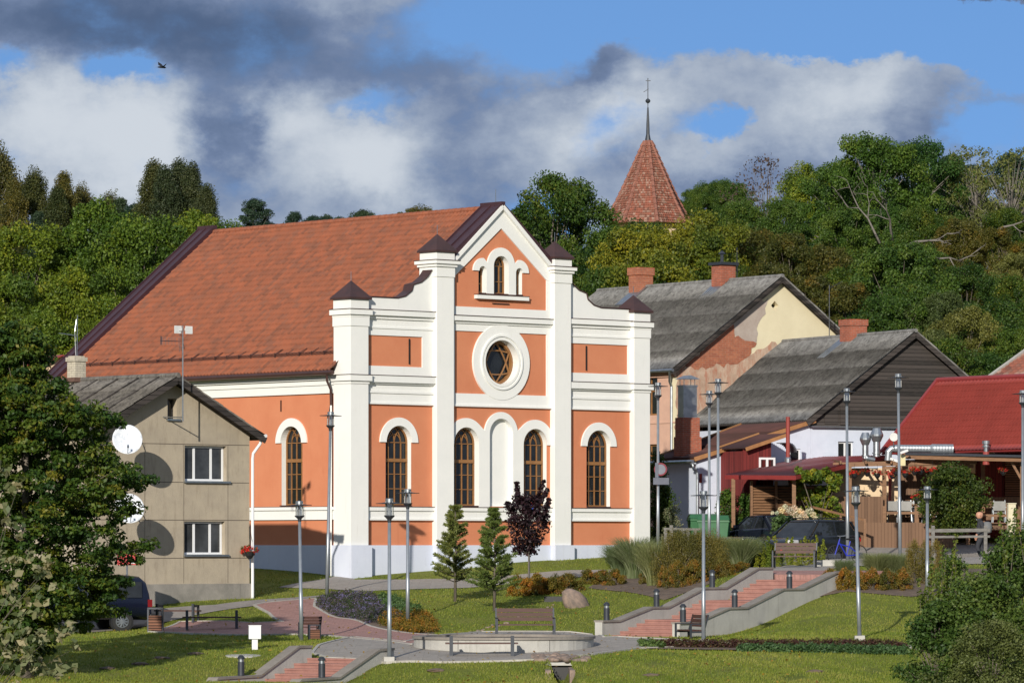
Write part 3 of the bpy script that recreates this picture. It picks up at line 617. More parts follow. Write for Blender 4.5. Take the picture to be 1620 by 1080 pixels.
# piers with caps
for i, (a, b) in enumerate(PX):
    p = MB(); tall = i in (1, 2); cx = (a+b)/2; y0, y1 = 0, (.95 if not tall else .9); top = 9.62 if tall else 7.98
    p.bx(a, b, y0, y1, -.02, top)
    e = .05; n0 = top
    if tall: p.bx(a-.03, b+.03, -.03, y1+.03, 9.54, 9.98); p.bx(a-.09, b+.09, -.09, y1+.09, 9.9, 10.0); p.bx(a-.16, b+.16, -.16, y1+.16, 10.0, 10.13); p.bx(a-.02, b+.02, -.02, y1+.02, 10.13, 10.42); zt = 10.42
    else:
        p.bx(a-.03, b+.03, -.03, y1+.03, 7.66, 7.98); p.bx(a-.04, b+.04, -.04, y1+.04, 7.98, 8.06); p.bx(a-.11, b+.11, -.11, y1+.11, 8.06, 8.25); p.bx(a-.01, b+.01, -.01, y1+.01, 8.25, 8.6); zt = 8.6
        p.bx(a-.03, b+.03, -.03, y1+.03, 5.64, 5.74); p.bx(a-.1, b+.1, -.1, y1+.1, 5.74, 5.95)
    po = p.build('pier', M['white'], hall, bevel=.008)
    c = MB(); cy = (y0+y1)/2; hw = (b-a)/2+.09; hd = (y1-y0)/2+.09
    vs = [(cx-hw, cy-hd, zt), (cx+hw, cy-hd, zt), (cx+hw, cy+hd, zt), (cx-hw, cy+hd, zt)]; vs2 = [(x, y, z+.07) for x, y, z in vs]
    c.add(vs+vs2+[(cx, cy, zt+.68)], [(3, 2, 1, 0), (0, 1, 5, 4), (1, 2, 6, 5), (2, 3, 7, 6), (3, 0, 4, 7), (4, 5, 8), (5, 6, 8), (6, 7, 8), (7, 4, 8)])
    c.build('cap', M['brown_metal'], po); c = MB(); c.tube([(cx, cy, zt+.6), (cx, cy, zt+1.0)], .012, 5); c.build('finial', M['galv'], po); c = MB()
    zc = 10.13 if tall else 8.25; ex = .18 if tall else .13; c.bx(a-ex, b+ex, -ex, y1+ex, zc-.005, zc+.02)
    if not tall: c.bx(a-.12, b+.12, -.12, y1+.12, 5.95, 5.97)
    c.build('cornice_flashing', M['brown_metal'], po)
# plinth
p = MB()
for a, b in PX: p.bx(a-.04, b+.09, -.09, 1.0, -1.9, -.02)
for a, b in bays: p.bx(a+.09, b-.04, .16, .3, -1.9, -.02)
p.bx(.04, .12, 1.0, 17.85, -2.2, -.02); p.bx(14.28, 14.36, 1.0, 17.85, -1.9, -.02)
p.build('plinth', M['lilac'], hall)
# flashing on ledges, parapet copings
for i, (a, b) in enumerate(bays):
    f = MB()
    f.bx(a, b, .09, .26, 1.33, 1.35)
    if i != 1: f.bx(a, b, .02, .26, 5.96, 5.98); f.bx(a, b, .03, .26, 8.27, 8.29)
    else: f.bx(a, b, .03, .26, 8.2, 8.22)
    f.build('flashing', M['brown_metal'], hall)
for s in (0, 1):
    f = MB()
    g = (lambda x: x) if s == 0 else (lambda x: Wc-x)
    cp = [(.75, 8.71), (2.3, 8.71), (2.66, 8.79), (2.96, 8.99), (3.03, 9.21), (3.4, 9.31), (3.7, 9.51), (3.9, 9.76)]
    for (x1, z1), (x2, z2) in zip(cp, cp[1:]): f.beam((g(x1), .42, z1+.02), (g(x2), .42, z2+.02), .52, .035)
    f.build('coping', M['brown_metal'], hall)
f = MB()
f.bx(CXm-1.27, CXm+1.27, .06, .26, 8.98, 9.0)
f.bx(.0, .1, .95, 17.8, 1.33, 1.35)
f.build('flashing', M['brown_metal'], hall)
# metal raised verges front and rear
SL = 6.05/7.55
def slope_z(x): return 12.15-abs(x-CXm)*SL
for ya, yb, zz, x0 in ((.12, 1.22, .16, 4.3), (17.1, 18.05, .22, -.35)):
    v = MB()
    for s in (-1, 1):
        xe = CXm-(CXm-x0)*1.0; xe = x0 if s < 0 else Wc-x0
        A = [(CXm, ya, 12.16+zz), (CXm, yb, 12.16+zz), (xe, yb, slope_z(xe)+zz), (xe, ya, slope_z(xe)+zz)]
        v.prism(A, .16)
        for yy in (ya+.02, (ya+yb)/2, yb-.02): v.beam((CXm, yy, 12.18+zz), (xe, yy, slope_z(xe)+zz+.02), .035, .05)
    v.bx(CXm-.09, CXm+.09, ya-.04, yb+.04, 12.16+zz-.1, 12.22+zz)
    v.build('verge', M['purple'], hall)
v = MB(); v.tube([(CXm, .5, 12.3), (CXm, .5, 12.85)], .012, 5); v.build('lightning_rod', M['galv'], hall)
# pantile roof, both slopes: real rolls and overlapping rows
def tile_roof(x0, z0, x1, z1, ya, yb, ncol, nrow, mt, parent, name='roof', amp=.035, step=.03, sub=6, seed=3, skew=None):
    g = np.random.default_rng(seed); nc = ncol*sub
    yy = np.linspace(ya, yb, nc+1); roll = amp*np.maximum(-.35, np.cos(np.linspace(0, ncol*2*math.pi, nc+1)))
    d = Vector((x1-x0, 0, z1-z0)); L = d.length; d.normalize(); n = Vector((-d.z, 0, d.x)); n = n if n.z > 0 else -n
    V = []; F = []; T = []
    tint = g.random((nrow, ncol)); wig = g.normal(0, .004, (nrow, ncol))
    for r in range(nrow):
        a = L*r/nrow; b = L*(r+1)/nrow; o = len(V)
        wv = np.repeat(wig[r], sub); wv = np.r_[wv, wv[-1]]
        for q, lift in ((a, step), (b+.02, 0)):
            for j in range(nc+1):
                l = lift+roll[j]+wv[j]; V.append((x0+d.x*q+n.x*l, yy[j], z0+d.z*q+n.z*l))
        for j in range(nc+1): V.append((x0+d.x*a+n.x*(-.01+roll[j]), yy[j], z0+d.z*a+n.z*(-.01+roll[j])))
        m = nc+1
        for j in range(nc):
            F.append((o+j, o+j+1, o+m+j+1, o+m+j)); F.append((o+2*m+j, o+2*m+j+1, o+j+1, o+j)); T += [tint[r, j//sub]]*2
    return np_mesh(name, np.array(V), np.array(F), mt, parent, np.array(T))
tile_roof(-.35, 6.12, CXm, 12.15, .66, 17.1, 84, 29, M['tile'], hall, amp=.05)
tile_roof(Wc+.35, 6.12, CXm, 12.15, .66, 17.1, 82, 29, M['tile'], hall, seed=5)
rd = MB()
for i in range(44):
    y = 1.22+i*(15.9/44); rd.tube([(CXm, y, 12.16), (CXm, y+.38, 12.17)], [.13, .105], 8)
rd.build('ridge', M['ridget'], hall)
# snow hooks and gutter
s = MB()
for i in range(23):
    y = 1.2+i*.7; x = .35; z = slope_z(x)+.05; s.beam((x, y, z), (x-.02, y, z+.16), .03, .03); s.beam((x+.35, y, z+.3), (x, y, z+.12), .02, .02)
s.tube([(.34, .9, slope_z(.35)+.17), (.34, 17, slope_z(.35)+.17)], .016, 5); s.tube([(.31, .9, slope_z(.35)+.1), (.31, 17, slope_z(.35)+.1)], .012, 5)
s.build('snow_guard', M['brown_metal'], hall)
s = MB(); s.tube([(-.42, .5, 6.03), (-.42, 17.9, 6.03)], .085, 8); s.bx(-.4, .02, .9, 17.8, 6.0, 6.05)
s.build('gutter', M['brown_metal'], hall)
s = MB(); s.tube([(-.42, .8, 6.0), (-.38, .85, 5.75), (-.1, .98, 5.45), (-.06, 1.03, 5.3), (-.05, 1.03, 4.9)], .045, 8); s.build('downpipe', M['brown_metal'], hall)
s = MB(); s.tube([(-.05, 1.03, 4.9), (-.05, 1.03, -1.1), (-.12, .95, -1.2)], .035, 8); s.build('downpipe', M['white'], hall)
# wall anchors
s = MB()
for x, z0, z1 in ((3.0-.12, 6.4, 7.3), (11.4, 6.4, 7.3)): s.bx(x-.015, x+.015, .2, .25, z0, z1)
s.bx(CXm-.4, CXm+.4, .2, .25, 8.68, 8.71); s.bx(.06, .1, 4.0, 4.03, 4.75, 5.15); s.beam((.06, 1.25, 4.7), (.06, 1.12, 5.2), .03, .03)
s.build('wall_anchor', M['black'], hall)
# windows
def arched_window(cx, z0, zs, r, y=.48, bars=3, hz=(), transom=None, tracery=True, ax='xz'):
    f = MB(); e = .045
    def bar(x0, x1, za, zb, d=.03):
        if ax == 'xz': f.bx(x0, x1, y-d, y+d, za, zb)
        else: f.bx(y-d, y+d, x0, x1, za, zb)
    f.plate([(cx-r, z0), (cx+r, z0)]+arc(cx, zs, r, 0, 180, 18), [[(cx-r+.05, z0+.06), (cx+r-.05, z0+.06)]+arc(cx, zs, r-.05, 0, 180, 18)], y-.04, y+.04, ax=ax)
    for i in range(1, bars+1):
        x = cx-r+2*r*i/(bars+1); bar(x-.017, x+.017, z0+.03, zs+(0 if tracery else math.sqrt(max(0, r*r-(x-cx)**2))-.02))
    for z in hz: bar(cx-r+.03, cx+r-.03, z-.014, z+.014, .026)
    if transom: bar(cx-r+.02, cx+r-.02, transom-.06, transom+.06, .055)
    def arcbar(c, rr, a0, a1):
        p = arc(c, zs, rr, a0, a1, 10)
        for (xa, za), (xb, zb) in zip(p, p[1:]):
            if (xb-cx)**2+(zb-zs)**2 > (r*1.0)**2 or (xa-cx)**2+(za-zs)**2 > (r*1.0)**2: continue
            A = (xa, y, za) if ax == 'xz' else (y, xa, za); B = (xb, y, zb) if ax == 'xz' else (y, xb, zb); f.beam(A, B, .03, .03)
    if tracery:
        bar(cx-r+.03, cx+r-.03, zs-.015, zs+.015)
        for s_ in (-1, 1):
            arcbar(cx+s_*r, r, 90 if s_ > 0 else 0, 180 if s_ > 0 else 90); arcbar(cx+s_*r*1.5, r*1.5+.0, 90 if s_ > 0 else 0, 180 if s_ > 0 else 90) if False else None
            arcbar(cx+s_*r*.5, r, 90 if s_ > 0 else 0, 180 if s_ > 0 else 90)
        arcbar(cx, r*.5, 0, 180)
    fr = f.build('window', M['winbrown'], hall)
    g = MB(); g.plate([(cx-r+.02, z0+.02), (cx+r-.02, z0+.02)]+arc(cx, zs, r-.02, 0, 180, 16), [], y+.012, y+.02, ax=ax); g.build('pane', M['glass'], fr)
    sl = MB()
    if ax == 'xz': sl.bx(cx-r, cx+r, .2, y, z0-.03, z0+.012)
    else: sl.bx(.0, y, cx-r, cx+r, z0-.03, z0+.012)
    sl.build('sill', M['brown_metal'], fr); return fr
for c in side_c+mid_c: arched_window(c, 1.39, 3.62, WO-.005, .48, 3, (1.98, 2.5), 2.99)
for y in (3.41, 7.9, 12.4): arched_window(y, 1.39, 3.62, WO-.005, .33, 3, (1.98, 2.5), 2.99, ax='yz')
arched_window(CXm, 9.05, 10.06, .355, .48, 2, (9.5,), None)
for d in (-.88, .88): arched_window(CXm+d, 9.05, 9.85, .165, .48, 1, (9.4,), None, False)
# round window with its six-pointed star tracery
f = MB(); cz = 6.58; circ = lambda r, st=10: [(CXm+r*math.cos(R(a)), cz+r*math.sin(R(a))) for a in range(0, 360, st)]
f.plate(circ(.79), [circ(.70)], .45, .58)
for k in range(12):
    pass
for k in range(6):                                   # interlaced curved star: six bowed ribs
    a0 = R(90+60*k); a1 = a0+R(120); p = []
    A = Vector((math.cos(a0), math.sin(a0)))*.73; B = Vector((math.cos(a1), math.sin(a1)))*.73; mid = (A+B)/2
    for i in range(13):
        q = i/12; pt = A.lerp(B, q)+mid.normalized()*(.07*math.sin(math.pi*q)); p.append((CXm+pt.x, .50, cz+pt.y))
    f.tube(p, .03, 6)
fr = f.build('round_window', M['winbrown'], hall)
g = MB(); g.plate(circ(.74), [], .565, .575); g.build('pane', M['glass'], fr)
g = MB(); g.plate(circ(.86), [circ(.8)], .24, .6); 
g.build('window_ring', M['white'], hall)
# corrugated sheet between four corners: waves run a->b direction, ribs along the slope
def wave_sheet(name, A, B, C, D, n, amp, m, parent, thick=.02, rows=0, step=.012, sub=4, jag=0, seed=1):
    """A,B = eave ends, D,C = ridge ends; ribs run from AB up to DC"""
    A, B, C, D = map(Vector, (A, B, C, D)); nrm = (B-A).cross(D-A).normalized(); nrm = nrm if nrm.z > 0 else -nrm
    nc = n*sub; rows = max(rows, 1); V = []; F = []; T = []; g = np.random.default_rng(seed)
    jit = g.normal(0, 1, nc+1).repeat(1)
    for r in range(rows):
        for e, (q, l) in enumerate(((r/rows, step if rows > 1 else 0), (min(1, (r+1)/rows+.004), 0))):
            for j in range(nc+1):
                p = A.lerp(B, j/nc).lerp(D.lerp(C, j/nc), q)+nrm*(l+amp*math.cos(2*math.pi*j/sub)+(jag*g.normal() if jag else 0)); V.append(p)
        o = r*2*(nc+1)
        for j in range(nc): F.append((o+j, o+j+1, o+nc+1+j+1, o+nc+1+j)); T.append(.5)
        if r: 
            for j in range(nc): F.append((o-nc-1+j, o-nc-1+j+1, o+j+1, o+j)); T.append(.5)
    k = len(V)
    for v in list(V[:nc+1]): V.append(v-nrm*thick)
    for j in range(nc): F.append((j, j+1, k+j+1, k+j)); T.append(.5)
    return np_mesh(name, np.array([tuple(v) for v in V]), np.array(F), m, parent, np.array(T))
def window(parent, x0, x1, z0, z1, y, frame, gl, mull=(), hz=(), depth=.05, fw=.055, sill=None, ax='xz', name='window'):
    f = MB(); B = (lambda a, b, c, d, e=depth: f.bx(a, b, y, y+e, c, d)) if ax == 'xz' else (lambda a, b, c, d, e=depth: f.bx(y, y+e, a, b, c, d))
    B(x0, x1, z0, z0+fw); B(x0, x1, z1-fw, z1); B(x0, x0+fw, z0+fw, z1-fw); B(x1-fw, x1, z0+fw, z1-fw)
    for m_ in mull: B(m_-fw*.6, m_+fw*.6, z0+fw, z1-fw, depth*.97)
    for h in hz: B(x0+fw, x1-fw, h-fw*.35, h+fw*.35, depth*.9)
    o = f.build(name, frame, parent); g = MB()
    if ax == 'xz': g.bx(x0+fw*.5, x1-fw*.5, y+depth*.5, y+depth*.7, z0+fw*.5, z1-fw*.5)
    else: g.bx(y+depth*.5, y+depth*.7, x0+fw*.5, x1-fw*.5, z0+fw*.5, z1-fw*.5)
    g.build('pane', gl, o)
    if sill:
        s = MB(); s.bx(x0-.06, x1+.12, -sill, y+.02, z0-.07, z0-.005) if ax == 'xz' else s.bx(-sill, y+.02, x0-.06, x1+.06, z0-.05, z0); s.build('sill', M['galv'], o)
    return o
# ------------------------------------------------------------ left: grey-beige house, gable to the camera
hs = thing('house', (-13.6, 141.6, 0), CR, 'grey beige rendered house with low grey gable roof, left of the orange hall', 'house')
WH = 6.6; apx = 3.3; ZA = 5.36; ZE = 3.62
b = MB()
op = [[(3.92, 2.07), (5.64, 2.07), (5.64, 3.23), (3.92, 3.23)], [(3.9, -.33), (5.58, -.33), (5.58, .76), (3.9, .76)], [(3.22, 4.08), (3.6, 4.08), (3.6, 4.74), (3.22, 4.74)]]
b.plate([(0, -1.28), (WH, -1.28), (WH, ZE), (apx, ZA-.06), (0, ZE)], op, 0, .3, 0)
b.bx(0, .3, .3, 9.2, -1.28, ZE); b.bx(WH-.3, WH, .3, 9.2, -1.28, ZE); b.plate([(0, -1.28), (WH, -1.28), (WH, ZE), (apx, ZA-.06), (0, ZE)], [], 9.2, 9.5, 0)
b.bx(.3, WH-.3, .31, 9.2, ZE-.2, ZE-.1)
b.build('wall', M['beige'], hs)
b = MB(); b.bx(-.05, WH+.05, -.06, 9.55, -2.6, -1.28); b.build('plinth', M['beigeb'], hs)
b = MB()
for z in (3.27, 2.03, .80, -.44): b.bx(.02, WH-.02, -.004, .01, z-.011, z+.011)
for x in (3.88, 5.7, .9, 2.3): b.bx(x-.008, x+.008, -.003, .01, -1.26, 3.26)
b.build('panel_joint', M['joint'], hs)
window(hs, 3.93, 5.63, 2.08, 3.22, .16, M['pvc'], M['glass2'], (4.42, 5.12), (), .06, .065, .1)
window(hs, 3.91, 5.57, -.32, .75, .16, M['pvc'], M['glass2'], (4.42, 5.08), (), .06, .065, .1)
window(hs, 3.23, 3.59, 4.09, 4.73, .2, M['darkwood'], M['glass'], (), (), .05, .04, .08)
ya, yb = -.5, 9.9; sl = (ZA-ZE)/3.3
for s in (-1, 1):
    xe = apx+s*3.62; ze = ZA-3.62*sl+.1
    wave_sheet('roof', (xe, ya, ze), (xe, yb, ze), (apx, yb, ZA+.1), (apx, ya, ZA+.1), 58, .022, M['asb2'], hs, .03, rows=4, step=.02)
r = MB()
for s in (-1, 1):
    xe = apx+s*3.62; ze = ZA-3.62*sl
    r.beam((apx, ya+.03, ZA-.03), (xe, ya+.03, ze-.03), .04, .2); r.prism([(apx, ya+.05, ZA+.03), (apx, yb, ZA+.03), (xe, yb, ze+.03), (xe, ya+.05, ze+.03)], .05)
    for y in np.arange(.45, 9.8, 1.13): r.beam((apx, y, ZA+.14), (xe, y, ze+.14), .05, .035)
r.build('verge', M['darkwood'], hs)
r = MB(); r.tube([(apx, ya, ZA+.12), (apx, yb, ZA+.12)], .09, 8); r.build('ridge', M['asb2'], hs)
r = MB(); r.bx(apx-.22, apx+.22, 4.9, 5.35, ZA-.1, 6.1); r.bx(apx-.26, apx+.26, 4.86, 5.39, 6.1, 6.24); r.bx(apx-.2, apx+.2, 4.94, 5.31, 6.24, 6.28)
r.build('chimney', M['wbrick'], hs)
r = MB(); r.bx(apx-.32, apx+.32, 4.8, 5.45, ZA+.05, ZA+.2); r.build('chimney_flashing', mat('rusty_sheet', (.16, .085, .06), (.09, .055, .045), 5, .8), hs)
r = MB(); r.tube([(WH+.27, -.3, ZE-.1), (WH+.25, -.25, ZE-.3), (WH+.06, -.12, ZE-.62), (WH+.05, -.1, ZE-.8), (WH+.05, -.1, -1.9), (WH+.1, -.3, -2.0)], .05, 8)
r.tube([(WH+.3, ya, ZE-.04), (WH+.3, yb, ZE-.04)], .06, 6); r.build('downpipe', M['pvc'], hs)
def hpt(x, y, z): return Vector((-13.6, 141.6, 0))+Vector((.7485*x-.6632*y, .6632*x+.7485*y, z))
# aerials
a = thing('aerial', hpt(3.04, -1.05, 0), CR, 'tall thin aerial mast with white bow tie panel fixed to the grey beige gable', 'aerial')
r = MB(); r.tube([(0, 0, 3.98), (0, 0, 7.05)], [.026, .018], 6); r.tube([(0, 0, 4.1), (0, 1.06, 4.14)], .02, 5); r.build('mast', M['galv'], a)
r = MB()
for s in (-1, 1): r.add([(s*.06, -.05, 6.9), (s*.36, -.05, 6.82), (s*.36, -.05, 7.02-.0), (s*.06, -.05, 6.98), (s*.06, -.02, 6.9), (s*.36, -.02, 6.82), (s*.36, -.02, 7.02), (s*.06, -.02, 6.98)], [(0, 1, 2, 3), (7, 6, 5, 4), (0, 4, 5, 1), (1, 5, 6, 2), (2, 6, 7, 3), (3, 7, 4, 0)])
for s in (-1, 1): r.bx(s*.22-.14, s*.22+.14, -.045, -.03, 6.8, 7.05)
r.build('panel', M['white_metal'], a)
r = MB()
for i in range(5): z = 6.35+i*.13; r.tube([(-.28, -.18, z), (.12, .1, z)], .008, 4)
for i in range(6): r.tube([(-.75+i*.13, .1, 6.42), (-.75+i*.13, .1, 6.68)], .007, 4)
r.tube([(-.8, .1, 6.55), (.05, .02, 6.55)], .012, 5); r.tube([(-.8, .1, 6.42), (-.8, .1, 6.7)], .02, 5); r.tube([(-.26, -.18, 6.2), (-.1, 0, 6.9), (.15, .1, 6.3)], .01, 4)
r.build('reflector', M['anthr'], a)
cp = hpt(apx, 5.1, 6.2)
a = thing('aerial', cp, CR, 'rusty wire aerial pole standing on the cream brick chimney', 'aerial')
r = MB(); r.tube([(0, 0, 0), (.02, 0, 1.45)], .015, 5); r.tube([(-.72, .0, .82), (.02, 0, .75)], .014, 5); r.tube([(-.05, 0, .1), (-.09, 0, .9), (-.02, 0, 1.3)], .008, 4)
for i in range(5): r.tube([(-.68+i*.13, -.1, .82-.01*i), (-.68+i*.13, .1, .82-.01*i)], .006, 4)
r.build('mast', M['galv'], a)
def dish(p, rot, name, lab, R_=.48):
    a = thing(name, p, rot, lab, 'satellite dish', None); r = MB(); n = 28
    prof = [(0, 0)]+[(R_*i/8, .13*(i/8)**2) for i in range(1, 9)]
    vs = []; fs = []
    tilt = R(22)
    def tr(x, y, z): # dish opens towards -y, tilted up
        yy = -z; zz = y; return (x, yy*math.cos(tilt)-(-zz)*math.sin(tilt), zz*math.cos(tilt)-yy*math.sin(tilt)*1.0)
    for th in (0, .012):
        for rr, zz in prof[1:]:
            for j in range(n): q = 2*math.pi*j/n; vs.append(tr(rr*math.cos(q), rr*math.sin(q)*1.06, zz-th))
    for o in (0, 8*n):
        for i in range(7):
            for j in range(n): fs.append((o+i*n+j, o+i*n+(j+1)%n, o+(i+1)*n+(j+1)%n, o+(i+1)*n+j))
        fs.append(tuple(o+j for j in range(n)))
    for j in range(n): fs.append((7*n+j, 7*n+(j+1)%n, 15*n+(j+1)%n, 15*n+j))
    r.add(vs, fs); r.build('reflector', mat('chalky_white_dish', (.66, .69, .73), (.46, .50, .56), 9, .6, hi=.5), a, smooth=True)
    r = MB(); L = tr(0, -.42, .45); r.tube([tr(0, -R_, .12), L], .012, 5); r.tube([L, tr(0, -.34, .42)], .035, 8); r.tube([(0, .05, -.05), (.3, 1.5, -.1)], .025, 6); r.tube([(0, .05, .1), (.3, 1.5, .35)], .015, 6); r.build('arm', M['galv'], a); return a
dish(tuple(hpt(.48, -1.5, ZD(697, 140.8))), R(8), 'satellite_dish', 'white satellite dish high on the beige gable beside the large maple')
dish(tuple(hpt(.55, -1.5, ZD(806, 140.8))), R(12), 'satellite_dish', 'lower white satellite dish half hidden by the large maple')
# hanging basket on the corner
# ------------------------------------------------------------ right of the hall: yellow gabled house
YR = math.atan2(.575, .818); YO = Vector((6.734, 182, 0))
yh = thing('house', YO, YR, 'old house with pale yellow gable, exposed brick patches and grey corrugated roof, behind the hall', 'house')
b = MB(); b.plate([(0, -.6), (10.8, -.6), (10.8, 7.3), (5.4, 11.05), (0, 7.3)], [[(5.0, 9.98), (5.2, 9.78), (5.4, 9.98), (5.2, 10.18)]], 0, .3, 0)
b.build('gable_wall', M['yellow'], yh)
b = MB(); 
ws = [[(1.25, 5.35), (2.35, 5.35), (2.35, 6.95), (1.25, 6.95)], [(1.25, 2.7), (2.35, 2.7), (2.35, 4.15), (1.25, 4.15)], [(4.4, 5.35), (5.5, 5.35), (5.5, 6.95), (4.4, 6.95)]]
b.plate([(.3, -.6), (12.2, -.6), (12.2, 7.2), (.3, 7.2)], ws, 0, .3, 0, ax='yz'); b.bx(10.5, 10.8, .3, 12.2, -.6, 7.2); b.plate([(0, -.6), (10.8, -.6), (10.8, 7.3), (5.4, 11.05), (0, 7.3)], [], 12.2, 12.5, 0)
b.build('side_wall', M['pink'], yh)
for q in ws: window(yh, q[0][0], q[1][0], q[0][1], q[2][1], .1, M['winbrown'], M['glass'], ((q[0][0]+q[1][0])/2,), (q[0][1]+1.0,), .05, .07, ax='yz')
b = MB(); b.bx(-.15, .0, 0, 12.5, 6.98, 7.1); b.bx(-.08, 0, 0, 12.5, 6.9, 6.98); b.bx(-.03, 0, 0, 12.5, 5.0, 5.06); b.build('cornice', M['pink'], yh)
def jag(pts, amp, seed, sub=7):
    g = np.random.default_rng(seed); out = []
    for i in range(len(pts)):
        a = Vector(pts[i]); c = Vector(pts[(i+1) % len(pts)]); k = max(2, int((c-a).length*sub/1.2)); nrm = Vector((-(c-a).y, (c-a).x)).normalized() if (c-a).length else Vector((0, 0))
        for j in range(k): out.append(tuple(a.lerp(c, j/k)+nrm*(g.normal()*amp if j else 0)))
    return out
def ypx(px, py):  # photo point -> local x, z on the gable plane
    u = (px-810)/FPX; x = (u*182-6.734)/(.818-u*.575); return (x, ZD(py, 182+.575*x))
Z6 = lambda a, b: ypx(900+a/2.25, 380+b/2.25)
low = [Z6(373, 452), Z6(450, 400) , Z6(590, 440), Z6(660, 400), Z6(735, 362), (6.6, 7.0), (6.4, 0), (.02, -.5)]
low[0] = (.02, 7.25)
b = MB(); b.plate(jag(low, .05, 3), [], -.012, 0, 0); b.build('plaster_patch', M['dirty'], yh)
b = MB(); b.plate(jag([Z6(500, 355), Z6(583, 284), Z6(655, 222), Z6(708, 205), Z6(700, 262), Z6(672, 300), Z6(668, 362), Z6(640, 372), Z6(600, 345)], .07, 5), [], -.016, 0, 0); b.build('plaster_patch', M['greypl'], yh)
b = MB(); b.plate(jag([Z6(405, 440), Z6(500, 372), Z6(512, 345), Z6(583, 292), Z6(590, 345), Z6(612, 348), Z6(668, 366), Z6(640, 412), Z6(600, 440), Z6(500, 452), Z6(420, 452)], .06, 8), [], -.024, 0, 0); b.build('brick_patch', M['brick2'], yh)
ya, yb = -.3, 12.8; ZR = 11.2; sl = (11.18-7.3)/5.6
for s in (-1, 1):
    xe = 5.4+s*5.75; ze = ZR-5.75*sl
    wave_sheet('roof', (xe, ya, ze), (xe, yb, ze), (5.4, yb, ZR), (5.4, ya, ZR), 80, .04, M['asb'], yh, .03, rows=5, step=.012, jag=.003)
r = MB()
for s in (-1, 1):
    xe = 5.4+s*5.75; ze = ZR-5.75*sl; r.beam((5.4, ya+.03, ZR-.14), (xe, ya+.03, ze-.14), .04, .2); r.prism([(5.4, ya+.05, ZR-.05), (5.4, yb, ZR-.05), (xe, yb, ze-.05), (xe, ya+.05, ze-.05)], .05)
    r.beam((5.4, ya+.12, ZR-.2), (xe, ya+.12, ze-.2), .22, .05)
r.build('verge', M['darkwood'], yh)
r = MB(); r.tube([(5.4, ya, ZR+.02), (5.4, yb, ZR+.02)], .08, 8); r.build('ridge', M['asb'], yh)
c = MB(); c.bx(4.95, 5.75, 9.2, 9.9, ZR-.5, 11.72); c.bx(4.9, 5.8, 9.15, 9.95, 11.72, 12.05); c.build('chimney', M['brick2'], yh)
c = MB(); c.bx(4.95, 5.7, 3.3, 4.0, ZR-.5, 11.85); o = c.build('chimney', M['brick'], yh)
c = MB(); c.bx(4.85, 5.8, 3.2, 4.1, 11.85, 11.97); c.lathe([(.07, 0), (.07, .35), (.16, .36), (.03, .5)], (5.2, 3.6, 11.97), 8); c.tube([(5.7, 3.2, 11.0), (5.7, 3.2, 12.6)], .02, 5); c.build('chimney_cap', M['anthr'], o)
c = MB(); c.prism([(4.2, 3.3, ZR-.83), (4.2, 4.1, ZR-.83), (5.3, 4.1, ZR+.02), (5.3, 3.3, ZR+.02)], .03); c.build('chimney_flashing', M['galv'], yh); c = MB(); c.prism([(4.2, 9.0, ZR-.78), (4.2, 9.9, ZR-.78), (5.3, 9.9, ZR+.02), (5.3, 9.0, ZR+.02)], .03); c.build('chimney_flashing', M['galv'], yh)
c = MB(); c.tube([(-.2, ya, ze+.02), (-.2, 12.6, ze+.02)], .07, 6)
c = MB(); c.tube([(-.38, ya, 7.15), (-.38, yb, 7.15)], .075, 6); c.tube([(-.38, -.1, 7.1), (-.2, .15, 6.7), (-.07, .2, 6.5), (-.07, .2, -.4)], .055, 6); c.build('gutter', M['galv'], yh)
# ------------------------------------------------------------ dark timber gabled house (its wall below is blue-white)
DR = math.atan2(.454, .891); DO = Vector((15.915, 176, 0))
dh = thing('barn_house', DO, DR, 'broad house with dark weathered board gable, blue white lower wall and long grey roof', 'house')
ZAp = 8.47; sl = (8.47-4.88)/5.0
b = MB(); b.plate([(-4.7, 4.66), (4.7, 4.66), (4.7, ZAp-4.7*sl-.02), (0, ZAp-.06), (-4.7, ZAp-4.7*sl-.02)], [], -.06, .1, 0); b.build('gable_boards', M['darkwood'], dh)
b = MB(); b.plate([(-4.7, 4.66), (4.7, 4.66), (4.7, 5.0), (0, ZAp-.1), (-4.7, 5.0)], [], 9.7, 9.9, 0); b.build('gable_boards', M['darkwood'], dh)
b = MB(); wn = [[(-3.43, 2.95), (-2.7, 2.95), (-2.7, 4.06), (-3.43, 4.06)]]
b.plate([(-4.7, -.6), (4.7, -.6), (4.7, 4.66), (-4.7, 4.66)], wn, 0, .3, 0); b.bx(-4.7, -4.4, .3, 9.7, -.6, 4.66); b.bx(4.4, 4.7, .3, 9.7, -.6, 4.66); b.build('wall', M['bluew'], dh)
window(dh, -3.42, -2.71, 2.96, 4.05, .1, M['pvc'], M['glass'], (-3.07,), (), .05, .06)
for s in (-1, 1):
    wave_sheet('roof', (s*5.0, -.3, ZAp-5.0*sl), (s*5.0, 10.1, ZAp-5.0*sl), (0, 10.1, ZAp), (0, -.3, ZAp), 70, .04, M['asb'], dh, .03, rows=5, step=.012, jag=.003, seed=4)
r = MB()
for s in (-1, 1): r.beam((0, -.28, ZAp-.14), (s*5.0, -.28, ZAp-5.0*sl-.14), .04, .2); r.prism([(0, -.24, ZAp-.05), (0, 10, ZAp-.05), (s*5, 10, ZAp-5*sl-.05), (s*5, -.24, ZAp-5*sl-.05)], .05)
r.bx(-4.1, -3.5, -.1, -.06, 4.75, 5.3); r.bx(-3.4, -3.0, -.13, -.06, 4.72, 5.45)
r.build('verge', M['darkwood'], dh)
r = MB(); r.tube([(0, -.3, ZAp+.02), (0, 10.1, ZAp+.02)], .08, 8); r.build('ridge', M['asb'], dh)
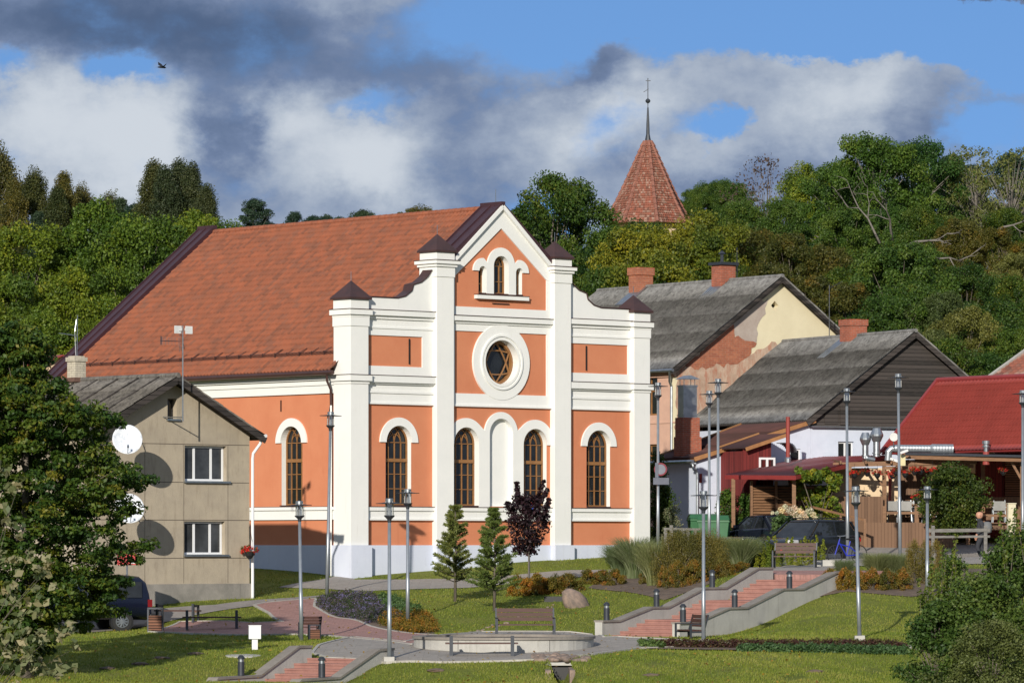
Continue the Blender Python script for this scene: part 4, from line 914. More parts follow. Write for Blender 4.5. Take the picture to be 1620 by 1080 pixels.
r = MB(); r.bx(-4.75, 4.72, -.2, .0, 4.6, 4.66); r.build('ledge_flashing', M['galv'], dh)
c = MB(); c.bx(-.38, .42, 4.1, 4.9, ZAp-.6, 9.1); c.bx(-.42, .46, 4.06, 4.94, 8.88, 9.14); c.build('chimney', M['brick'], dh)
c = MB(); c.prism([(-1.3, 4.6, ZAp-1.3*sl+.05), (-1.3, 5.2, ZAp-1.3*sl+.05), (-.1, 5.2, ZAp-.1*sl+.06), (-.1, 4.6, ZAp-.1*sl+.06)], .02); c.build('chimney_flashing', M['galv'], dh)
a = thing('aerial', PT(1312, 530, 185), 0, 'thin aerial pole between the yellow gable and the brick chimney', 'aerial')
r = MB(); r.tube([(0, 0, -1.2), (0, 0, 2.1)], .02, 5); r.tube([(0, 0, 1.95), (.55, 0, 2.25)], .012, 4); r.tube([(.1, -.1, 2.05), (.1, .1, 2.0)], .01, 4); r.build('mast', M['anthr'], a)
# ------------------------------------------------------------ annex with brown corrugated roof
AO = Vector((11.73, 173.87, 0))   # right end of the annex front = left corner of the barn house; local x runs left negative
an = thing('annex', AO, DR, 'low blue white annex with sloping brown corrugated roof and tall metal-topped brick chimney', 'annex')
b = MB(); b.plate([(-5.1, -.6), (-.01, -.6), (-.01, 4.7), (-5.1, 3.3)], [[(-.95, 3.2), (-.45, 3.2), (-.45, 3.75), (-.95, 3.75)]], 0, .25, 0); b.bx(-5.1, -4.85, .25, 2.75, -.6, 3.28)
b.build('wall', M['bluew'], an)
window(an, -.94, -.46, 3.21, 3.74, .05, M['pvc'], M['glass'], (), (), .05, .05)
wave_sheet('roof', (-5.35, -.2, 3.36), (-5.35, 3.2, 3.36), (.1, 5.1, 4.92), (.1, -.2, 4.92), 44, .028, M['onduline'], an, .03, rows=3, step=.015)
r = MB(); r.beam((-5.35, -.22, 3.3), (.1, -.22, 4.86), .04, .16); r.beam((-5.3, 3.2, 3.4), (.1, 5.1, 4.95), .06, .1); r.prism([(-5.3, -.2, 3.31), (-5.3, 3.2, 3.31), (.08, 5.1, 4.86), (.08, -.2, 4.86)], .04); r.build('fascia', M['timber2'], an)
r = MB(); r.tube([(-5.42, -.2, 3.22), (-5.42, 3.2, 3.22)], .07, 6); r.tube([(-5.35, -.05, 3.15), (-5.3, -.08, 2.9), (-5.15, -.08, 2.8), (-5.15, -.08, -.3)], .05, 6); r.build('gutter', M['galv'], an)
r = MB(); r.bx(-5.02, -4.9, -.02, .1, 2.4, 2.75); r.build('vent', M['redwood'], an)
def apt(px, s_y):   # world x at photo column on a line s_y behind the annex front, returns local x
    u = (px-810)/FPX; ox = AO.x-.454*s_y; oy = AO.y+.891*s_y; return (u*oy-ox)/(.891-.454*u)
x0 = apt(1076, 1.2); x1 = apt(1103, 1.2)
c = MB(); c.bx(x0, x1, 1.0, 1.6, 3.3, 4.95); c.bx(x0-.03, x1+.05, .95, 1.65, 3.3, 4.2); o = c.build('chimney', M['brick'], an)
c = MB(); c.bx(x0+.08, x1-.08, 1.08, 1.52, 4.95, 6.2); c.bx(x0+.05, x1-.05, 1.05, 1.55, 5.02, 5.06); c.bx(x0+.06, x1-.06, 1.06, 1.54, 6.15, 6.22)
for i, j in ((0, 0), (1, 0), (1, 1), (0, 1)): c.tube([(x0+.14+i*(x1-x0-.28), 1.14+j*.32, 6.2), (x0+.14+i*(x1-x0-.28), 1.14+j*.32, 6.45)], .015, 5)
cx = (x0+x1)/2; c.add([(x0-.02, .98, 6.45), (x1+.02, .98, 6.45), (x1+.02, 1.62, 6.45), (x0-.02, 1.62, 6.45), (cx, 1.0, 6.6), (cx, 1.6, 6.6)], [(0, 1, 4), (1, 2, 5, 4), (2, 3, 5), (3, 0, 4, 5), (3, 2, 1, 0)])
c.build('flue', M['galv'], o)
# red board porch
po = thing('porch', AO, DR, 'dark red boarded porch with small white window and brown roof in front of the annex', 'porch')
pl = apt(1177, -1.8); pr = apt(1220, -1.8)
b = MB(); b.plate([(pl, -.6), (pr, -.6), (pr, 4.0), (pl, 3.65)], [[(pl+.72, 2.55), (pl+1.12+.2, 2.55), (pl+1.32, 3.3), (pl+.72, 3.3)]], -1.8, -1.7, 0); b.plate([(-1.7, -.6), (0, -.6), (0, 3.6), (-1.7, 3.6)], [], pl, pl+.1, 0, ax='yz'); b.plate([(-1.7, -.6), (0, -.6), (0, 3.9), (-1.7, 3.9)], [], pr-.1, pr, 0, ax='yz'); b.build('wall', M['redwood'], po)
window(po, pl+.66, pl+1.38, 2.49, 3.36, -1.83, M['pvc'], M['glass2'], (pl+1.02,), (), .06, .08)
wave_sheet('roof', (pl-.1, -2.1, 3.72), (pl-.1, .0, 3.72), (pr+.5, .0, 4.28), (pr+.5, -2.1, 4.28), 20, .025, M['onduline'], po, .03)
b = MB(); b.beam((pl-.1, -2.12, 3.66), (pr+.5, -2.12, 4.22), .04, .14); b.beam((pl-.1, 0, 3.78), (pr+.5, 0, 4.34), .06, .06); b.build('fascia', M['timber2'], po)
# little curved awning
aw = thing('awning', PT(1231, 706, 171.2), DR, 'small curved grey door awning on the annex wall behind the porch', 'awning')
b = MB(); pts = [(.0, .0), (-.25, -.1), (-.42, -.32)]
p = arc(0, -.3, .42, 10, 100, 8); 
for (xa, za), (xb, zb) in zip(p, p[1:]): b.bx(min(xa, xb), max(xa, xb)+.01, -.7, .0, min(za, zb), max(za, zb)+.02)
b.build('hood', M['galv'], aw)
# ------------------------------------------------------------ red metal roof: steep roof of the restaurant
RA = Vector((-.6, .8, 0)); RB = Vector((-.8, -.6, 0))
rr = thing('restaurant', (0, 0, 0), 0, 'restaurant with steep red metal tile roof at the right edge', 'restaurant')
RF = Vector((XD(1483, 173), 173, 6.4)); RN = RF-RA*8
lo = lambda p, w=2.93, dz=-2.85: p+RB*w+Vector((0, 0, dz))
tint_red = M['redmetal']
def red_tiles(name, A, B, C, D, n, rows, parent):
    return wave_sheet(name, A, B, C, D, n, .018, M['redmetal'], parent, .03, rows=rows, step=.03, sub=4)
red_tiles('roof', lo(RN), lo(RF), RF, RN, 40, 12, rr)
op_ = lambda p: p-RB*4.2+Vector((0, 0, -4.08))
red_tiles('roof', op_(RN), op_(RF), RF, RN, 58, 16, rr)
b = MB(); b.beam(RF+Vector((0, 0, .04)), lo(RF, 2.93, -2.81), .14, .1); b.tube([RF+Vector((0, 0, .03)), RN+Vector((0, 0, .03))], .1, 8)
b.prism([RF-Vector((0, 0, .05)), RN-Vector((0, 0, .05)), lo(RN, 2.93, -2.9), lo(RF, 2.93, -2.9)], .05); b.build('ridge', M['redmetal2'], rr)
b = MB(); w0 = RF+RB*4.0; w1 = RN+RB*4.0; w2 = RN-RB*4; w3 = RF-RB*4
for p, q in ((w2, w3),): b.beam(Vector((p.x, p.y, 1.0)), Vector((q.x, q.y, 1.0)), .3, 2.8)
for P_ in (RF-RA*.2,): 
    q0 = P_+RB*2.8+Vector((0, 0, -2.85)); q1 = P_-RB*4+Vector((0, 0, -4.0)); b.prism([q0, P_-Vector((0, 0, .1)), q1], .1)
b.build('wall', M['cream'], rr)
# second orange tiled roof far right
ob = thing('house', (0, 0, 0), 0, 'house with orange tiled roof peeking above the red roof at the right edge', 'house')
b = MB(); A = PT(1566, 600, 190); B_ = PT(1640, 600, 189); Cc = PT(1640, 556, 192); 
A = Vector((XD(1560, 188), 188, 7.0)); T_ = Vector((XD(1645, 190), 190, ZD(552, 190)))
def quadroof(name, a, b_, c, d, ncol, nrow, m, parent, seed=2, amp=.03, step=.03):
    a, b_, c, d = map(Vector, (a, b_, c, d)); g = np.random.default_rng(seed); sub = 4; nrm = (b_-a).cross(d-a).normalized(); nrm = nrm if nrm.z > 0 else -nrm
    V = []; F = []; T = []; nc = ncol*sub; tn = g.random((nrow, ncol))
    for r in range(nrow):
        o = len(V)
        for q, l in ((r/nrow, step), ((r+1)/nrow, 0), (r/nrow, -.01)):
            for j in range(nc+1): V.append(tuple(a.lerp(b_, j/nc).lerp(d.lerp(c, j/nc), q)+nrm*(l+amp*math.cos(2*math.pi*j/sub)+g.normal()*.004)))
        m1 = nc+1
        for j in range(nc): F.append((o+j, o+j+1, o+m1+j+1, o+m1+j)); F.append((o+2*m1+j, o+2*m1+j+1, o+j+1, o+j)); T += [tn[r, j//sub]]*2
    return np_mesh(name, np.array(V), np.array(F), m, parent, np.array(T))
e0 = Vector((XD(1556, 187), 187, ZD(603, 187))); r0 = Vector((XD(1632, 190), 190, ZD(549, 190))); dx = Vector((5.2, -5.5, 0))
quadroof('roof', e0, e0+dx, r0+dx, r0, 24, 12, M['oldtile'], ob)
b = MB(); b.beam(e0+Vector((0, 0, .03)), r0+Vector((0, 0, .06)), .16, .1); b.build('verge', M['kerb'], ob)
q = e0+Vector((.3, .2, 0)); b = MB(); b.prism([q, e0+dx, e0+dx+Vector((4, 3, 0)), q+Vector((4, 3, 0))], 6.0); b.build('wall', M['cream'], ob)
# red-roofed hut far left behind the hall
hu = thing('hut', (0, 0, 0), 0, 'small cream hut with red roof behind the left end of the hall roof', 'hut')
HC = Vector((XD(95, 186), 186, 0)); b = MB()
zt = ZD(561, 186); ze = ZD(573, 186)
b.plate([(-.75, -2), (.75, -2), (.75, ze), (0, zt-.08), (-.75, ze)], [], 0, 3, 0); o = b.build('wall', M['cream'], hu); 
b = MB(); b.prism([(0, -.3, zt), (0, 3.3, zt), (-1.0, 3.3, ze-.08), (-1.0, -.3, ze-.08)], .06); b.prism([(0, -.3, zt), (0, 3.3, zt), (1.0, 3.3, ze-.08), (1.0, -.3, ze-.08)], .06); o2 = b.build('roof', M['redmetal'], hu)
hu.location = HC; hu.rotation_euler = (0, 0, R(30))
# ------------------------------------------------------------ tower with tall tiled spire roof
TD = 300.0; tw = thing('church_tower', (XD(1025, TD), TD, 0), 0, 'old tower with tall weathered tiled spire rising above the trees', 'tower')
s_ = TD/FPX; zb = (861-356)*s_; zt = (861-224)*s_; n = 8; rot = R(22.5-12)
prof = [(70*s_, 0), (50*s_, .27), (34*s_, .52), (18*s_, .78), (5*s_, 1.0)]
V = []; F = []; T = []; g = np.random.default_rng(5); rows = 34; per = 13; sub = 3
def pr(q):
    for (ra, a), (rb, b_) in zip(prof, prof[1:]):
        if q <= b_: return ra+(rb-ra)*(q-a)/(b_-a)
    return prof[-1][0]
for k in range(n):
    a0 = rot+k*2*math.pi/n; a1 = a0+2*math.pi/n; tn = g.random((rows, per)); nx_ = math.cos((a0+a1)/2); ny_ = math.sin((a0+a1)/2)
    for r in range(rows):
        o = len(V); q0 = r/rows; q1 = (r+1)/rows; nc = per*sub
        for q, l in ((q0, .07), (q1, 0.0), (q0, -.02)):
            R_ = pr(q)
            for j in range(nc+1):
                t_ = j/nc; x = R_*(math.cos(a0)*(1-t_)+math.cos(a1)*t_); y = R_*(math.sin(a0)*(1-t_)+math.sin(a1)*t_); w_ = l+.04*math.cos(2*math.pi*j/sub)+g.normal()*.012
                V.append((x+nx_*w_, y+ny_*w_, zb+(zt-zb)*q+.3*w_))
        m1 = nc+1
        for j in range(nc): F.append((o+j, o+j+1, o+m1+j+1, o+m1+j)); F.append((o+2*m1+j, o+2*m1+j+1, o+j+1, o+j)); T += [tn[r, j//sub]]*2
np_mesh('roof', np.array(V), np.array(F), M['oldtile'], tw, np.array(T))
b = MB()
for k in range(n):
    a0 = rot+k*2*math.pi/n
    for i in range(14):
        qa = i/14; qb = (i+1)/14+.01; b.tube([((pr(qa)+.06)*math.cos(a0), (pr(qa)+.06)*math.sin(a0), zb+(zt-zb)*qa+.03), ((pr(qb)+.02)*math.cos(a0), (pr(qb)+.02)*math.sin(a0), zb+(zt-zb)*min(1, qb)+.03)], [.13, .10], 6)
b.build('ridge', mat('old_ridge_tiles', (.30,.12,.08), (.18,.08,.06), 4, .85), tw)
b = MB(); b.lathe([(5.8*s_, -.35), (5.2*s_, .0), (2.8*s_, .5), (2.4*s_, 1.2), (1.2*s_, 2.3), (.6*s_, 50*s_)], (0, 0, zt), 10); b.tube([(0, 0, zt+40*s_), (0, 0, ZD(124, TD))], .03, 5)
b.lathe([(0.02, -.18), (.13, -.1), (.18, 0), (.13, .1), (.02, .18)], (0, 0, ZD(160, TD)), 10)
zq = ZD(128, TD); b.beam((-.15, 0, zq), (.18, 0, zq), .03, .05); b.beam((-.3, 0, ZD(146, TD)), (.05, 0, ZD(141, TD)), .03, .04); b.build('finial', M['anthr'], tw)
b = MB(); b.lathe([(2.25, -20), (2.25, -.2), (2.4, -.1), (2.4, .1)], (0, 0, zb), 8, rot=rot); b.build('wall', M['cream'], tw)
# ------------------------------------------------------------ stairs
def stair(o, lab, levels, cop_l, cop_r, s0, s1, wall_lab, deep):
    """levels: (s, z) of tread edges; cop: coping polylines (s, z) on each side wall"""
    st = thing('stairs', (o.x, o.y, 0), math.atan2(SD.y, SD.x)-math.pi/2, lab, 'stairs')
    m = MB()
    for (sa, za), (sb, zb_) in zip(levels, levels[1:]): m.bx(.0, WID, sa, sb+.02, deep, za); m.bx(.0, WID, sa-.02, sa+.05, za-.045, za+.004) if za > levels[0][1]+.01 else None
    tr = m.build('treads', M['redstep'], st)
    out = []
    for x0, x1, cp in ((-.26, 0, cop_l), (WID, WID+.26, cop_r)):
        w = MB(); pts = [(cp[0][0], deep)]+[(a, z-.06) for a, z in cp]+[(cp[-1][0], deep)]; w.plate(pts, [], x0, x1, 0, ax='yz'); wo = w.build('side_wall', M['conc'], st)
        c = MB(); top = [(a, z) for a, z in cp]; c.plate(top+[(a, z-.06) for a, z in reversed(cp)], [], x0-.04, x1+.04, 0, ax='yz'); c.build('coping', M['coping'], wo)
    return st
lv = [(.3, -2.86)]
def flight(sa, sb, za, zb_, n):
    for i in range(n): lv.append((sa+(sb-sa)*i/n, za+(zb_-za)*(i+1)/n))
flight(.55, 2.9, -2.86, -2.30, 5); flight(4.0, 6.0, -2.30, -1.74, 5); flight(7.5, 9.5, -1.74, -1.12, 5); lv.append((10.3, -1.12))
cop = [(0, -2.29), (.95, -2.29), (2.83, -1.91), (3.78, -1.91), (5.91, -1.34), (7.2, -1.34), (9.2, -.73), (10.15, -.73)]
copr = [(0, -2.32), (.95, -2.32), (2.83, -1.91), (3.9, -1.91), (6.1, -1.36), (7.3, -1.36), (9.4, -.86), (10.2, -.84)]
stair(UO, 'long flight of red steps between pale walls climbing to the upper plaza', lv, cop, copr, 0, 10, '', -4.2)
lv = [(-5.0, -4.05)]
for i in range(7): lv.append((-3.3+i*.42, -3.97+i*.135+.0))
lv.append((.02, -3.1))
lv = [(-5.0, -4.0)]+[(-2.95+i*.43, -3.87+i*.13) for i in range(6)]+[(-.2, -3.09), (.12, -3.09)]
stair(LO, 'short flight of red steps with sloping walls at the bottom left of the paved circle', lv, [(-4.6, -3.9), (-4.2, -3.52), (-2.34, -3.5), (-.61, -2.75), (0, -2.75)], [(-4.8, -3.9), (-4.2, -3.52), (-2.5, -3.5), (-.7, -2.8), (0, -2.78)], -4, 0, '', -5.0)
# upper landing of red blocks (level)
m = MB(); a = [spt(UO, s, w) for s, w in ((10.28, 0), (10.28, WID), (11.9, WID+.6), (12.4, -1.0), (11.0, -1.1))]
m.prism([(p.x, p.y, -.96 if i < 2 else -.84) for i, p in enumerate(a)], .4); tag(m.build('landing', M['redpave']), kind='structure')
# ------------------------------------------------------------ bollards
def mk_bollard():
    t = thing('bollard_light', (0, 0, 0), 0, '', 'bollard light', 'bollard lights on the stair walls')
    m = MB(); m.lathe([(.085, 0), (.085, .34)], n=14); m.build('post', M['anthr'], t)
    m = MB(); m.lathe([(.07, .34), (.07, .41)], n=14); m.build('lens', M['galv'], t)
    m = MB(); m.lathe([(.095, .41), (.095, .44), (.05, .50), (.01, .51)], n=14); m.build('cap', M['anthr'], t); return t
bp = mk_bollard()
blist = [(UO, .45, -.13, -2.29, 'bollard light on the lowest level of the long stair wall beside the lawn'), (UO, 3.3, -.13, -1.91, 'bollard light on the middle lower level of the left wall of the long stairs'), (UO, 6.6, -.13, -1.34, 'bollard light on the upper level of the left wall of the long stairs'),
 (UO, .4, WID+.13, -2.32, 'bollard light at the foot of the right stair wall beside the slim bench'), (UO, 3.4, WID+.13, -1.91, 'bollard light halfway up the right wall of the long stairs'), (UO, 6.7, WID+.13, -1.36, 'bollard light near the top of the right wall of the long stairs'),
 (LO, -3.0, -.13, -3.5, 'bollard light on the left wall of the short lower stairs'), (LO, -3.1, WID+.13, -3.5, 'bollard light on the right wall of the short lower stairs')]
for i, (o, s, w, z, lab) in enumerate(blist):
    p = spt(o, s, w); b = bp if i == 0 else dup(bp); b.location = (p.x, p.y, z); b['label'] = lab; b.scale = (1.08, 1.08, 1.08)
# ------------------------------------------------------------ street lamps
def mk_lamp(h):
    t = thing('street_lamp', (0, 0, 0), 0, '', 'street lamp')
    m = MB(); m.tube([(0, 0, 0), (0, 0, h*.35), (0, 0, h*.35+.01), (0, 0, h-.55)], [.062, .06, .052, .045], 10); m.build('pole', M['lampgrey'], t, smooth=True)
    m = MB(); m.lathe([(.05, h-.58), (.06, h-.5), (.14, h-.42), (.145, h-.39)], n=14); m.build('collar', M['anthr'], t)
    m = MB(); m.lathe([(.12, h-.41), (.12, h-.06)], n=16); hd = m.build('lantern_glass', M['clear'], t)
    m = MB()
    for k in range(4): a = R(45+90*k); m.tube([(.13*math.cos(a), .13*math.sin(a), h-.4), (.13*math.cos(a), .13*math.sin(a), h-.02)], .008, 4)
    m.lathe([(.05, h-.38), (.05, h-.28), (.035, h-.27), (.035, h-.1)], n=8); m.build('lantern_frame', M['lampin'], hd)
    m = MB(); m.lathe([(.36, h-.085), (.37, h-.07), (.20, h-.055), (.12, h-.04), (.02, h-.038)], n=22); ht = m.build('hat', M['anthr'], t); m = MB(); m.lathe([(.11, h-.04), (.11, h+.05), (.09, h+.06)], n=14); m.build('hat_cap', M['galv'], ht); return t
lab = {}
LT = mk_lamp(6.2); LS = mk_lamp(4.3); usedT = usedS = False
def lamp(kind, px, py, D, label, group, lean=0, base=False, hh=None):
    global usedT, usedS
    pr_ = LT if kind == 't' else LS; first = not (usedT if kind == 't' else usedS); o = pr_ if first else dup(pr_)
    if kind == 't': usedT = True
    else: usedS = True
    z = ZD(py, D) if py else h1(XD(px, D), D)
    o.location = (XD(px, D), D, z); o.rotation_euler = (0, R(lean), 0); o['label'] = label; o['group'] = group
    if hh: o.scale = (1, 1, hh)
    if base:
        m = MB(); m.bx(-.14, .14, -.14, .14, -.12, .13); f = m.build('footing', M['conc'], o)
    return o
gt = 'tall street lamps'; gs = 'short lantern posts in the park'
def tl(px, top, D, label, py=None, lean=0):
    z = ZD(top, D)-6.2-.05; o = lamp('t', px, None, D, label, gt, lean); o.location.z = h1(XD(px, D), D)-.03; hgt = ZD(top, D)-o.location.z; o.scale = (1, 1, hgt/6.26)
def sl_(px, top, D, label, lean=0, base=False):
    o = lamp('s', px, None, D, label, gs, lean, base); g_ = h1(XD(px, D), D); o.location.z = g_; o.scale = (1, 1, (ZD(top, D)-g_)/4.36)
tl(517, 651, 146.5, 'tall leaning street lamp in front of the left corner of the orange hall', lean=-1.2*-1)
tl(1041, 605, 163, 'tall street lamp carrying the round prohibition sign by the right pier of the hall')
tl(1122, 618, 161, 'tall street lamp left of the twin beside the green wheeled bin')
tl(1136, 599, 156, 'tall street lamp right of its twin, in front of the red boarded porch')
tl(1341, 614, 154, 'tall street lamp in front of the dark estate car, beside the blue bicycle', lean=-.3)
tl(1424, 591, 152, 'tallest street lamp, in front of the restaurant terrace', lean=-.6)
tl(1618, 617, 152, 'tall street lamp cut off by the right edge of the picture')
sl_(477, 792, 129.2, 'short lantern post beside the lower left stairs and small bench', lean=-.9)
sl_(616, 788, 119, 'short lantern post on a concrete footing right of the lower stairs', base=True)
sl_(645, 773, 136.2, 'short lantern post standing in the flower bed before the hall')
sl_(1113, 776, 125.2, 'short lantern post beside the slim bench at the foot of the long stairs', base=True)
sl_(1360, 769, 124.5, 'short lantern post on the grassy slope right of the long stairs', lean=-1.6, base=True)
sl_(1467, 769, 138, 'short lantern post rising out of the willow bush at the right')
# signs
sg = thing('prohibition_sign', PT(1045, 742, 162.8), 0, 'round grey traffic sign with dark red rim seen on a tall lamp post', 'traffic sign')
def disc(mb, r, y0, y1, z=0, m=0, n=28): mb.plate([(r*math.cos(2*math.pi*i/n), z+r*math.sin(2*math.pi*i/n)) for i in range(n)], [], y0, y1, m)
m = MB(); disc(m, .24, -.01, .0, 0, 1); m.plate([(.24*math.cos(2*math.pi*i/28), .24*math.sin(2*math.pi*i/28)) for i in range(28)], [[(.185*math.cos(2*math.pi*i/28), .185*math.sin(2*math.pi*i/28)) for i in range(28)]], -.018, -.012, 0); m.build('disc', [mat('dull_red_sign', (.20,.035,.05)), mat('grey_sign_back', (.2,.21,.25))], sg)
m = MB(); m.bx(-.27, .31, -.02, 0, -.56, -.31); m.bx(-.2, -.08, -.03, .0, -.3, .24); m.build('plate', mat('grey_sign_plate', (.13,.14,.18)), sg)
sg = thing('no_stopping_sign', (XD(837, 149), 149, h1(XD(837, 149), 149)), 0, 'blue and red no stopping sign on a grey pole behind the purple maple', 'traffic sign')
zt = ZD(803, 149)-sg.location.z; m = MB(); m.tube([(0, .03, 0), (0, .03, zt+.15)], .035, 8); m.build('pole', M['lampgrey'], sg)
m = MB(); disc(m, .20, -.012, 0, zt, 1); ring_ = lambda r: [(r*math.cos(2*math.pi*i/28), zt+r*math.sin(2*math.pi*i/28)) for i in range(28)]
m.plate(ring_(.2), [ring_(.155)], -.02, -.013, 0); m.beam((-.125, -.019, zt-.125), (.125, -.019, zt+.125), .012, .05, 0, up=(0, 1, 0)); m.beam((-.125, -.024, zt+.125), (.125, -.024, zt-.125), .012, .05, 0, up=(0, 1, 0)); m.build('disc', [mat('sign_red', (.6,.03,.03)), mat('sign_blue', (.02,.09,.45))], sg)
sg = thing('sign_board', (XD(201, 139.5), 139.5, h1(XD(201, 139.5), 139.5)), 0, 'rounded red board on a thin grey pole, half hidden by the large maple', 'sign')
m = MB(); m.tube([(0, 0, 0), (0, 0, 2.4)], .03, 6); m.build('pole', M['galv'], sg)
zt = ZD(893, 139.5)-sg.location.z; m = MB(); m.plate([(-.3, zt), (.4, zt), (.38, zt+.2), (.27, zt+.36), (.05, zt+.44), (-.3, zt+.45)], [], -.1, .05, 0); bb = m.build('board', M['redplastic'], sg)
m = MB(); m.bx(.14, .32, -.11, -.1, zt+.04, zt+.11); m.build('label_plate', M['white_metal'], bb)
# ------------------------------------------------------------ benches
def mk_bench(back=True, W_=1.75):
    t = thing('park_bench', (0, 0, 0), 0, '', 'bench')
    for s in (-1, 1):
        m = MB(); x = s*(W_/2-.04)
        m.beam((x, -.24, 0), (x, -.24, .62), .06, .06, up=(0, 1, 0)); m.beam((x, .2, 0), (x, .2, .44), .06, .06, up=(0, 1, 0)); m.bx(x-.03, x+.03, -.24, .24, .36, .41)
        if back: m.beam((x, .2, .38), (x, .36, .88), .05, .05, up=(0, 1, 0)); m.bx(x-.03, x+.03, -.27, .24, .6, .63)
        m.build('frame', M['anthr'], t)
    m = MB()
    for i in range(4): y = -.2+i*.12; m.bx(-W_/2+.06, W_/2-.06, y, y+.1, .41, .445)
    m.build('seat', M['benchwood'], t)
    if back:
        m = MB()
        for i in range(3): z = .53+i*.12; y = .25+i*.036; m.bx(-W_/2+.06, W_/2-.06, y-.015, y+.015, z, z+.105)
        m.build('backrest', M['benchwood'], t)
    return t
def mk_stool_bench():
    t = thing('park_bench', (0, 0, 0), 0, '', 'bench')
    for s in (-1, 1):
        m = MB(); x = s*.8
        m.beam((x, -.2, 0), (x, -.2, .59), .09, .08, up=(0, 1, 0)); m.beam((x, .2, 0), (x, .2, .56), .07, .07, up=(0, 1, 0)); m.bx(x-.035, x+.035, -.23, .23, .49, .56); m.build('frame', M['anthr'], t)
    m = MB()
    for i in range(3): m.bx(-.95, .95, -.19+i*.13, -.07+i*.13, .36, .40)
    m.build('seat', M['benchwood'], t); return t
B1 = mk_bench(); B1.location = (XD(831, 128.5), 128.5, -2.77); B1['label'] = 'wooden park bench with tall back standing just behind the round planter'; B1.rotation_euler = (0, 0, R(3)); B1.scale = (1, 1, 1.05)
b = dup(B1, (XD(1257, 147.6), 147.6, -.82), R(-14), 'wooden park bench at the top of the stairs before the parked cars'); b.scale = (.84, .84, 1.0)
b = dup(B1, (XD(1092, 128), 128, -2.9), R(-72), 'slim wooden bench seen from its end at the foot of the long stairs'); b.scale = (.75, .9, 1)
b = dup(B1, (XD(490, 131.5), 131.5, h1(XD(490, 131.5), 131.5)), R(200), 'dark slatted bench seen from behind beside the lower left lantern post'); b.scale = (.34, .8, .72)
B2 = mk_stool_bench(); B2.location = (XD(335, 136), 136, h1(XD(335, 136), 136)); B2['label'] = 'backless bench with black frames on the red path before the beige house'; B2.rotation_euler = (0, 0, R(4)); B2.scale = (.95, 1, 1.05)
b = dup(B2, (XD(281, 140.3), 140.3, h1(XD(281, 140.3), 140.3)), R(-20), 'backless bench behind the first one, nearer the beige house'); b.scale = (.78, 1, 1.05)
b = dup(B2, (XD(762, 120.4), 120.4, -3.06), R(2), 'backless bench with black posts directly in front of the round planter'); b.scale = (1.04, 1, 1)
def mk_bin():
    t = thing('litter_bin', (0, 0, 0), 0, '', 'litter bin')
    m = MB(); m.bx(-.2, .2, -.2, .2, .06, .5); m.build('body', M['slat'], t)
    m = MB()
    for s in (-1, 1): m.beam((s*.22, 0, 0), (s*.22, 0, .72), .05, .3, up=(0, 1, 0))
    m.bx(-.24, .24, -.15, .15, .70, .75); m.build('frame', M['anthr'], t); return t
LB = mk_bin(); LB.location = (XD(246, 136.5), 136.5, h1(XD(246, 136.5), 136.5)); LB['label'] = 'square litter bin with black hoop frame at the left end of the red path'
dup(LB, (XD(497, 129.8), 129.8, h1(XD(497, 129.8), 129.8)), R(15), 'low litter bin beside the dark slatted bench', scale=(.7, .7, .6))
# planter ring
pl_ = thing('round_planter', (XD(797, 123.9), 123.9, -2.98), 0, 'low round pale concrete planter ring with dark coping in the paved circle', 'planter')
m = MB(); n = 48; ro = 2.52
for k in range(n):
    a = 2*math.pi*k/n; a2 = 2*math.pi*(k+1)/n
    if k % 8 == 0: a += .006
    vs = [(r_*math.cos(q), r_*math.sin(q), z) for z in (0, .36) for r_, q in ((ro, a), (ro, a2), (ro-.25, a2), (ro-.25, a))]
    m.add(vs, [(3, 2, 1, 0), (4, 5, 6, 7), (0, 1, 5, 4), (2, 3, 7, 6)])
m.build('wall', M['conc'], pl_)
m = MB()
for k in range(n):
    a = 2*math.pi*k/n; a2 = 2*math.pi*(k+1)/n
    vs = [(r_*math.cos(q), r_*math.sin(q), z) for z in (.36, .43) for r_, q in ((ro+.05, a), (ro+.05, a2), (ro-.32, a2), (ro-.32, a))]
    m.add(vs, [(3, 2, 1, 0), (4, 5, 6, 7), (0, 1, 5, 4), (2, 3, 7, 6)])
m.build('coping', M['coping'], pl_)
m = MB(); m.lathe([(ro-.26, .0), (ro-.26, .25), (.02, .28)], n=32); m.build('soil', M['soil'], pl_)
# utility box
ub = thing('utility_box', (XD(403, 124.5), 124.5, h1(XD(403, 124.5), 124.5)), R(8), 'small white electric box on a post standing on the lawn', 'utility box')
m = MB(); m.bx(-.08, .08, -.05, .05, -.05, .33); m.build('post', M['pvc'], ub)
m = MB(); m.bx(-.17, .17, -.1, .1, .3, .68); m.bx(-.18, .18, -.11, .11, .665, .69); m.build('cabinet', M['pvc'], ub, bevel=.01)
m = MB(); m.lathe([(.5, -.1), (.5, .0), (.02, .01)], n=24); o = m.build('manhole_cover', M['conc']); p = G(385, 1037); o.location = (p.x, p.y, p.z+.02); o.rotation_euler = (R(3), 0, 0); tag(o, 'round pale concrete cover flush in the lawn below the white box', 'manhole cover')
p = G(1540, 858); ub = thing('utility_box', (XD(1600, 160), 160, h1(XD(1600, 160), 160)), R(8), 'tall cream cabinet standing by the terrace at the right', 'utility box')
m = MB(); m.bx(-.14, .14, -.12, .12, 0, ZD(797, 160)-ub.location.z); m.bx(-.16, .16, -.14, .14, ZD(797, 160)-ub.location.z, ZD(797, 160)-ub.location.z+.04); m.build('cabinet', mat('cream_cabinet', (.62,.56,.40)), ub, bevel=.01)
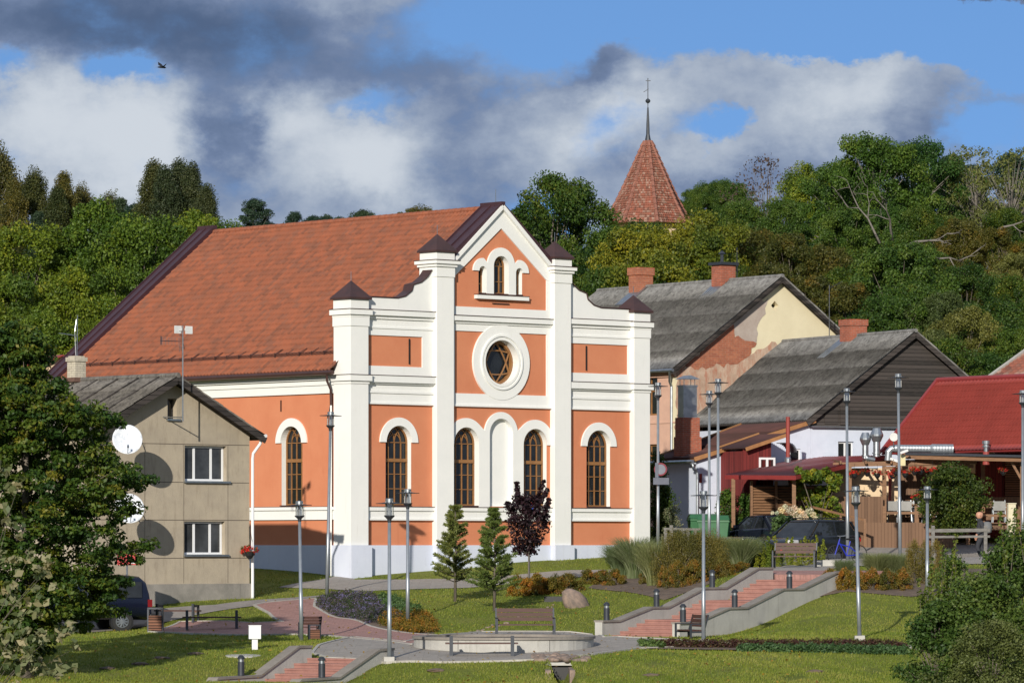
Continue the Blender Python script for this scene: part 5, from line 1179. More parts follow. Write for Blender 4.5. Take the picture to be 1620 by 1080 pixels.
# green wheelie bin
gb = thing('wheelie_bin', (XD(1130, 166), 166, h1(XD(1130, 166), 166)), R(-8), 'green wheeled rubbish bin behind the tall grasses', 'bin')
m = MB(); zt = ZD(822, 166)-gb.location.z
vs = [(-.48, -.34, .12), (.48, -.34, .12), (.48, .34, .12), (-.48, .34, .12), (-.6, -.42, zt), (.6, -.42, zt), (.6, .42, zt), (-.6, .42, zt)]
m.add(vs, [(3, 2, 1, 0), (4, 5, 6, 7), (0, 1, 5, 4), (1, 2, 6, 5), (2, 3, 7, 6), (3, 0, 4, 7)]); m.bx(-.62, .62, -.45, .45, zt-.1, zt-.02); m.build('body', M['green_plastic'], gb, bevel=.02)
m = MB(); m.add([(-.62, -.46, zt), (.62, -.46, zt), (.62, .46, zt), (-.62, .46, zt), (-.55, -.2, zt+.16), (.55, -.2, zt+.16), (.55, .3, zt+.18), (-.55, .3, zt+.18)], [(3, 2, 1, 0), (4, 5, 6, 7), (0, 1, 5, 4), (1, 2, 6, 5), (2, 3, 7, 6), (3, 0, 4, 7)]); m.build('lid', M['green_plastic'], gb, bevel=.02)
for s in (-1, 1): m = MB(); m.tube([(s*.5, .25, .12), (s*.57, .25, .12)], .12, 12); m.build('wheel', M['rubber'], gb)
dup(gb, (XD(1114, 167.4), 167.4, h1(XD(1114, 167.4), 167.4)), R(5), 'second green wheeled bin half behind the first one')
# brook outlet: slab, stones
m = MB(); m.bx(-.42, .42, -.15, .5, -.08, .0); o = m.build('culvert_slab', M['conc']); o.location = (XD(886, 118.6), 118.6, ZD(1047, 118.6)); tag(o, 'concrete slab bridging the dark brook outlet below the paving', 'slab')
m = MB(); m.bx(-.42, -.27, -3.2, .2, -1.1, -.1); m.bx(.22, .36, -3.2, .2, -1.1, -.1); o = m.build('channel_wall', M['stone']); o.location = (XD(886, 118.6), 118.6, ZD(1047, 118.6)-.02); tag(o, 'pair of rough stone edges lining the narrow brook', 'channel wall')
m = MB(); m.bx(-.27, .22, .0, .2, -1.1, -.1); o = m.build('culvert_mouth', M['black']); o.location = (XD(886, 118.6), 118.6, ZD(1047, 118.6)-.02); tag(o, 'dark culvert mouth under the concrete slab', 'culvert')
m = MB(); m.bx(-.25, .2, -3.2, 0, -.86, -.84); o = m.build('brook', glass('dark_brook_water', (.03,.03,.028), .1)); o.location = (XD(886, 118.6), 118.6, ZD(1047, 118.6)); o['kind'] = 'structure'
# field stones
def stone(c, r, g, name, lab, cat, grp, m='stone'):
    bm = bmesh.new(); bmesh.ops.create_icosphere(bm, subdivisions=2, radius=r)
    q = g.random(3)*6
    for v in bm.verts: v.co *= 1+.16*math.sin(v.co.x*7/r*.4+q[0])+.12*math.sin(v.co.y*6/r*.5+q[1])+g.normal()*.03; v.co.z *= .7
    me = bpy.data.meshes.new(name); bm.to_mesh(me); bm.free(); me.materials.append(M[m]); me.shade_smooth(); o = bpy.data.objects.new(name, me); COL.objects.link(o); o.location = c; o.rotation_euler = (0, 0, g.random()*6); o.scale = (1.1, .9, 1); return tag(o, lab, cat, grp)
g = np.random.default_rng(11)
protos = [stone((0, 0, 0), .14, g, 'field_stone', '', 'stone', 'field stones edging the brook') for _ in range(5)]
spots = []
for i in range(34):
    px = 845+g.random()*85; py = 1037+g.random()*9; 
    spots.append((px, py, .7+g.random()*.5))
for i in range(26): q = i/25; spots.append((750+q*125+g.normal()*2, 1000-q*42+g.normal()*1.6, .32+.25*g.random()))
for i in range(16): spots.append((868+g.random()*18, 1050+g.random()*30, .5)) if False else None
used = 0
for i, (px, py, s) in enumerate(spots):
    p = G(px, py); o = protos[i] if i < 5 else dup(protos[i % 5]); o.location = (p.x, p.y, p.z+.01); o.scale = (s*1.1, s*.9, s*.8); o.rotation_euler = (0, 0, g.random()*6)
    first = i < 34; o['label'] = 'reddish field stone packed round the culvert at the paving edge' if first else 'small grey stone along the dry brook line crossing the lawn'; o['group'] = 'stones around the culvert' if first else 'stones along the dry brook line'
bo = stone((0, 0, 0), .55, g, 'boulder', 'large pinkish boulder wall leaning in the lawn beside the ochre shrubs', 'boulder', None); p = G(912, 962); bo.location = (p.x, p.y+.5, p.z+.12); bo.scale = (.75, .7, 1.5); bo.rotation_euler = (0, R(-32), .2)
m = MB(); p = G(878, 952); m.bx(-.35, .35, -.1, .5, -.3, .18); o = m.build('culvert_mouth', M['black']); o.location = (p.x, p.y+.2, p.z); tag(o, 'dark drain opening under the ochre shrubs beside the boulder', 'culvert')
# bed edging by bench
m = MB(); m.bx(-.3, .3, -.2, .2, 0, .33); o = m.build('block', M['conc']); o.location = (XD(1306, 149), 149, -.85); tag(o, 'pale stacked stone block at the right end of the upper bench', 'stone block')
# ------------------------------------------------------------ restaurant terrace
cn = thing('canopy', (0, 0, 0), 0, 'low dark red metal canopy roof on timber posts between porch and terrace', 'canopy')
A = PT(1147, 751, 168); B_ = PT(1258, 752, 164.5); C_ = PT(1405, 720, 171); D_ = PT(1190, 737, 173); E_ = PT(1275, 723, 175)
wave_sheet('roof', A, B_, C_, E_, 36, .02, M['redmetal2'], cn, .03)
b = MB(); b.prism([A, B_, C_, E_], .06); b.beam(A-Vector((0, 0, .08)), B_-Vector((0, 0, .08)), .04, .16); b.beam(B_-Vector((0, 0, .08)), C_-Vector((0, 0, .08)), .04, .14); b.build('edge', M['redmetal2'], cn)
for px, D in ((1160, 167.6), (1256, 165.2), (1250, 170)):
    m = MB(); zt = ZD(757, D); zb_ = h1(XD(px, D), D)-.1; m.bx(-.07, .07, -.07, .07, zb_, zt); o = m.build('post', M['timber'], cn); o.location = (XD(px, D), D, 0)
# louvred shed under the canopy
sh = thing('louvre_fence', (XD(1187, 167.5), 167.5, 0), R(8), 'brown horizontal louvre fence under the red canopy', 'fence')
zb_ = -.3; zt = ZD(765, 167.5); L_ = XD(1322, 167.5)-XD(1187, 167.5)
m = MB()
k = int((zt-zb_)/.105)
for i in range(k): z = zb_+i*.105; m.add([(0, -.02, z), (L_, -.02, z), (L_, .05, z+.08), (0, .05, z+.08), (0, .0, z), (L_, .0, z), (L_, .07, z+.08), (0, .07, z+.08)], [(0, 1, 2, 3), (7, 6, 5, 4), (0, 4, 5, 1), (3, 2, 6, 7)])
m.build('slats', M['timber'], sh)
for x in (0, .95, 1.85, L_-.1): m = MB(); m.bx(x, x+.09, -.06, .09, zb_, zt+.12); m.build('post', M['timber'], sh)
m = MB(); m.bx(.05, L_, .12, .2, zb_, zt-.05); m.build('backing', M['darkwood'], sh)
# metal cowls and duct
GX = lambda px, D: XD(px, D)
for px, top, bot, w_, lab in ((1369, 684, 725, 18, 'shorter galvanised ventilation cowl on an elbow beside the red roof'), (1387, 677, 722, 21, 'taller galvanised ventilation cowl next to the duct')):
    D = 169.3; v = thing('vent_cowl', (XD(px, D), D, ZD(bot, D)), 0, lab, 'vent', 'galvanised roof vents'); h_ = (bot-top)/FPX*D; r = w_/2/FPX*D
    m = MB(); m.lathe([(r*.58, h_), (r*.62, h_*.98), (r, h_*.78), (r, h_*.72), (r*.6, h_*.52)], n=18); m.build('cowl', M['galv'], v, smooth=False)
    m = MB(); m.lathe([(r*.55, 0), (r*.55, h_*.53)], n=16); m.lathe([(r*.7, h_*.1), (r*.7, h_*.14)], n=16)
    if px < 1380: m.tube([(0, 0, .12), (.05, -.05, .0), (.35, 0, -.05)], r*.5, 10)
    m.build('pipe', M['galv'], v)
D = 167.6; v = thing('air_duct', (0, 0, 0), 0, 'long ribbed galvanised air duct lying on the terrace roof edge', 'duct'); z = ZD(709, D)
m = MB(); p = []
for i in range(40): p.append((XD(1415+i*2.38, D), D, z-.0005*i))
m.tube(p, [.145+(.004 if i % 2 else 0)+(.035 if i > 24 else 0) for i in range(40)], 14); m.build('pipe', M['lampgrey'], v)
m = MB(); m.tube([(XD(1416, D), D, z), (XD(1410, D), D, z-.02), (XD(1406, D), D, z-.12), (XD(1405, D), D, z-.45)], .13, 12); m.build('elbow', M['lampgrey'], v)
v = thing('vent_cowl', (XD(1560, 166.2), 166.2, ZD(720, 166.2)), 0, 'small round steel vent on a red base on the steep red roof', 'vent'); m = MB(); m.lathe([(.09, .12), (.09, .3), (.15, .31), (.15, .36), (.1, .37), (.1, .42), (.15, .43), (.15, .55)], n=14); m.build('cowl', M['galv'], v); m = MB(); m.lathe([(.13, -.35), (.12, .14)], n=14); m.build('base', M['redmetal'], v)
v = thing('stove_pipe', (XD(1246.5, 170), 170, ZD(727, 170)), 0, 'bright red stove pipe rising from the canopy roof', 'chimney pipe'); m = MB(); hp = (727-661)/FPX*170; m.lathe([(.078, .1), (.078, hp)], n=14); m.lathe([(.085, hp), (.085, hp+.04), (.05, hp+.05)], n=14); m.build('pipe', M['redmetal'], v); m = MB(); m.lathe([(.12, -.1), (.12, .05), (.085, .1)], n=14); m.build('collar', M['galv'], v)
v = thing('satellite_dish', PT(1414, 691, 167.2), 0, 'small round grey dish beside the tallest lamp on the red roof', 'satellite dish'); m = MB(); disc(m, .16, -.03, 0, 0, 0); m.build('reflector', M['lampin'], v); m = MB(); m.tube([(0, 0, 0), (0, .1, -.4)], .02, 5); m.build('arm', M['galv'], v)
# pergola
pg = thing('pergola', (0, 0, 0), 0, 'timber terrace pergola with flat dark roof hung with red flowers', 'pergola')
PD = 168.0
def pt(px, py, D=PD): return PT(px, py, D)
def beam(a, b_, w_, h_, m='timber', nm='beam'):
    q = MB(); q.beam(a, b_, w_, h_); return q.build(nm, M[m], pg)
m = MB(); m.prism([pt(1432, 716, 167.4), pt(1640, 720, 165), pt(1640, 718, 167.5), pt(1438, 714, 170.5)], .08); m.build('roof', M['anthr'], pg)
beam(pt(1430, 721, 167.5), pt(1640, 726, 165.2), .07, .22); beam(pt(1318, 735, 168.3), pt(1545, 730, 167.2), .07, .17); beam(pt(1318, 733, 171.5), pt(1545, 728, 171.2), .07, .17); beam(pt(1400, 740, 167.8), pt(1540, 737, 167.2), .06, .12)
for px in (1330, 1370, 1410, 1450, 1490, 1530): beam(pt(px, 731, 167.6), pt(px-14, 729, 172), .06, .12, nm='rafter')
for px, D, yt in ((1344, 168, 737), (1399, 168, 737), (1476, 168, 728), (1420, 172, 735), (1531, 168, 728), (1617, 166, 728), (1555, 171, 728)):
    beam(pt(px, yt, D), Vector((XD(px, D), D, h1(XD(px, D), D)-.1)), .15, .15, nm='post')
beam(pt(1600, 730, 166), pt(1618, 762, 166), .09, .09, nm='brace'); beam(pt(1478, 760, 168), pt(1494, 742, 168), .09, .09, nm='brace'); beam(pt(1396, 768, 168), pt(1380, 745, 168), .07, .07, nm='brace')
# wall behind terrace
tb = thing('terrace_wall', (0, 0, 0), 0, 'cream wall with vertical timber cladding at the back of the terrace', 'wall')
BD = 173.2
def wallq(px0, px1, y0, y1, m_, nm, D=BD, th=.1):
    q = MB(); q.bx(XD(px0, D), XD(px1, D), D, D+th, ZD(y1, D), ZD(y0, D)); return q.build(nm, M[m_], tb)
wallq(1318, 1424, 740, 870, 'cream', 'plaster', 170.0); wallq(1424, 1476, 733, 870, 'deckwood', 'boards', 171.4); wallq(1476, 1590, 729, 870, 'redwood', 'boards', BD+.6); wallq(1590, 1650, 729, 870, 'slat', 'boards', BD+.5)
q = MB(); q.tube([(XD(1404, 169.8), 169.8, ZD(744, 169.8)), (XD(1408, 169.8), 169.8, ZD(757, 169.8)), (XD(1408, 169.8), 169.8, ZD(800, 169.8))], .06, 8); q.build('downpipe', M['redmetal'], tb)
q = MB(); q.bx(XD(1430, 172.4), XD(1560, 172.4), 172.4, 172.5, ZD(778, 172.4), ZD(774, 172.4)); q.build('shelf', M['darkwood'], tb)
# terrace deck and railings
dk = thing('terrace_deck', (0, 0, 0), 0, 'raised terrace deck with brown vertical board skirt and railing', 'deck')
def rail(nm, px0, px1, y0, y1, D0, D1, m_='deckwood', th=.06):
    q = MB(); a = Vector((XD(px0, D0), D0, 0)); c = Vector((XD(px1, D1), D1, 0)); d = (c-a); n_ = Vector((-d.y, d.x, 0)).normalized()*th
    zt0, zb0 = ZD(y0, D0), ZD(y1, D0); zt1, zb1 = ZD(y0, D1), ZD(y1, D1); vs = [a+Vector((0, 0, zb0)), c+Vector((0, 0, zb1)), c+Vector((0, 0, zt1)), a+Vector((0, 0, zt0))]; q.add(vs+[v+n_ for v in vs], [(0, 1, 2, 3), (7, 6, 5, 4), (0, 4, 5, 1), (1, 5, 6, 2), (2, 6, 7, 3), (3, 7, 4, 0)]); return q.build(nm, M[m_], dk)
rail('rail_panel', 1326, 1397, 785, 826, 167.5, 167.5); rail('skirt', 1367, 1512, 826, 866, 166.4, 166.2); rail('skirt', 1326, 1368, 824, 868, 167.3, 166.4); rail('skirt', 1512, 1640, 826, 838, 167.6, 167.6)
q = MB(); q.bx(XD(1326, 167.6), XD(1650, 167.6), 167.6, 173.2, ZD(828, 167.6)-.06, ZD(828, 167.6)); q.build('floor', M['timber'], dk)
rail('handrail', 1397, 1512, 809, 813, 167.4, 167.2, 'timber', .08); rail('handrail', 1530, 1640, 813, 817, 167.4, 167.2, 'timber', .08); rail('rail_panel', 1476, 1530, 786, 812, 172, 172); rail('rail_panel', 1560, 1650, 786, 822, 170.4, 170.4)
for px in (1399, 1450, 1511): rail('rail_post', px-3, px+3, 800, 828, 167.3, 167.3, 'timber', .1)
q = MB(); q.beam(PT(1283, 801, 166), PT(1368, 822, 164.5), .06, .08); q.beam(PT(1283, 801, 166), PT(1283, 862, 166), .09, .09); q.beam(PT(1368, 820, 164.5), PT(1368, 864, 164.5), .09, .09); q.beam(PT(1330, 812, 165.2), PT(1330, 862, 165.2), .08, .08); q.build('ramp_rail', M['timber'], dk)
# furniture on the terrace
DZ = ZD(828, 167.6)
def mk_chair():
    t = thing('terrace_chair', (0, 0, 0), 0, 'grey plastic armchair on the terrace', 'chair', 'grey chairs on the terrace')
    m = MB(); m.bx(-.24, .24, -.23, .23, .40, .44); m.build('seat', M['greyplastic'], t)
    m = MB(); m.bx(-.24, .24, .2, .24, .5, .86); m.build('backrest', M['greyplastic'], t)
    for sx_ in (-1, 1):
        for sy_ in (-1, 1): m = MB(); m.beam((sx_*.25, sy_*.24, 0), (sx_*.21, sy_*.2, .62 if sy_ < 0 else .9), .03, .03); m.build('leg', M['lampgrey'], t)
        m = MB(); m.bx(sx_*.24-.025, sx_*.24+.025, -.25, .24, .62, .65); m.build('armrest', M['lampgrey'], t)
    return t
ch = mk_chair(); first = True
for px, D, rz in ((1410, 168.6, 180), (1433, 168.7, 170), (1460, 168.8, 185), (1482, 168.6, 175), (1412, 169.5, 10), (1436, 169.4, -10), (1470, 170.6, 5), (1492, 170.5, 0), (1536, 168.7, 180), (1580, 168.8, 180)):
    o = ch if first else dup(ch); first = False; o.location = (XD(px, D), D, DZ); o.rotation_euler = (0, 0, R(rz)); o['label'] = 'pale grey armchair at the tables on the terrace'
def mk_table():
    t = thing('terrace_table', (0, 0, 0), 0, '', 'table', 'tables on the terrace'); m = MB(); m.bx(-.6, .6, -.4, .4, .72, .76); m.build('table_top', M['timber'], t)
    for s in (-1, 1):
        for u_ in (-1, 1): m = MB(); m.bx(s*.5-.03, s*.5+.03, u_*.3-.03, u_*.3+.03, 0, .72); m.build('leg', M['timber'], t)
    return t
tt = mk_table(); first = True
for px in (1421, 1472, 1560): o = tt if first else dup(tt); first = False; o.location = (XD(px, 169.6), 169.6, DZ); o['label'] = 'brown wooden table on the terrace among the grey chairs'
# hanging baskets
def mk_basket():
    t = thing('hanging_basket', (0, 0, 0), 0, '', 'flower basket', 'hanging baskets of red flowers'); m = MB(); m.lathe([(.05, -.22), (.13, -.12), (.16, 0)], n=12); m.build('pot', M['black'], t)
    g = np.random.default_rng(3); c = np.clip(g.normal(0, 1, (26, 3)), -1.5, 1.5)*np.array([.15, .15, .07])+np.array([0, 0, .06]); P, S, N, ti = blob_leaves(c, .07, 16, .055, 1, .4, rng=g, tv=.35); V, F = leaf_quads(P, S, N, rng=g); np_mesh('flowers', V, F, LM['redf'], t, ti)
    m = MB(); m.tube([(0, 0, .1), (0, 0, .45)], .006, 4); m.build('hanger', M['black'], t); return t
hb = mk_basket(); first = True
for i, (px, py, D) in enumerate(((1352, 749, 167.6), (1372, 746, 168.4), (1388, 749, 167.6), (1412, 750, 167.4), (1418, 745, 167.3), (1432, 748, 167.5), (1447, 744, 167.3), (1457, 743, 167.6), (1475, 745, 167.2), (1500, 747, 167.5), (1512, 744, 167.6), (1587, 744, 166.6), (1450, 787, 167.1), (1498, 783, 168))):
    o = hb if first else dup(hb); first = False; o.location = PT(px, py, D); o.rotation_euler = (0, 0, i*1.3); o.scale = (.82,)*3; o['label'] = 'black hanging basket of red geraniums along the pergola beam'
o = dup(hb); p = hpt(6.35, -.32, ZD(872, 145.6)); o.location = p; o.scale = (1.1,)*3; o['label'] = 'red geranium basket on a bracket at the corner of the beige house'; o['group'] = 'hanging basket on the house'
m = MB(); m.tube([(0, 0, .4), (-.02, .32, .75), (0, .32, .3)], .012, 5); m.build('bracket', M['black'], o)
# security cameras, box, wood fence, cabinet
for px, py, rz, lab_ in ((1415, 727, 150, 'white security camera pointing down left by the tallest lamp'), (1430, 714, 20, 'white security camera on the pergola roof edge')):
    v = thing('security_camera', PT(px, py, 166.6), R(rz), lab_, 'camera'); m = MB(); m.beam((-.16, 0, -.06), (.16, 0, .05), .09, .09); m.build('housing', M['white_metal'], v, bevel=.01); m = MB(); m.tube([(0, 0, 0), (0, .12, .02)], .02, 5); m.build('arm', M['white_metal'], v)
v = thing('junction_box', PT(1428, 728, 167), 0, 'cream box under the pergola roof edge beside the tallest lamp', 'box'); m = MB(); m.bx(-.1, .1, -.08, .08, -.2, .2); m.bx(-.11, .11, -.09, .09, .2, .22); m.build('case', mat('cream_case', (.62,.55,.32)), v)
wf = thing('wooden_fence', (0, 0, 0), 0, 'weathered grey split rail fence beside the walking man', 'fence')
for px in (1476, 1559): m = MB(); D = 158; m.bx(XD(px, D)-.06, XD(px, D)+.06, D-.06, D+.06, h1(XD(px, D), D)-.2, ZD(831, D)); m.build('post', M['greywood'], wf)
for yy in (839,): m = MB(); m.beam(PT(1466, yy, 158), PT(1566, yy-1, 158), .07, .12); m.beam(PT(1466, yy+10, 158), PT(1566, yy+9, 158), .07, .08); m.build('rail', M['greywood'], wf)
wf = thing('wooden_fence', (0, 0, 0), 0, 'low weathered fence posts with top rail behind the tall grasses', 'fence')
for px in (1053, 1062, 1080, 1088, 1100): m = MB(); D = 160; m.bx(XD(px, D)-.06, XD(px, D)+.06, D-.06, D+.06, h1(XD(px, D), D)-.2, ZD(836 if px != 1062 else 830, D)); m.build('post', M['greywood'], wf)
m = MB(); m.beam(PT(1050, 836, 160), PT(1108, 837, 160), .08, .08); m.build('rail', M['greywood'], wf)
# ------------------------------------------------------------ cars
def loft(stations, closed=True):
    """stations: list of rings with equal point counts"""
    m = MB(); n = len(stations[0]); vs = [p for s in stations for p in s]; k = len(stations)
    fs = [(i*n+j, i*n+(j+1) % n, (i+1)*n+(j+1) % n, (i+1)*n+j) for i in range(k-1) for j in range(n)]
    fs += [tuple(range(n)), tuple((k-1)*n+j for j in range(n))]; m.add(vs, fs); return m
def mk_car(name, lab, L_, Wd, Hh, prof, roof, paint, wr=.33, estate=False, grp=None, rails=False):
    """prof: (x, belt z, half width) along the car, x=0 front; roof: (x_front_base, x_front_top, x_rear_top, x_rear_base)"""
    t = thing(name, (0, 0, 0), 0, lab, 'car', grp); st = []
    for x, zb_, hw in prof:
        zs = .28 if 0 < x < L_ else .36; h2 = zb_
        st.append([(x, -hw*.90, zs), (x, -hw, zs+.10), (x, -hw*1.0, (zs+h2)/2+.05), (x, -hw*.97, h2-.07), (x, -hw*.88, h2), (x, 0, h2+.025), (x, hw*.88, h2), (x, hw*.97, h2-.07), (x, hw, (zs+h2)/2+.05), (x, hw, zs+.10), (x, hw*.90, zs)])
    b = loft(st).build('body', M[paint], t, smooth=True); 
    s = b.modifiers.new('s', 'SUBSURF'); s.levels = 1; s.render_levels = 2
    xa, xb, xc, xd = roof; zb_ = .90; hw = Wd/2
    def ring(z, x0, x1, w_, r_=.1): return [(x0, -w_*.8, z), (x0+.18, -w_, z), (x1-.18, -w_, z), (x1, -w_*.8, z), (x1, w_*.8, z), (x1-.18, w_, z), (x0+.18, w_, z), (x0, w_*.8, z)]
    gl = loft([ring(zb_-.08, xa-.08, xd+.06, hw*.90), ring(zb_, xa, xd, hw*.90), ring(Hh-.09, xb-.05, xc+.08, hw*.72)]); gl.build('windows', M['carglass'], t)
    rf = loft([ring(Hh-.10, xb-.08, xc+.1, hw*.735), ring(Hh-.04, xb+.02, xc, hw*.70), ring(Hh, xb+.35, xc-.3, hw*.5)]); rf.build('roof', M[paint], t, smooth=True)
    for sgn in (-1, 1):
        for (x0, x1, w_) in ((xa+.02, xb, .05), (xd-.02, xc+.04, .09), ((xb+xc)/2-.1, (xb+xc)/2-.05, .07), (xc-.45, xc-.35, .06)):
            p = MB(); p.beam((x0, sgn*hw*.885, zb_-.02), (x1, sgn*hw*.715, Hh-.08), w_, .05); p.build('pillar', M[paint], t)
        if rails: p = MB(); p.tube([(xb+.1, sgn*hw*.66, Hh-.02), (xb+.2, sgn*hw*.66, Hh+.04), (xc-.2, sgn*hw*.66, Hh+.04), (xc, sgn*hw*.66, Hh-.03)], .022, 6); p.build('roof_rail', M['black'], t)
        p = MB(); p.bx(xa+.35, xa+.5, sgn*(hw+.02)-.09, sgn*(hw+.02)+.09, .93, 1.06); p.build('mirror', M[paint], t, bevel=.03)
        p = MB(); hx = .16; p.bx(hx-.10, hx+.28, sgn*(hw-.19)-.16, sgn*(hw-.19)+.16, .60, .76); p.build('headlight', M['lampin'], t, bevel=.03)
        p = MB(); p.bx(L_-.16, L_+.02, sgn*(hw-.3)-.15, sgn*(hw-.3)+.15, .70, .88); p.build('taillight', M['tail'], t, bevel=.03)
        for x in (.88, L_-.95):
            w_ = MB(); y0 = sgn*(hw-.19); y1 = sgn*(hw+.012); w_.tube([(x, y0, wr), (x, y1, wr)], wr, 24); wo = w_.build('wheel', M['rubber'], t)
            r_ = MB(); r_.tube([(x, y1-.01*sgn, wr), (x, y1+.012*sgn, wr)], wr*.66, 20); r_.build('rim', M['galv'], wo)
            for k in range(5): a = k*2*math.pi/5
            a_ = MB(); a_.tube([(x, y0, wr), (x, y1-.02*sgn, wr)], wr+.06, 24); a_.build('wheel_arch', M['black'], t)
    p = MB(); p.bx(-.03, .02, -.26, .26, .42, .53); p.bx(L_-.02, L_+.03, -.26, .26, .62, .74); p.build('number_plate', M['white_metal'], t)
    return t
pe = [(0, .60, .62), (.12, .70, .78), (.5, .80, .86), (1.1, .88, .90), (1.6, .93, .91), (2.6, .95, .92), (3.8, .97, .91), (4.4, .98, .88), (4.66, .93, .80), (4.75, .80, .72)]
es = mk_car('parked_car', 'dark estate car with roof rails parked behind the upper bench', 4.75, 1.84, 1.49, pe, (1.25, 2.05, 4.15, 4.6), 'cargrey', rails=True)
def put_car(o, px, D, hd):
    """hd: heading angle the nose points to"""
    o.rotation_euler = (0, 0, hd+math.pi); c = Vector((XD(px, D), D)); d = Vector((math.cos(hd), math.sin(hd)))*2.3; o.location = (c.x+d.x, c.y+d.y, h1(c.x, c.y)+.03)
put_car(es, 1276, 159.5, math.atan2(-.8, -.6)); es.scale = (1, 1, 1.02)
ps = [(0, .60, .62), (.12, .70, .78), (.5, .80, .86), (1.1, .88, .90), (1.6, .93, .91), (2.6, .95, .91), (3.7, .98, .90), (4.4, .97, .86), (4.66, .93, .78), (4.75, .78, .70)]
sn = mk_car('parked_car', 'dark blue saloon car seen from behind with red tail lamp, before the hydrangeas', 4.75, 1.82, 1.44, ps, (1.3, 2.15, 3.35, 4.2), 'carblue')
put_car(sn, 1210, 166.5, math.atan2(.90, -.43))
lc = mk_car('parked_car', 'low dark car mostly hidden behind the tall grasses left of the estate car', 4.2, 1.72, 1.3, [(x*.885, z*.93, h*.94) for x, z, h in ps], (1.2, 1.95, 2.9, 3.7), 'cargrey')
put_car(lc, 1166, 154, math.atan2(-.8, -.6)); lc.location.z -= .35
# van at left
van = thing('parked_van', (0, 0, 0), 0, 'dark navy van with alloy wheels parked beyond the large maple', 'van')
st = []
for x, zt_, hw in ((0, .75, .7), (.15, .9, .88), (.9, 1.05, .93), (1.35, 1.75, .92), (1.8, 1.9, .90), (4.3, 1.92, .90), (4.62, 1.8, .88), (4.72, 1.0, .9), (4.74, .5, .85)):
    st.append([(x, -hw, .32), (x, -hw, .9 if zt_ > 1 else zt_*.8), (x, -hw*.9, max(zt_-.12, .5)), (x, -hw*.72, zt_), (x, hw*.72, zt_), (x, hw*.9, max(zt_-.12, .5)), (x, hw, .9 if zt_ > 1 else zt_*.8), (x, hw, .32)])
b = loft(st).build('body', M['navy'], van, smooth=True); b.modifiers.new('s', 'SUBSURF').render_levels = 1
for s in (-1, 1):
    m = MB()
    for x0, x1 in ((1.5, 2.3), (2.4, 3.4), (3.5, 4.4)): m.add([(x0, s*.925, 1.12), (x1, s*.925, 1.12), (x1, s*.875, 1.65), (x0+.1, s*.875, 1.65)], [(0, 1, 2, 3)])
    m.build('side_window', M['carglass'], van)
    for x in (.95, 3.75):
        w_ = MB(); w_.tube([(x, s*.74, .31), (x, s*.945, .31)], .31, 24); wo = w_.build('wheel', M['rubber'], van)
        r_ = MB(); r_.lathe([(.2, 0), (.2, .02)], n=20)
        r2 = MB()
        for k in range(10): a = k*math.pi/5; r2.beam((x, s*.955, .31), (x+.19*math.cos(a), s*.95, .31+.19*math.sin(a)), .02, .045)
        p = [(x+.195*math.cos(k*math.pi/12), s*.95, .31+.195*math.sin(k*math.pi/12)) for k in range(25)]; r2.tube(p, .02, 5, cap=False); r2.build('rim', M['galv'], wo)
        a_ = MB(); a_.tube([(x, s*.74, .31), (x, s*.93, .31)], .37, 24); a_.build('wheel_arch', M['black'], van)
    m = MB(); m.bx(4.6, 4.745, s*.82-.06, s*.82+.06, .8, 1.05); m.build('taillight', mat('dark_red_lens', (.2,.01,.012), None, 3, .2), van)
m = MB(); m.bx(4.68, 4.86, -.85, .85, .36, .58); m.build('bumper', M['black'], van, bevel=.03)
van.rotation_euler = (0, 0, R(20)); van.scale = (1, 1, .93); van.location = (XD(176, 139.6)-3.75*math.cos(R(20))+.1, 139.6-3.75*math.sin(R(20)), h1(XD(187, 138.8), 138.8)+.02)
# bicycle
bi = thing('bicycle', (0, 0, 0), 0, 'blue bicycle parked beside the dark estate car', 'bicycle')
def wheel(x):
    m = MB(); m.tube([(x+.33*math.cos(k*math.pi/16), 0, .34+.33*math.sin(k*math.pi/16)) for k in range(33)], .018, 6, cap=False); w_ = m.build('wheel', M['rubber'], bi); m = MB()
    for k in range(14): a = k*2*math.pi/14; m.tube([(x, 0, .34), (x+.32*math.cos(a), 0, .34+.32*math.sin(a))], .003, 3)
    m.build('spokes', M['galv'], w_)
wheel(0); wheel(1.05)
blue = mat('blue_bicycle_paint', (.015, .03, .42), None, 3, .3); m = MB()
for a, b_ in (((0, 0, .34), (.2, 0, .88)), ((.17, 0, .78), (.5, 0, .3)), ((.16, 0, .72), (.62, 0, .62)), ((.5, 0, .3), (.66, 0, .82)), ((.5, 0, .3), (1.05, 0, .34)), ((.62, 0, .62), (1.05, 0, .34))): m.tube([a, b_], .022, 6)
m.build('frame', blue, bi); m = MB(); m.tube([(.2, 0, .88), (.22, 0, .98)], .014, 5); m.tube([(.32, -.28, 1.02), (.2, -.1, 1.0), (.2, .1, 1.0), (.32, .28, 1.02)], .014, 5); m.build('handlebar', M['galv'], bi)
m = MB(); m.add([(.52, -.07, .92), (.82, -.1, .94), (.82, .1, .94), (.52, .07, .92), (.52, -.05, .86), (.8, -.06, .86), (.8, .06, .86), (.52, .05, .86)], [(0, 1, 2, 3), (7, 6, 5, 4), (0, 4, 5, 1), (1, 5, 6, 2), (2, 6, 7, 3), (3, 7, 4, 0)]); m.build('saddle', M['black'], bi)
bi.location = (XD(1321, 150.5), 150.5, h1(XD(1321, 150.5), 150.5)+.02); bi.rotation_euler = (0, 0, R(30)); bi.scale = (.95,)*3
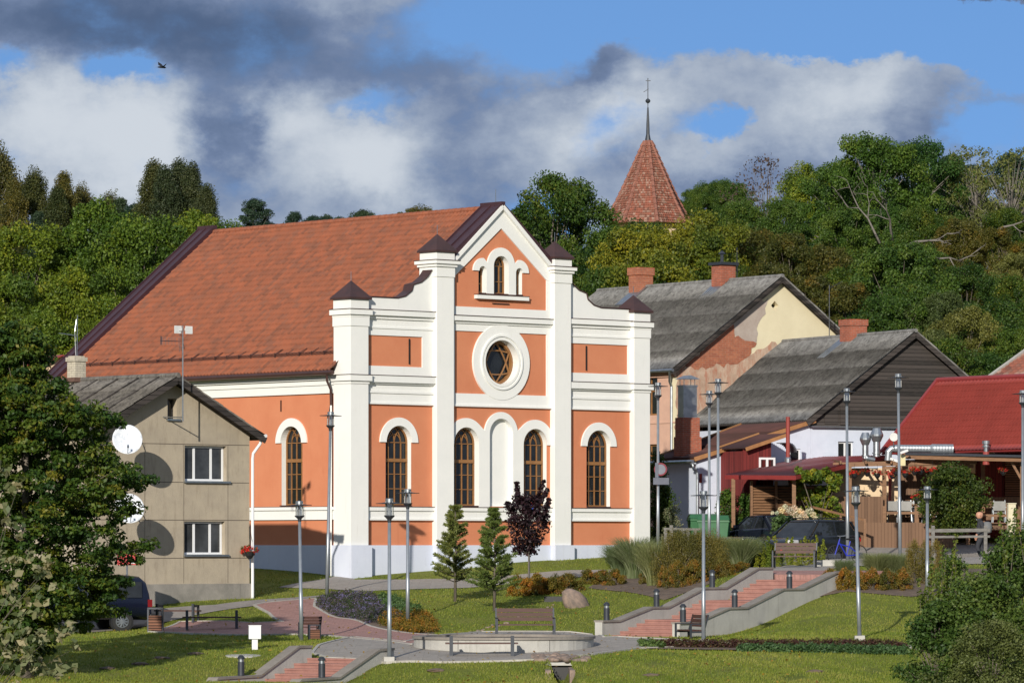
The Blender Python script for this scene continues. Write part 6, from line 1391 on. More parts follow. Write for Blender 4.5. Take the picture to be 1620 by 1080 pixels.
# ------------------------------------------------------------ the walking man: one continuous skinned body
def person():
    t = thing('person', (XD(1551, 160.5), 160.5, 0), 0, 'bald man in a black jacket with a grey backpack walking beside the fence', 'person')
    V = {'pel': (0, 0, .93), 'wai': (0, .01, 1.08), 'che': (0, .0, 1.30), 'nek': (-.01, 0, 1.48), 'hd0': (-.02, 0, 1.56), 'lh': (0, -.10, .90), 'lk': (-.10, -.10, .50), 'la': (.02, -.10, .10), 'lt': (-.14, -.11, .04), 'rh': (0, .10, .90), 'rk': (.02, .10, .50), 'ra': (.22, .10, .14), 'rt': (.10, .11, .05),
         'ls': (0, -.19, 1.42), 'le': (.06, -.24, 1.15), 'lw': (-.12, -.22, .96), 'rs': (0, .19, 1.42), 're': (.02, .25, 1.14), 'rw': (-.08, .24, .90)}
    E = [('pel', 'wai'), ('wai', 'che'), ('che', 'nek'), ('nek', 'hd0'), ('pel', 'lh'), ('lh', 'lk'), ('lk', 'la'), ('la', 'lt'), ('pel', 'rh'), ('rh', 'rk'), ('rk', 'ra'), ('ra', 'rt'), ('che', 'ls'), ('ls', 'le'), ('le', 'lw'), ('che', 'rs'), ('rs', 're'), ('re', 'rw')]
    Rr = {'pel': .15, 'wai': .145, 'che': .165, 'nek': .065, 'hd0': .06, 'lh': .095, 'lk': .065, 'la': .045, 'lt': .038, 'rh': .095, 'rk': .065, 'ra': .045, 'rt': .038, 'ls': .075, 'le': .052, 'lw': .036, 'rs': .075, 're': .052, 'rw': .036}
    ks = list(V); me = bpy.data.meshes.new('body'); me.from_pydata([V[k] for k in ks], [(ks.index(a), ks.index(b_)) for a, b_ in E], []); me.materials.append(mat('black_clothes', (.03, .032, .04), None, 8, .85)); o = bpy.data.objects.new('body', me); COL.objects.link(o); o.parent = t
    me.skin_vertices or o.modifiers.new('k', 'SKIN')
    if not o.modifiers: o.modifiers.new('k', 'SKIN')
    for i, k in enumerate(ks): me.skin_vertices[0].data[i].radius = (Rr[k], Rr[k]*(1.0)); me.skin_vertices[0].data[i].use_root = (k == 'pel')
    s = o.modifiers.new('s', 'SUBSURF'); s.levels = 2; s.render_levels = 2
    bpy.context.view_layer.update(); bm_ = bpy.data.meshes.new_from_object(o.evaluated_get(bpy.context.evaluated_depsgraph_get())); o.modifiers.clear(); o.data = bm_; bm_.shade_smooth()
    m = MB(); vs = []; n = 16; pf = [(.0, 1.53), (.05, 1.545), (.072, 1.58), (.088, 1.64), (.092, 1.69), (.082, 1.74), (.05, 1.775), (.005, 1.785)]
    for r_, z in pf:
        for j in range(n): a = 2*math.pi*j/n; vs.append((-.025+r_*math.cos(a)*1.15, r_*math.sin(a)*.92, z))
    k = len(pf); m.add(vs, [(i*n+j, i*n+(j+1) % n, (i+1)*n+(j+1) % n, (i+1)*n+j) for i in range(k-1) for j in range(n)])
    m.add([(-.125, -.012, 1.665), (-.125, .012, 1.665), (-.15, 0, 1.63), (-.118, -.018, 1.622), (-.118, .018, 1.622)], [(0, 1, 2), (0, 2, 3), (1, 4, 2), (3, 2, 4)])
    for s_ in (-1, 1): m.lathe([(.004, -.03), (.018, 0), (.004, .03)], (-.01, s_*.088, 1.655), 6)
    m.build('head', M['skin'], t, smooth=True)
    for nm, w_ in (('lw', -1), ('rw', 1)):
        x, y, z = V[nm]; m = MB(); m.tube([(x, y, z+.02), (x-.015, y, z-.05), (x-.02, y, z-.09)], [.028, .036, .03], 8)
        for q in range(4): m.tube([(x-.045+.018*q, y, z-.08), (x-.05+.018*q, y-.004*w_, z-.13), (x-.045+.018*q, y-.014*w_, z-.165+.006*abs(q-1.5))], [.010, .009, .006], 5)
        m.tube([(x-.04, y-.01*w_, z-.03), (x-.062, y-.018*w_, z-.07), (x-.06, y-.018*w_, z-.1)], [.012, .010, .007], 5); m.build('hand', M['skin'], t, smooth=True)
    m = MB(); m.lathe([(.05, -.22), (.13, -.18), (.15, 0), (.13, .17), (.05, .21)], (.19, .0, 1.22), 12); m.build('backpack', mat('grey_backpack', (.16,.165,.17)), t, smooth=True)
    t.scale = (1.25, 1.1, 1); t.location.z = h1(XD(1551, 160.5), 160.5)+.06; return t
person()
# bird
bd = thing('bird', PT(257, 107, 220), 0, 'small dark bird flying high against the clouds', 'bird')
m = MB(); m.tube([(-.26, 0, 0), (-.12, 0, .01), (0, 0, .02), (.14, 0, .0), (.2, 0, -.01)], [.02, .05, .06, .045, .01], 8)
for s in (-1, 1): m.add([(-.08, 0, .03), (.08, 0, .03), (.06, s*.26, .15), (-.1, s*.3, .1), (-.03, s*.5, .24)], [(0, 1, 2, 3), (3, 2, 4)])
m.add([(-.2, -.03, 0), (-.2, .03, 0), (-.36, .07, -.01), (-.36, -.07, -.01)], [(0, 1, 2, 3)]); m.build('body', M['black'], bd); bd.rotation_euler = (R(10), 0, R(30))
# ------------------------------------------------------------ trees on the hillside behind: one built per kind, then copied
def proto(name, kind, lm, seed, nclus=150, per=360, leaf=.17, clr=.82, W_=8.0, z0=1.0, **k):
    return make_tree(name, kind, 10.0, W_, z0, lm, nclus, per, leaf, clr, (0, 0, 0), '', 'tree', None, seed, **k)
PR = {
 'bright': [proto('maple_tree', 'broad', 'bright', 1), proto('maple_tree', 'broad', 'bright', 2, lob=4)],
 'mid': [proto('deciduous_tree', 'broad', 'mid', 3), proto('deciduous_tree', 'broad', 'mid', 4, lob=6)],
 'maple': [proto('maple_tree', 'round', 'maple', 5, 170, 340), proto('maple_tree', 'broad', 'maple', 6, lob=4)],
 'oak': [proto('oak_tree', 'broad', 'oak', 7, 120, 380, .17, .75, 9.0, 2.0, lob=4, bark='deadbark', nt=60, trunk_r=.26)],
 'yellow': [proto('linden_tree', 'broad', 'yellow', 8)],
 'rust': [proto('chestnut_tree', 'broad', 'rust', 9), proto('chestnut_tree', 'round', 'rust', 10)],
 'olive': [proto('willow_tree', 'round', 'olive', 11, 200, 240, .15, .65, 7.5)],
 'birch': [proto('birch_tree', 'column', 'birch', 12, 170, 240, .14, .6, 5.0, .8, flat=1.6, up=.1, bark='birchbark'), proto('birch_tree', 'column', 'birch', 13, 140, 240, .14, .5, 4.2, .8, flat=1.6, up=.1, bark='birchbark')],
 'poplar': [proto('poplar_tree', 'column', 'poplar', 14, 220, 240, .14, .55, 3.6, .8, flat=1.5, up=.1)],
 'pine': [proto('pine_tree', 'dome', 'pine', 15, 120, 300, .15, .62, 5.5, 3.2, flat=.6), proto('pine_tree', 'cone', 'pine', 16, 150, 260, .15, .6, 4.8, 1.0, flat=.5)],
 'bare': [proto('sparse_tree', 'round', 'bare', 17, 150, 14, .2, .7, 7.0, 2.0, nt=120, trunk_r=.16)],
 'gaunt': [proto('gaunt_tree', 'broad', 'olive', 18, 110, 45, .22, .7, 8.0, 2.0, nt=110, bark='deadbark', trunk_r=.22)],
}
used = {k: [False]*len(v) for k, v in PR.items()}; cnt = {k: 0 for k in PR}; tr = np.random.default_rng(21)
LB = {'bright': 'bright green maple with yellowish clumps', 'mid': 'mid green leafy tree', 'maple': 'dense dark green maple', 'oak': 'big deep green oak with pale limbs', 'yellow': 'yellow green tree turning to autumn colour', 'rust': 'dark tree with brownish autumn leaves', 'olive': 'pale olive green willow-like tree', 'birch': 'tall slender birch with golden brown foliage', 'poplar': 'tall narrow grey green tree', 'pine': 'blue green pine', 'bare': 'thin almost leafless purplish tree', 'gaunt': 'gaunt half dead tree with sparse olive leaves'}
def T(kind, px, top, D, wpx, where, base=None):
    i = cnt[kind] % len(PR[kind]); cnt[kind] += 1
    x = XD(px, D); zb_ = h1(x, D)-.4 if base is None else ZD(base, D); Hh = ZD(top, D)-zb_; Wm = wpx/FPX*D
    o = PR[kind][i] if not used[kind][i] else dup(PR[kind][i]); used[kind][i] = True
    w0 = {'birch': 4.2, 'poplar': 3.6, 'pine': 5.2, 'bare': 7, 'oak': 9, 'olive': 7.5}.get(kind, 8.0)
    sz = Hh/10.0/.99; sw = max(Wm/w0/1.12, sz*(.8 if kind not in ('birch', 'poplar', 'pine') else .95))
    o.location = (x, D, zb_); o.scale = (sw, sw, sz); o.rotation_euler = (0, 0, tr.random()*6.28)
    o['label'] = f'{LB[kind]} {where}'; o['group'] = f'{LB[kind]} {where}'
lf = 'on the hillside left of the hall roof'; rt = 'on the slope behind the grey roofs'; tp = 'on the skyline above the right-hand houses'
for px, top, D, w in ((45, 362, 212, 170), (150, 322, 214, 190), (228, 350, 210, 150), (312, 338, 216, 120), (20, 440, 202, 150), (110, 430, 203, 150), (200, 428, 204, 150), (270, 420, 208, 110), (350, 356, 222, 80), (60, 500, 196, 130), (150, 510, 195, 120), (-30, 470, 198, 120), (395, 372, 224, 70)): T('bright', px, top, D, w, lf)
for px, top, D, w in ((-5, 240, 262, 60), (22, 288, 258, 60), (55, 276, 262, 60), (100, 278, 262, 56), (128, 300, 266, 50), (90, 300, 260, 50), (175, 312, 270, 40)): T('birch', px, top, D, w, 'on the far left skyline')
for px, top, D, w in ((243, 263, 258, 42), (262, 272, 257, 40), (283, 262, 259, 42), (303, 268, 258, 44), (326, 300, 256, 44)): T('poplar', px, top, D, w, 'in the clump behind the bright maples')
for px, top, D, w in ((402, 317, 262, 56), (190, 314, 268, 50), (215, 325, 266, 46), (466, 336, 280, 34), (494, 344, 284, 26), (516, 341, 286, 26), (535, 346, 288, 22), (556, 345, 290, 22), (574, 335, 290, 26), (60, 335, 255, 70), (160, 345, 262, 50), (370, 360, 262, 50)): T('pine', px, top, D, w, 'on the skyline left of the gable')
T('rust', 664, 331, 280, 40, 'peeking over the ridge of the hall')
T('maple', 876, 282, 222, 130, 'behind the right shoulder of the hall')
T('maple', 925, 400, 214, 90, 'in front of the tower wall beside the hall'); T('maple', 850, 330, 226, 110, 'directly behind the gable of the hall')
for px, top, D, w in ((1000, 366, 212, 90), (1045, 366, 214, 90), (1075, 362, 216, 90), (1035, 402, 206, 100), (1110, 372, 214, 90), (1120, 340, 222, 80)): T('yellow', px, top, D, w, 'in front of the tower')
for px, top, D, w in ((1118, 290, 306, 50), (1142, 286, 304, 50), (1165, 290, 300, 44), (1098, 300, 310, 36)): T('mid', px, top, D, w, 'far behind to the right of the tower', 400)
T('mid', 962, 360, 216, 80, 'at the foot of the tower, left side'); T('maple', 1010, 356, 218, 70, 'at the foot of the tower')
T('bare', 1213, 248, 288, 70, 'rising above the skyline right of the tower')
for px, top, D, w in ((1170, 320, 240, 110), (1280, 262, 262, 130), (1235, 318, 238, 120), (1345, 330, 232, 110), (1440, 300, 262, 120), (1330, 262, 262, 110)): T('bright' if px in (1280, 1330) else 'mid', px, top, D, w, tp)
for px, top, D, w in ((1385, 218, 246, 130), (1445, 224, 250, 120), (1330, 262, 250, 100), (1400, 330, 240, 140), (1500, 262, 256, 90)): T('oak', px, top, D, w, tp)
for px, top, D, w in ((1500, 250, 268, 60), (1540, 262, 266, 70), (1602, 246, 268, 60), (1640, 262, 262, 80)): T('pine', px, top, D, w, 'on the skyline at the far right')
for px, top, D, w in ((1545, 234, 250, 110), (1600, 238, 246, 110)): T('gaunt', px, top, D, w, 'at the top right')
for px, top, D, w in ((1130, 372, 226, 110), (1190, 368, 224, 120), (1250, 372, 222, 120), (1310, 392, 222, 110), (1290, 440, 212, 100), (1220, 420, 214, 110), (1345, 450, 210, 90), (1520, 350, 232, 130), (1580, 362, 230, 130)): T('rust', px, top, D, w, rt)
for px, top, D, w in ((1150, 420, 216, 110), (1360, 420, 216, 120), (1470, 400, 226, 120), (1530, 420, 220, 130), (1600, 440, 216, 120), (1370, 500, 204, 100), (1100, 430, 214, 90), (1180, 460, 208, 100), (1460, 330, 238, 110), (1590, 330, 244, 110)): T('maple', px, top, D, w, rt)
for px, top, D, w in ((1425, 386, 212, 90), (1400, 470, 206, 90), (1450, 450, 208, 80), (1610, 520, 200, 90), (1560, 560, 198, 80)): T('mid', px, top, D, w, rt)
for px, top, D, w in ((1490, 462, 206, 95), (1530, 486, 202, 105), (1470, 520, 200, 90), (1610, 400, 226, 80)): T('olive', px, top, D, w, rt)
for px, top, D, w in ((960, 430, 206, 100), (1020, 450, 204, 90), (1640, 470, 208, 110), (1570, 480, 206, 100), (1500, 540, 196, 80)): T('maple', px, top, D, w, 'low down between the houses and the hill')
# pale dead limbs reaching out of the oak
def branchy(mb, a, d, L_, r, g, depth):
    p = [a]; q = a; dd = d.normalized()
    for i in range(4):
        dd = (dd+Vector(g.normal(size=3))*.22).normalized(); q = q+dd*L_/4; p.append(q)
        if depth and i > 0: branchy(mb, q, (dd+Vector(g.normal(size=3))*.75).normalized(), L_*.5*(.7+.5*g.random()), r*.5, g, depth-1)
    mb.tube(p, [r, r*.85, r*.65, r*.45, r*.2], 5)
for (px, py, D, tx, ty, L_, lab_) in ((1392, 385, 236, -.5, 1.0, 3.4, 'pale bare limb rising inside the oak crown, left of the two'), (1412, 380, 234, .3, 1.1, 3.0, 'pale bare limb rising inside the oak crown, right of the two'), (1435, 388, 228, 1.3, .55, 2.6, 'upper dead branch reaching right out of the dark trees'), (1456, 418, 226, 1.2, .5, 2.4, 'lower dead branch reaching right out of the dark trees'), (1572, 368, 238, .8, .6, 2.6, 'forked dead branch at the far right of the hillside')):
    g = np.random.default_rng(int(px)); m = MB(); branchy(m, Vector((0, 0, 0)), Vector((tx, -.3, ty)), L_*.85, .075, g, 2); o = m.build('dead_branch', M['deadbark'], smooth=True); o.location = PT(px, py, D-6); tag(o, lab_, 'dead branch')
# ------------------------------------------------------------ near trees and shrubs
def clumped(name, lm, pts, rad, per, leaf, label, cat, group=None, trunk=None, bark='bark', seed=1, flat=.8, up=.45, tv=.2, stems=None, sr=.02):
    """shrub or tree whose clump centres are given in world space"""
    g = np.random.default_rng(seed); pts = np.array([tuple(p) for p in pts]); base = Vector(trunk) if trunk is not None else Vector((pts[:, 0].mean(), pts[:, 1].mean(), pts[:, 2].min()))
    t = thing(name, base, 0, label, cat, group); c = pts-np.array(base)
    P, S, N, ti = blob_leaves(c, np.asarray(rad), per, leaf, flat, up, rng=g, tv=tv); V, F = leaf_quads(P, S, N, rng=g); np_mesh('crown' if cat == 'tree' else 'foliage', V, F, LM[lm], t, ti)
    m = MB(); sel = c[g.choice(len(c), min(stems or 20, len(c)), replace=False)]
    if cat == 'tree':
        zt_ = c[:, 2].max()*.8; m.tube([(0, 0, -.05), (.02, 0, zt_*.5), (0, 0, zt_)], [sr, sr*.8, sr*.3], 7)
        for q in sel:
            q = Vector(q); a = Vector((0, 0, min(zt_, max(q.z*.75, c[:, 2].min()*.9)))); m.tube([a, a.lerp(q, .5)+Vector((0, 0, .03)), q], [sr*.45, sr*.3, sr*.12], 4)
    else:
        for q in sel: q = Vector(q); mid = Vector((q.x*.35, q.y*.35, q.z*.55)); m.tube([Vector((q.x*.04, q.y*.04, 0)), mid, q], [sr, sr*.7, sr*.25], 5)
    m.build('trunk' if cat == 'tree' else 'stems', M[bark], t, smooth=True); return t
# big maple at the left, outline read from the photograph
prof = [(515, -60, 55), (560, -90, 85), (595, -110, 100), (620, -120, 155), (650, -130, 200), (700, -140, 210), (750, -150, 235), (800, -150, 262), (830, -150, 245), (870, -150, 238), (910, -140, 235), (950, -130, 215), (1000, -110, 130), (1040, -90, 90)]
def maple():
    g = np.random.default_rng(33); pts = []; D0 = 117.0; py = np.array([p[0] for p in prof]); lx = np.array([p[1] for p in prof]); rx = np.array([p[2] for p in prof])
    while len(pts) < 1250:
        y = 518+g.random()*520; l = np.interp(y, py, lx); r = np.interp(y, py, rx); c = (l+r)/2; h = (r-l)/2
        tier = .90+.10*math.sin(y/17.0+1)+.04*g.normal(); a = g.random()*6.283; q = (g.random()**.5)
        pts.append((XD(c+h*tier*q*math.cos(a), D0), D0+h*tier*q*math.sin(a)/FPX*D0*.9, ZD(y, D0)))
    m_ = clumped('maple_tree', 'maple', pts, .22+.16*g.random(len(pts)), 105, .12, 'large spreading maple filling the left edge in front of the beige house', 'tree', trunk=(XD(40, D0), D0, h1(XD(40, D0), D0)-.1), seed=34, flat=.55, up=.55, tv=.24, stems=70, sr=.05)
    tk = MB(); tk.tube([(0, 0, -.2), (.05, 0, 2.5), (.0, .05, 5.2), (0, 0, 7.2)], [.2, .16, .1, .03], 10); tk.build('trunk', M['bark'], m_, smooth=True)
maple()
# foreground sapling with pale leaves
g = np.random.default_rng(5); D0 = 72; pts = []
for (x0, y0, x1, y1, n) in ((0, 880, 95, 915, 24), (0, 1000, 125, 1000, 34), (0, 1040, 110, 1060, 30), (0, 740, 30, 770, 12), (0, 940, 60, 960, 16), (-20, 1080, 90, 1085, 20), (-10, 1020, 60, 1040, 16), (0, 800, 22, 830, 8)):
    for i in range(n): q = g.random(); pts.append(PT(x0+(x1-x0)*q+g.normal()*9, y0+(y1-y0)*q+g.normal()*13, D0+g.normal()*.25))
clumped('sapling', 'pale', pts, .05+.05*g.random(len(pts)), 5, .15, 'pale grey leaved sapling in the bottom left corner nearest the camera', 'tree', trunk=(XD(-20, D0), D0, -5.2), seed=6, tv=.3, stems=14, sr=.014)
# willow bushes bottom right
def bush(px, top, D, wpx, lm, label, n, per, leaf, rad, base=None, name='shrub', group=None, seed=1, kind='dome', cat='shrub', flat=.9, tv=.2, up=.4):
    g = np.random.default_rng(seed); x = XD(px, D); zb_ = h1(x, D)-.05 if base is None else ZD(base, D); H_ = ZD(top, D)-zb_; W_ = wpx/FPX*D
    c = env_points(n, kind, H_, W_, .1*H_, g, 5); return clumped(name, lm, c+np.array([x, D, zb_]), rad*(.6+.7*g.random(n)), per, leaf, label, cat, group, trunk=(x, D, zb_), seed=seed+1, flat=flat, tv=tv, up=up)
bush(1612, 842, 105, 170, 'rbush', 'tall willow bush at the right edge, highest of the dark bushes', 170, 110, .085, .30, base=1110, seed=41, name='willow_bush')
bush(1506, 878, 107, 95, 'rbush', 'slender willow bush with upright sprays in front of the walking man', 90, 90, .08, .24, base=1110, seed=43, name='willow_bush')
bush(1560, 908, 103, 210, 'rbush', 'broad willow bush between the two taller ones', 170, 110, .085, .28, base=1110, seed=45, name='willow_bush')
bush(1480, 955, 103, 110, 'rbush', 'low willow bush at the left end of the bush group', 90, 110, .085, .24, base=1110, seed=47, name='willow_bush')
bush(1570, 985, 98, 200, 'olive', 'pale olive fine leaved bush nearest the camera at bottom right', 150, 120, .06, .24, base=1120, seed=49, name='willow_bush')
# sprays on top of the bushes
g = np.random.default_rng(77); t = thing('willow_sprays', (0, 0, 0), 0, 'thin upright leafy shoots sticking out above the willow bushes', 'shoots'); t['kind'] = 'stuff'
m = MB(); c = []
for i in range(46):
    px = 1440+g.random()*185
    if 1518 < px < 1588: continue
    base_y = 980-(px-1440)*.55+g.random()*40; L_ = 45+g.random()*60; D = 104+g.random()*3; a = PT(px, base_y, D); b = PT(px+g.normal()*10, base_y-L_, D); m.tube([a, a.lerp(b, .5)+Vector((.02, 0, 0)), b], [.01, .007, .003], 4)
    c += [tuple(a.lerp(b, q)) for q in np.linspace(.2, 1, 9)]
m.build('stems', M['bark'], t); P, S, N, ti = blob_leaves(np.array(c), .07, 12, .075, 1, .3, rng=g); V, F = leaf_quads(P, S, N, rng=g); np_mesh('foliage', V, F, LM['rbush'], t, ti)
# round tree at the terrace, vine, dark shrubs
bush(1507, 738, 162.5, 100, 'terr', 'round green tree standing before the terrace rail', 150, 130, .10, .32, base=850, name='round_tree', cat='tree', kind='round', seed=51)
bush(1505, 745, 162.4, 96, 'yellow', 'yellowish outer shoots of the round terrace tree', 26, 50, .09, .3, base=850, name='round_tree_shoots', cat='shoots', kind='round', seed=53).update_tag() if False else None
g = np.random.default_rng(9); pts = [PT(1258+g.random()*70, 742+g.random()*95, 166.2+g.random()*.5) for _ in range(120)]+[PT(1265+g.random()*28, 745+g.random()*12, 165) for _ in range(14)]
clumped('climbing_vine', 'vine', pts, .16, 60, .14, 'climbing vine with yellowing leaves covering the louvre fence', 'vine', trunk=(XD(1295, 166), 166, -.2), seed=10, tv=.25)
for i, (px, top, w, lab_) in enumerate(((1150, 778, 36, 'dark juniper bush left of the canopy post'), (1178, 786, 40, 'dark juniper bush between the canopy post and louvre fence'), (1200, 792, 30, 'dark juniper bush touching the louvre fence'), (1040, 716, 30, 'dark evergreen bush squeezed beside the right pier of the hall'), (1052, 770, 26, 'dark leafy bush below the round sign'))): bush(px, top, 168.5, w, 'oak' if i < 3 else 'maple', lab_, 60, 90, .09, .28, seed=60+i, name='dark_shrub', kind='round' if i > 2 else 'dome')
bush(1062, 802, 166, 42, 'pale', 'white flowering shrub at the foot of the annex wall', 34, 60, .07, .2, seed=70, name='white_shrub')
hyd = thing('hydrangea', (XD(1258, 163.5), 163.5, h1(XD(1258, 163.5), 163.5)), 0, 'hydrangea bush with cream and pink flower heads behind the cars', 'shrub'); g = np.random.default_rng(4)
pts = np.array([tuple(PT(1222+g.random()*72, 812+g.random()*30, 163.5+g.random()*.6)-Vector(hyd.location)) for _ in range(60)]); P, S, N, ti = blob_leaves(pts, .2, 50, .11, .9, .4, rng=g); V, F = leaf_quads(P, S, N, rng=g); np_mesh('foliage', V, F, LM['green'], hyd, ti)
for (px, py, r) in ((1242, 803, .09), (1236, 809, .13), (1229, 813, .07), (1249, 809, .14), (1257, 805, .11), (1256, 814, .15), (1263, 809, .12), (1268, 812, .12), (1264, 818, .11), (1273, 814, .11), (1281, 810, .13), (1286, 815, .1), (1289, 820, .09), (1222, 813, .06), (1266, 823, .12), (1275, 820, .10)):
    c = np.array([tuple(PT(px, py-2, 162.6)-Vector(hyd.location))]); P, S, N, ti = blob_leaves(c, r*1.15, 170, .055, .9, .3, rng=g, tv=.3); V, F = leaf_quads(P, S, N, rng=g); np_mesh('flower_head', V, F, LM['hyd'], hyd, ti)
# ornamental shrubs along the paths
og = 'ochre shrubs along the paths'
def row(pxa, pxb, top, bot, n, lm, name, label, group, w=36, per=150, leaf=.055, ncl=38, seed=1, D=None):
    g = np.random.default_rng(seed); pr_ = []
    for i in range(n):
        px = pxa+(pxb-pxa)*(i+.5)/n; b_ = np.interp(i/(max(1, n-1)), [0, 1], [bot[0], bot[1]]) if isinstance(bot, tuple) else bot; tt_ = np.interp(i/(max(1, n-1)), [0, 1], [top[0], top[1]]) if isinstance(top, tuple) else top
        p = G(px, b_) if D is None else Vector((XD(px, D), D, h1(XD(px, D), D)))
        Dd = p.y+.3; Hh = max(.25, ZD(tt_, Dd)-p.z); Wm = w/FPX*Dd
        if i < 2:
            c = env_points(ncl, 'dome', 1, 1.6, .05, g); o = clumped(name, lm, c, .18+.1*g.random(ncl), per, leaf/max(.6, Hh), label, 'shrub', group, trunk=(0, 0, 0), seed=seed+i, tv=.28, up=.3); pr_.append(o)
        else: o = dup(pr_[i % 2])
        o.location = (XD(px, Dd), Dd, p.z-.03); o.scale = (Wm/1.6, Wm/1.6, Hh); o.rotation_euler = (0, 0, g.random()*6)
row(812, 910, 908, (943, 938), 4, 'ochre', 'ochre_shrub', 'ochre orange shrub in the row behind the boulder', 'ochre shrubs behind the boulder', 46, seed=80)
row(920, 985, 901, (924, 926), 3, 'ochre', 'ochre_shrub', 'low ochre shrub left of the tall grasses', 'low ochre shrubs left of the grasses', 34, seed=82)
row(1010, 1062, 897, (924, 930), 2, 'ochre', 'ochre_shrub', 'small ochre shrub in front of the left grass clump', 'small ochre shrubs at the grass clump', 24, seed=84)
row(1060, 1185, 888, (930, 905), 5, 'ochre', 'ochre_shrub', 'ochre shrub beside the coping of the long stairs', 'ochre shrubs beside the long stairs', 38, seed=86)
row(1300, 1440, 900, (934, 934), 6, 'ochre', 'ochre_shrub', 'ochre shrub on top of the right-hand slope', 'ochre shrubs on the right-hand slope', 36, seed=88)
row(1052, 1132, 842, (926, 916), 5, 'brownb', 'brown_shrub', 'tall brown green shrub between the two grass clumps', 'brown shrubs between the grasses', 62, seed=90, ncl=60)
row(1438, 1490, 858, (925, 925), 3, 'brownb', 'brown_shrub', 'brown green shrub left of the willow bushes', 'brown shrubs by the willows', 40, seed=92, ncl=40)
row(962, 1000, 868, (908, 912), 2, 'yelsh', 'lime_shrub', 'lime green shrub at the corner of the hall', 'lime shrubs at the hall corner', 26, seed=94)
row(1196, 1225, 862, (898, 898), 2, 'yelsh', 'lime_shrub', 'lime green shrub left of the upper bench', 'lime shrubs by the upper bench', 24, seed=96)
# spiky lime plants behind the upper bench
g = np.random.default_rng(31); first = None
for i in range(19):
    px = 1198+i*5.8+g.normal()*1.5; D = 150.0+g.random()*1.2; Hh = ZD(846+g.random()*22, D)-h1(XD(px, D), D)
    if i < 2:
        c = np.array([(g.normal()*.03, g.normal()*.03, z) for z in np.linspace(.05, 1, 30)]); P, S, N, ti = blob_leaves(c, np.linspace(.085, .035, 30), 26, .045, .8, .3, rng=g, tv=.15); ti = np.clip(P[:, 2]*-.25+ti+.3, 0, 1)
        t = thing('spire_plant', (0, 0, 0), 0, 'narrow lime green spire plant behind the upper bench', 'plant', 'spire plants behind the upper bench'); V, F = leaf_quads(P, S, N, rng=g); np_mesh('foliage', V, F, LM['yelsh'], t, ti)
        if i == 0: first = [t]
        else: first.append(t)
        o = t
    else: o = dup(first[i % 2])
    o.location = (XD(px, D), D, h1(XD(px, D), D)); o.scale = (1.1, 1.1, Hh); o.rotation_euler = (0, 0, g.random()*6)
# tall ornamental grass clumps
def blades(n, H_, W_, g, bend=.5, w=.012):
    a = g.random(n)*6.283; r0 = W_*.18*np.sqrt(g.random(n)); h = H_*(.55+.45*g.random(n)); ln = (W_*.5)*(.25+.75*g.random(n))*bend*2
    V = []; F = []; k = 5; dx = np.cos(a); dy = np.sin(a); b0 = g.random(n)*6.283; wx = np.cos(b0)*w; wy = np.sin(b0)*w
    for j in range(k):
        q = j/(k-1); x = r0*dx+ln*dx*q**2; y = r0*dy+ln*dy*q**2; z = h*(q-.18*q**3); f = (1-q)**.6+.12
        V.append(np.stack([x-wx*f, y-wy*f, z], 1)); V.append(np.stack([x+wx*f, y+wy*f, z], 1))
    V = np.stack(V, 1); base = np.arange(n)[:, None]*2*k; fs = []
    for j in range(k-1): fs.append(np.concatenate([base+2*j, base+2*j+1, base+2*j+3, base+2*j+2], 1))
    F = np.stack(fs, 1).reshape(-1, 4); return V.reshape(-1, 3), F, np.repeat(np.clip(g.normal(.5, .25, n), 0, 1), k-1)
gp = []
for i, (px, top, bot, w, lab_) in enumerate(((1005, 836, 915, 70, 0), (1035, 842, 926, 62, 0), (982, 850, 912, 58, 0), (1140, 838, 905, 74, 1), (1172, 838, 903, 70, 1), (1120, 856, 905, 44, 1), (1192, 858, 900, 36, 1), (1336, 878, 916, 34, 2), (1388, 866, 915, 50, 3), (1412, 866, 915, 50, 3), (1432, 872, 916, 40, 3))):
    D = G(px, bot).y+.2; zb_ = h1(XD(px, D), D)-.02; Hh = ZD(top, D)-zb_; Wm = w/FPX*D
    if i < 3:
        g = np.random.default_rng(100+i); V, F, ti = blades(2600, 1, 1, g, .55, .0065); t = thing('ornamental_grass', (0, 0, 0), 0, '', 'grass clump'); np_mesh('blades', V, F, LM['grasst'], t, ti); gp.append(t); o = t
    else: o = dup(gp[i % 3])
    o.location = (XD(px, D), D, zb_); o.scale = (Wm, Wm, Hh*1.05); o.rotation_euler = (0, 0, i*1.1)
    L_ = ('tall pale feathery grass clump before the right pier of the hall', 'tall feathery grass clump in front of the green bin', 'small grass clump at the foot of the lamp by the bicycle', 'feathery grass clump on the slope right of the stairs')[lab_]; o['label'] = L_; o['group'] = L_
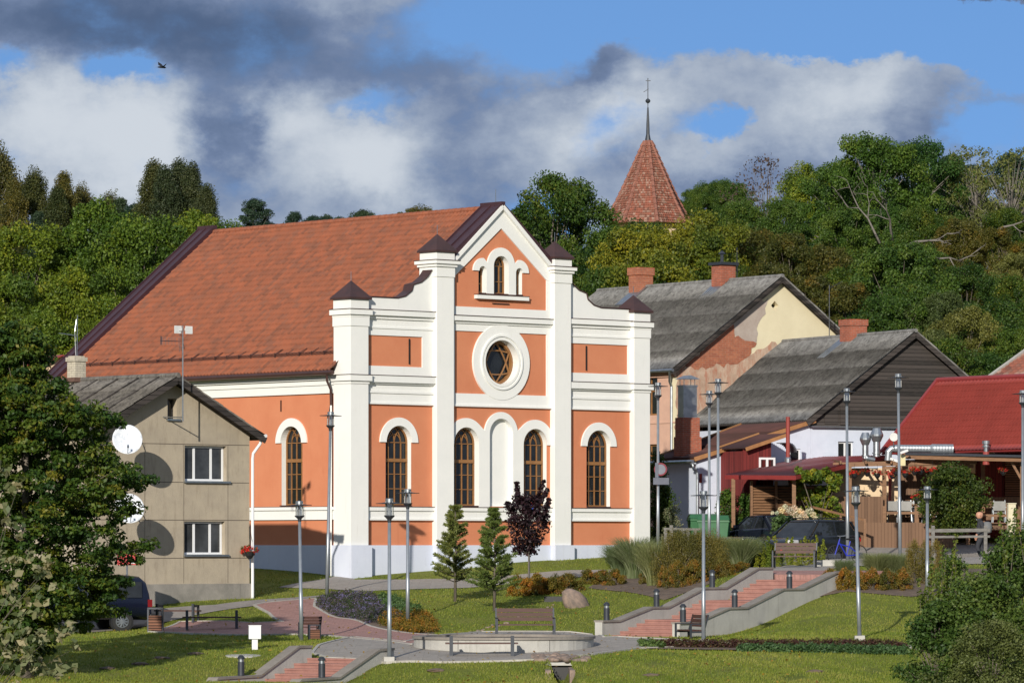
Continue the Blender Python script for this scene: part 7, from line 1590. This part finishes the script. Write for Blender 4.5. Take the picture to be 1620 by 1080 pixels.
# bedding plants
def bed(name, pxpoly, lm, label, n, h=.25, leaf=.05, per=26, rad=.09, seed=1, tv=.3):
    g = np.random.default_rng(seed); poly = [(p.x, p.y) for p in (G(*q) for q in pxpoly)]; P = np.array(poly); x = []; y = []
    while len(x) < n:
        a = g.uniform(P[:, 0].min(), P[:, 0].max(), 400); b = g.uniform(P[:, 1].min(), P[:, 1].max(), 400); k = inpoly(a, b, poly); x += list(a[k]); y += list(b[k])
    x = np.array(x[:n]); y = np.array(y[:n]); z = H(x, y, raw=True)+h*g.random(n)
    Pp, S, N, ti = blob_leaves(np.c_[x, y, z], rad*(.6+.8*g.random(n)), per, leaf, .9, .4, rng=g, tv=tv); V, F = leaf_quads(Pp, S, N, rng=g); return tag(np_mesh(name, V, F, LM[lm], None, ti), label, 'bedding plants', kind='stuff')
bed('aster_bed', [(499,958),(522,973),(585,988),(640,985),(625,962),(590,944),(530,941)], 'aster', 'purple asters filling the bed beside the red path', 1300, .2, .045, 24, .11, 1)
bed('foliage_bed', [(600,948),(640,958),(665,975),(640,980),(610,965)], 'green', 'pale green leafy plants behind the asters', 260, .3, .07, 30, .12, 2)
bed('orange_bed', [(600,988),(655,1003),(692,1001),(688,985),(668,972),(620,972)], 'ochre', 'low orange shrubs at the point of the flower bed', 800, .2, .05, 30, .12, 3)
bed('burgundy_bed', [(1036,1024),(1200,1026),(1435,1028),(1435,1023),(1200,1022),(1040,1021)], 'burg', 'low burgundy edging plants along the lower path', 900, .18, .06, 22, .1, 4)
bed('green_bed', [(1165,1030),(1435,1036),(1435,1030),(1180,1027)], 'green', 'low green leafy edging in front of the burgundy row', 700, .14, .08, 20, .1, 5)
bed('green_bed', [(1010,1023),(1050,1026),(1050,1021),(1015,1020)], 'green', 'small patch of leafy green edging near the slim bench', 90, .16, .08, 20, .1, 6)
# two young pines
def young_pine(px, top, bot, wpx, lm, label, seed):
    g = np.random.default_rng(seed); p = G(px, bot); D = p.y; Hh = ZD(top, D)-p.z; W_ = wpx/FPX*D; t = thing('young_pine', (p.x, D, p.z), 0, label, 'tree'); m = MB(); m.tube([(0, 0, -.05), (.02, 0, Hh*.5), (0, 0, Hh)], [.055, .035, .012], 7)
    C = []; dirs = []; z = Hh*.2
    while z < Hh*.97:
        f = (1-(z/Hh))**.75; nb = 6
        for k in range(nb):
            a = g.random()*6.283; L_ = W_/2*(f*1.15+.06)*(.6+.5*g.random()); e = Vector((math.cos(a)*L_, math.sin(a)*L_, L_*.28+.06)); m.tube([(0, 0, z), Vector((0, 0, z))+e*.5+Vector((0, 0, -.02)), Vector((0, 0, z))+e], [.016, .011, .005], 4)
            for q in np.linspace(.3, 1.1, 8):
                c = Vector((0, 0, z))+e*q; n_ = 21
                dd = g.normal(size=(n_, 3))*.55+np.array(e.normalized())*.8+np.array([0, 0, .35]); dd /= np.linalg.norm(dd, axis=1, keepdims=True)
                C.append(np.repeat(np.array([tuple(c)]), n_, 0)+dd*.05); dirs.append(dd)
        z += Hh*.042*(1+.3*g.random())
    m.build('trunk', M['bark'], t, smooth=True); C = np.concatenate(C); dd = np.concatenate(dirs); n = len(C); B = np.cross(dd, g.normal(size=(n, 3))); B /= np.linalg.norm(B, axis=1, keepdims=True); L_ = .065; w = .011
    V = np.stack([C-dd*L_-B*w, C-dd*L_+B*w, C+dd*L_+B*w*.6, C+dd*L_-B*w*.6], 1).reshape(-1, 3); F = np.arange(4*n).reshape(n, 4); np_mesh('crown', V, F, LM[lm], t, np.clip(g.normal(.45, .22, n), 0, 1))
young_pine(720, 797, 951, 66, 'ypine', 'yellowish young pine on the lawn, left of the two before the hall', 3)
young_pine(782, 806, 966, 72, 'gpine', 'greener young pine beside the purple maple', 8)
g = np.random.default_rng(14); D0 = 147.5; pts = []
for _ in range(95): 
    a = g.random()*6.283; q = g.random()**.4; y = 782+g.random()*90; w_ = 34*math.sin(math.pi*min(1, (y-770)/112))**.75; pts.append((XD(832+w_*q*math.cos(a), D0), D0+w_*q*math.sin(a)/47, ZD(y, D0)))
for x0, y0, x1, y1 in ((822, 800, 817, 764), (845, 800, 860, 762), (850, 800, 866, 775), (812, 810, 803, 795), (860, 830, 868, 790)):
    for q in np.linspace(0, 1, 8): pts.append(PT(x0+(x1-x0)*q, y0+(y1-y0)*q, D0))
clumped('purple_maple', 'purple', pts, [.22]*95+[.09]*40, 32, .12, 'small dark purple maple with slender trunk in front of the hall', 'tree', trunk=(XD(836, D0), D0, h1(XD(836, D0), D0)), seed=15, stems=30, sr=.035, bark='deadbark')
# ------------------------------------------------------------ lawn blades
def lawn(n, name, lo=(108, 168), seed=1):
    g = np.random.default_rng(seed); D = lo[0]+(lo[1]-lo[0])*g.random(n)**1.6; X = (g.random(n)*2-1)*.122*D
    keep = np.ones(n, bool)
    for poly in PAVED: keep &= ~inpoly(X, D, poly)
    for o, s0, s1 in ((UO, -.1, 10.5), (LO, -9, .2)):
        dx = X-o.x; dy = D-o.y; s = dx*SD.x+dy*SD.y; w = dx*SW.x+dy*SW.y; keep &= ~((s > s0) & (s < s1) & (w > -.3) & (w < WID+.3))
    for (ox, oy, w_, d_) in ((-5.65, 155, 14.6, 18), (-13.6, 141.6, 6.7, 9.6)):
        lx = (X-ox)*.7485+(D-oy)*.6632; ly = -(X-ox)*.6632+(D-oy)*.7485; keep &= ~((lx > -.1) & (lx < w_) & (ly > -.1) & (ly < d_))
    keep &= ~((X > 5) & (D > 158)); keep &= ((X-XD(797, 123.9))**2+(D-123.9)**2) > 2.75**2
    bare = np.sin(X*1.7+2.1*np.sin(D*.41+1))*np.sin(D*1.1+1.7*np.sin(X*.6))+.45*np.sin(X*4.3+D*2.9)*np.sin(D*3.7-X*2.2); keep &= g.random(n) > np.clip((bare-.55)*2.2, 0, .93)
    X = X[keep]; D = D[keep]; n = len(X); Z = H(X, D)
    h = .025+.05*g.random(n)**1.5; a = g.random(n)*6.283; w = .008+.006*g.random(n); tx = np.cos(a+1.3)*h*.5; ty = np.sin(a+1.3)*h*.5
    V = np.stack([np.c_[X-np.cos(a)*w, D-np.sin(a)*w, Z-.01], np.c_[X+np.cos(a)*w, D+np.sin(a)*w, Z-.01], np.c_[X+tx, D+ty, Z+h]], 1).reshape(-1, 3)
    pat = .5+.22*np.sin(X*.9+1.3*np.sin(D*.35))*np.cos(D*.5)+.12*np.sin(X*3.1+D*1.7); ti = np.clip(pat+g.normal(0, .22, n), 0, 1)
    tag(np_mesh(name, V, np.arange(3*n).reshape(n, 3), LM['lawnb'], None, ti), 'short grass blades over the lawns', 'grass', kind='stuff')
lawn(520000, 'grass')
g = np.random.default_rng(66); n = 1500; D = 110+38*g.random(n); X = (g.random(n)*2-1)*.118*D; k = X < 8; X = X[k]; D = D[k]; Z = H(X, D, raw=True)+.06; n = len(X)
V, F = leaf_quads(np.c_[X, D, Z], .07+.05*g.random(n), g.normal(size=(n, 3))*.4+np.array([0, 0, 1]), rng=g); tag(np_mesh('fallen_leaves', V, F, LM['fallen'], None, g.random(n)), 'scattered yellow and brown fallen leaves on lawn and paths', 'leaves', kind='stuff')
mh = None
for i, (px, py) in enumerate(((170, 1057), (222, 1050), (256, 1041), (310, 1034), (690, 1060), (1030, 1068), (1290, 1062))):
    p = G(px, py); bm = bmesh.new(); bmesh.ops.create_icosphere(bm, subdivisions=3, radius=.2)
    for v in bm.verts: v.co *= 1+g.normal()*.07; v.co.z *= .3
    me = bpy.data.meshes.new('molehill'); bm.to_mesh(me); bm.free(); me.materials.append(M['soil']); o = bpy.data.objects.new('molehill', me); COL.objects.link(o); o.location = (p.x, p.y, p.z); o.scale = (1.2, 1.2, 1); tag(o, 'low brown molehill on the '+('left' if i < 4 else 'front')+' lawn', 'molehill', 'molehills on the '+('left' if i < 4 else 'front')+' lawn')
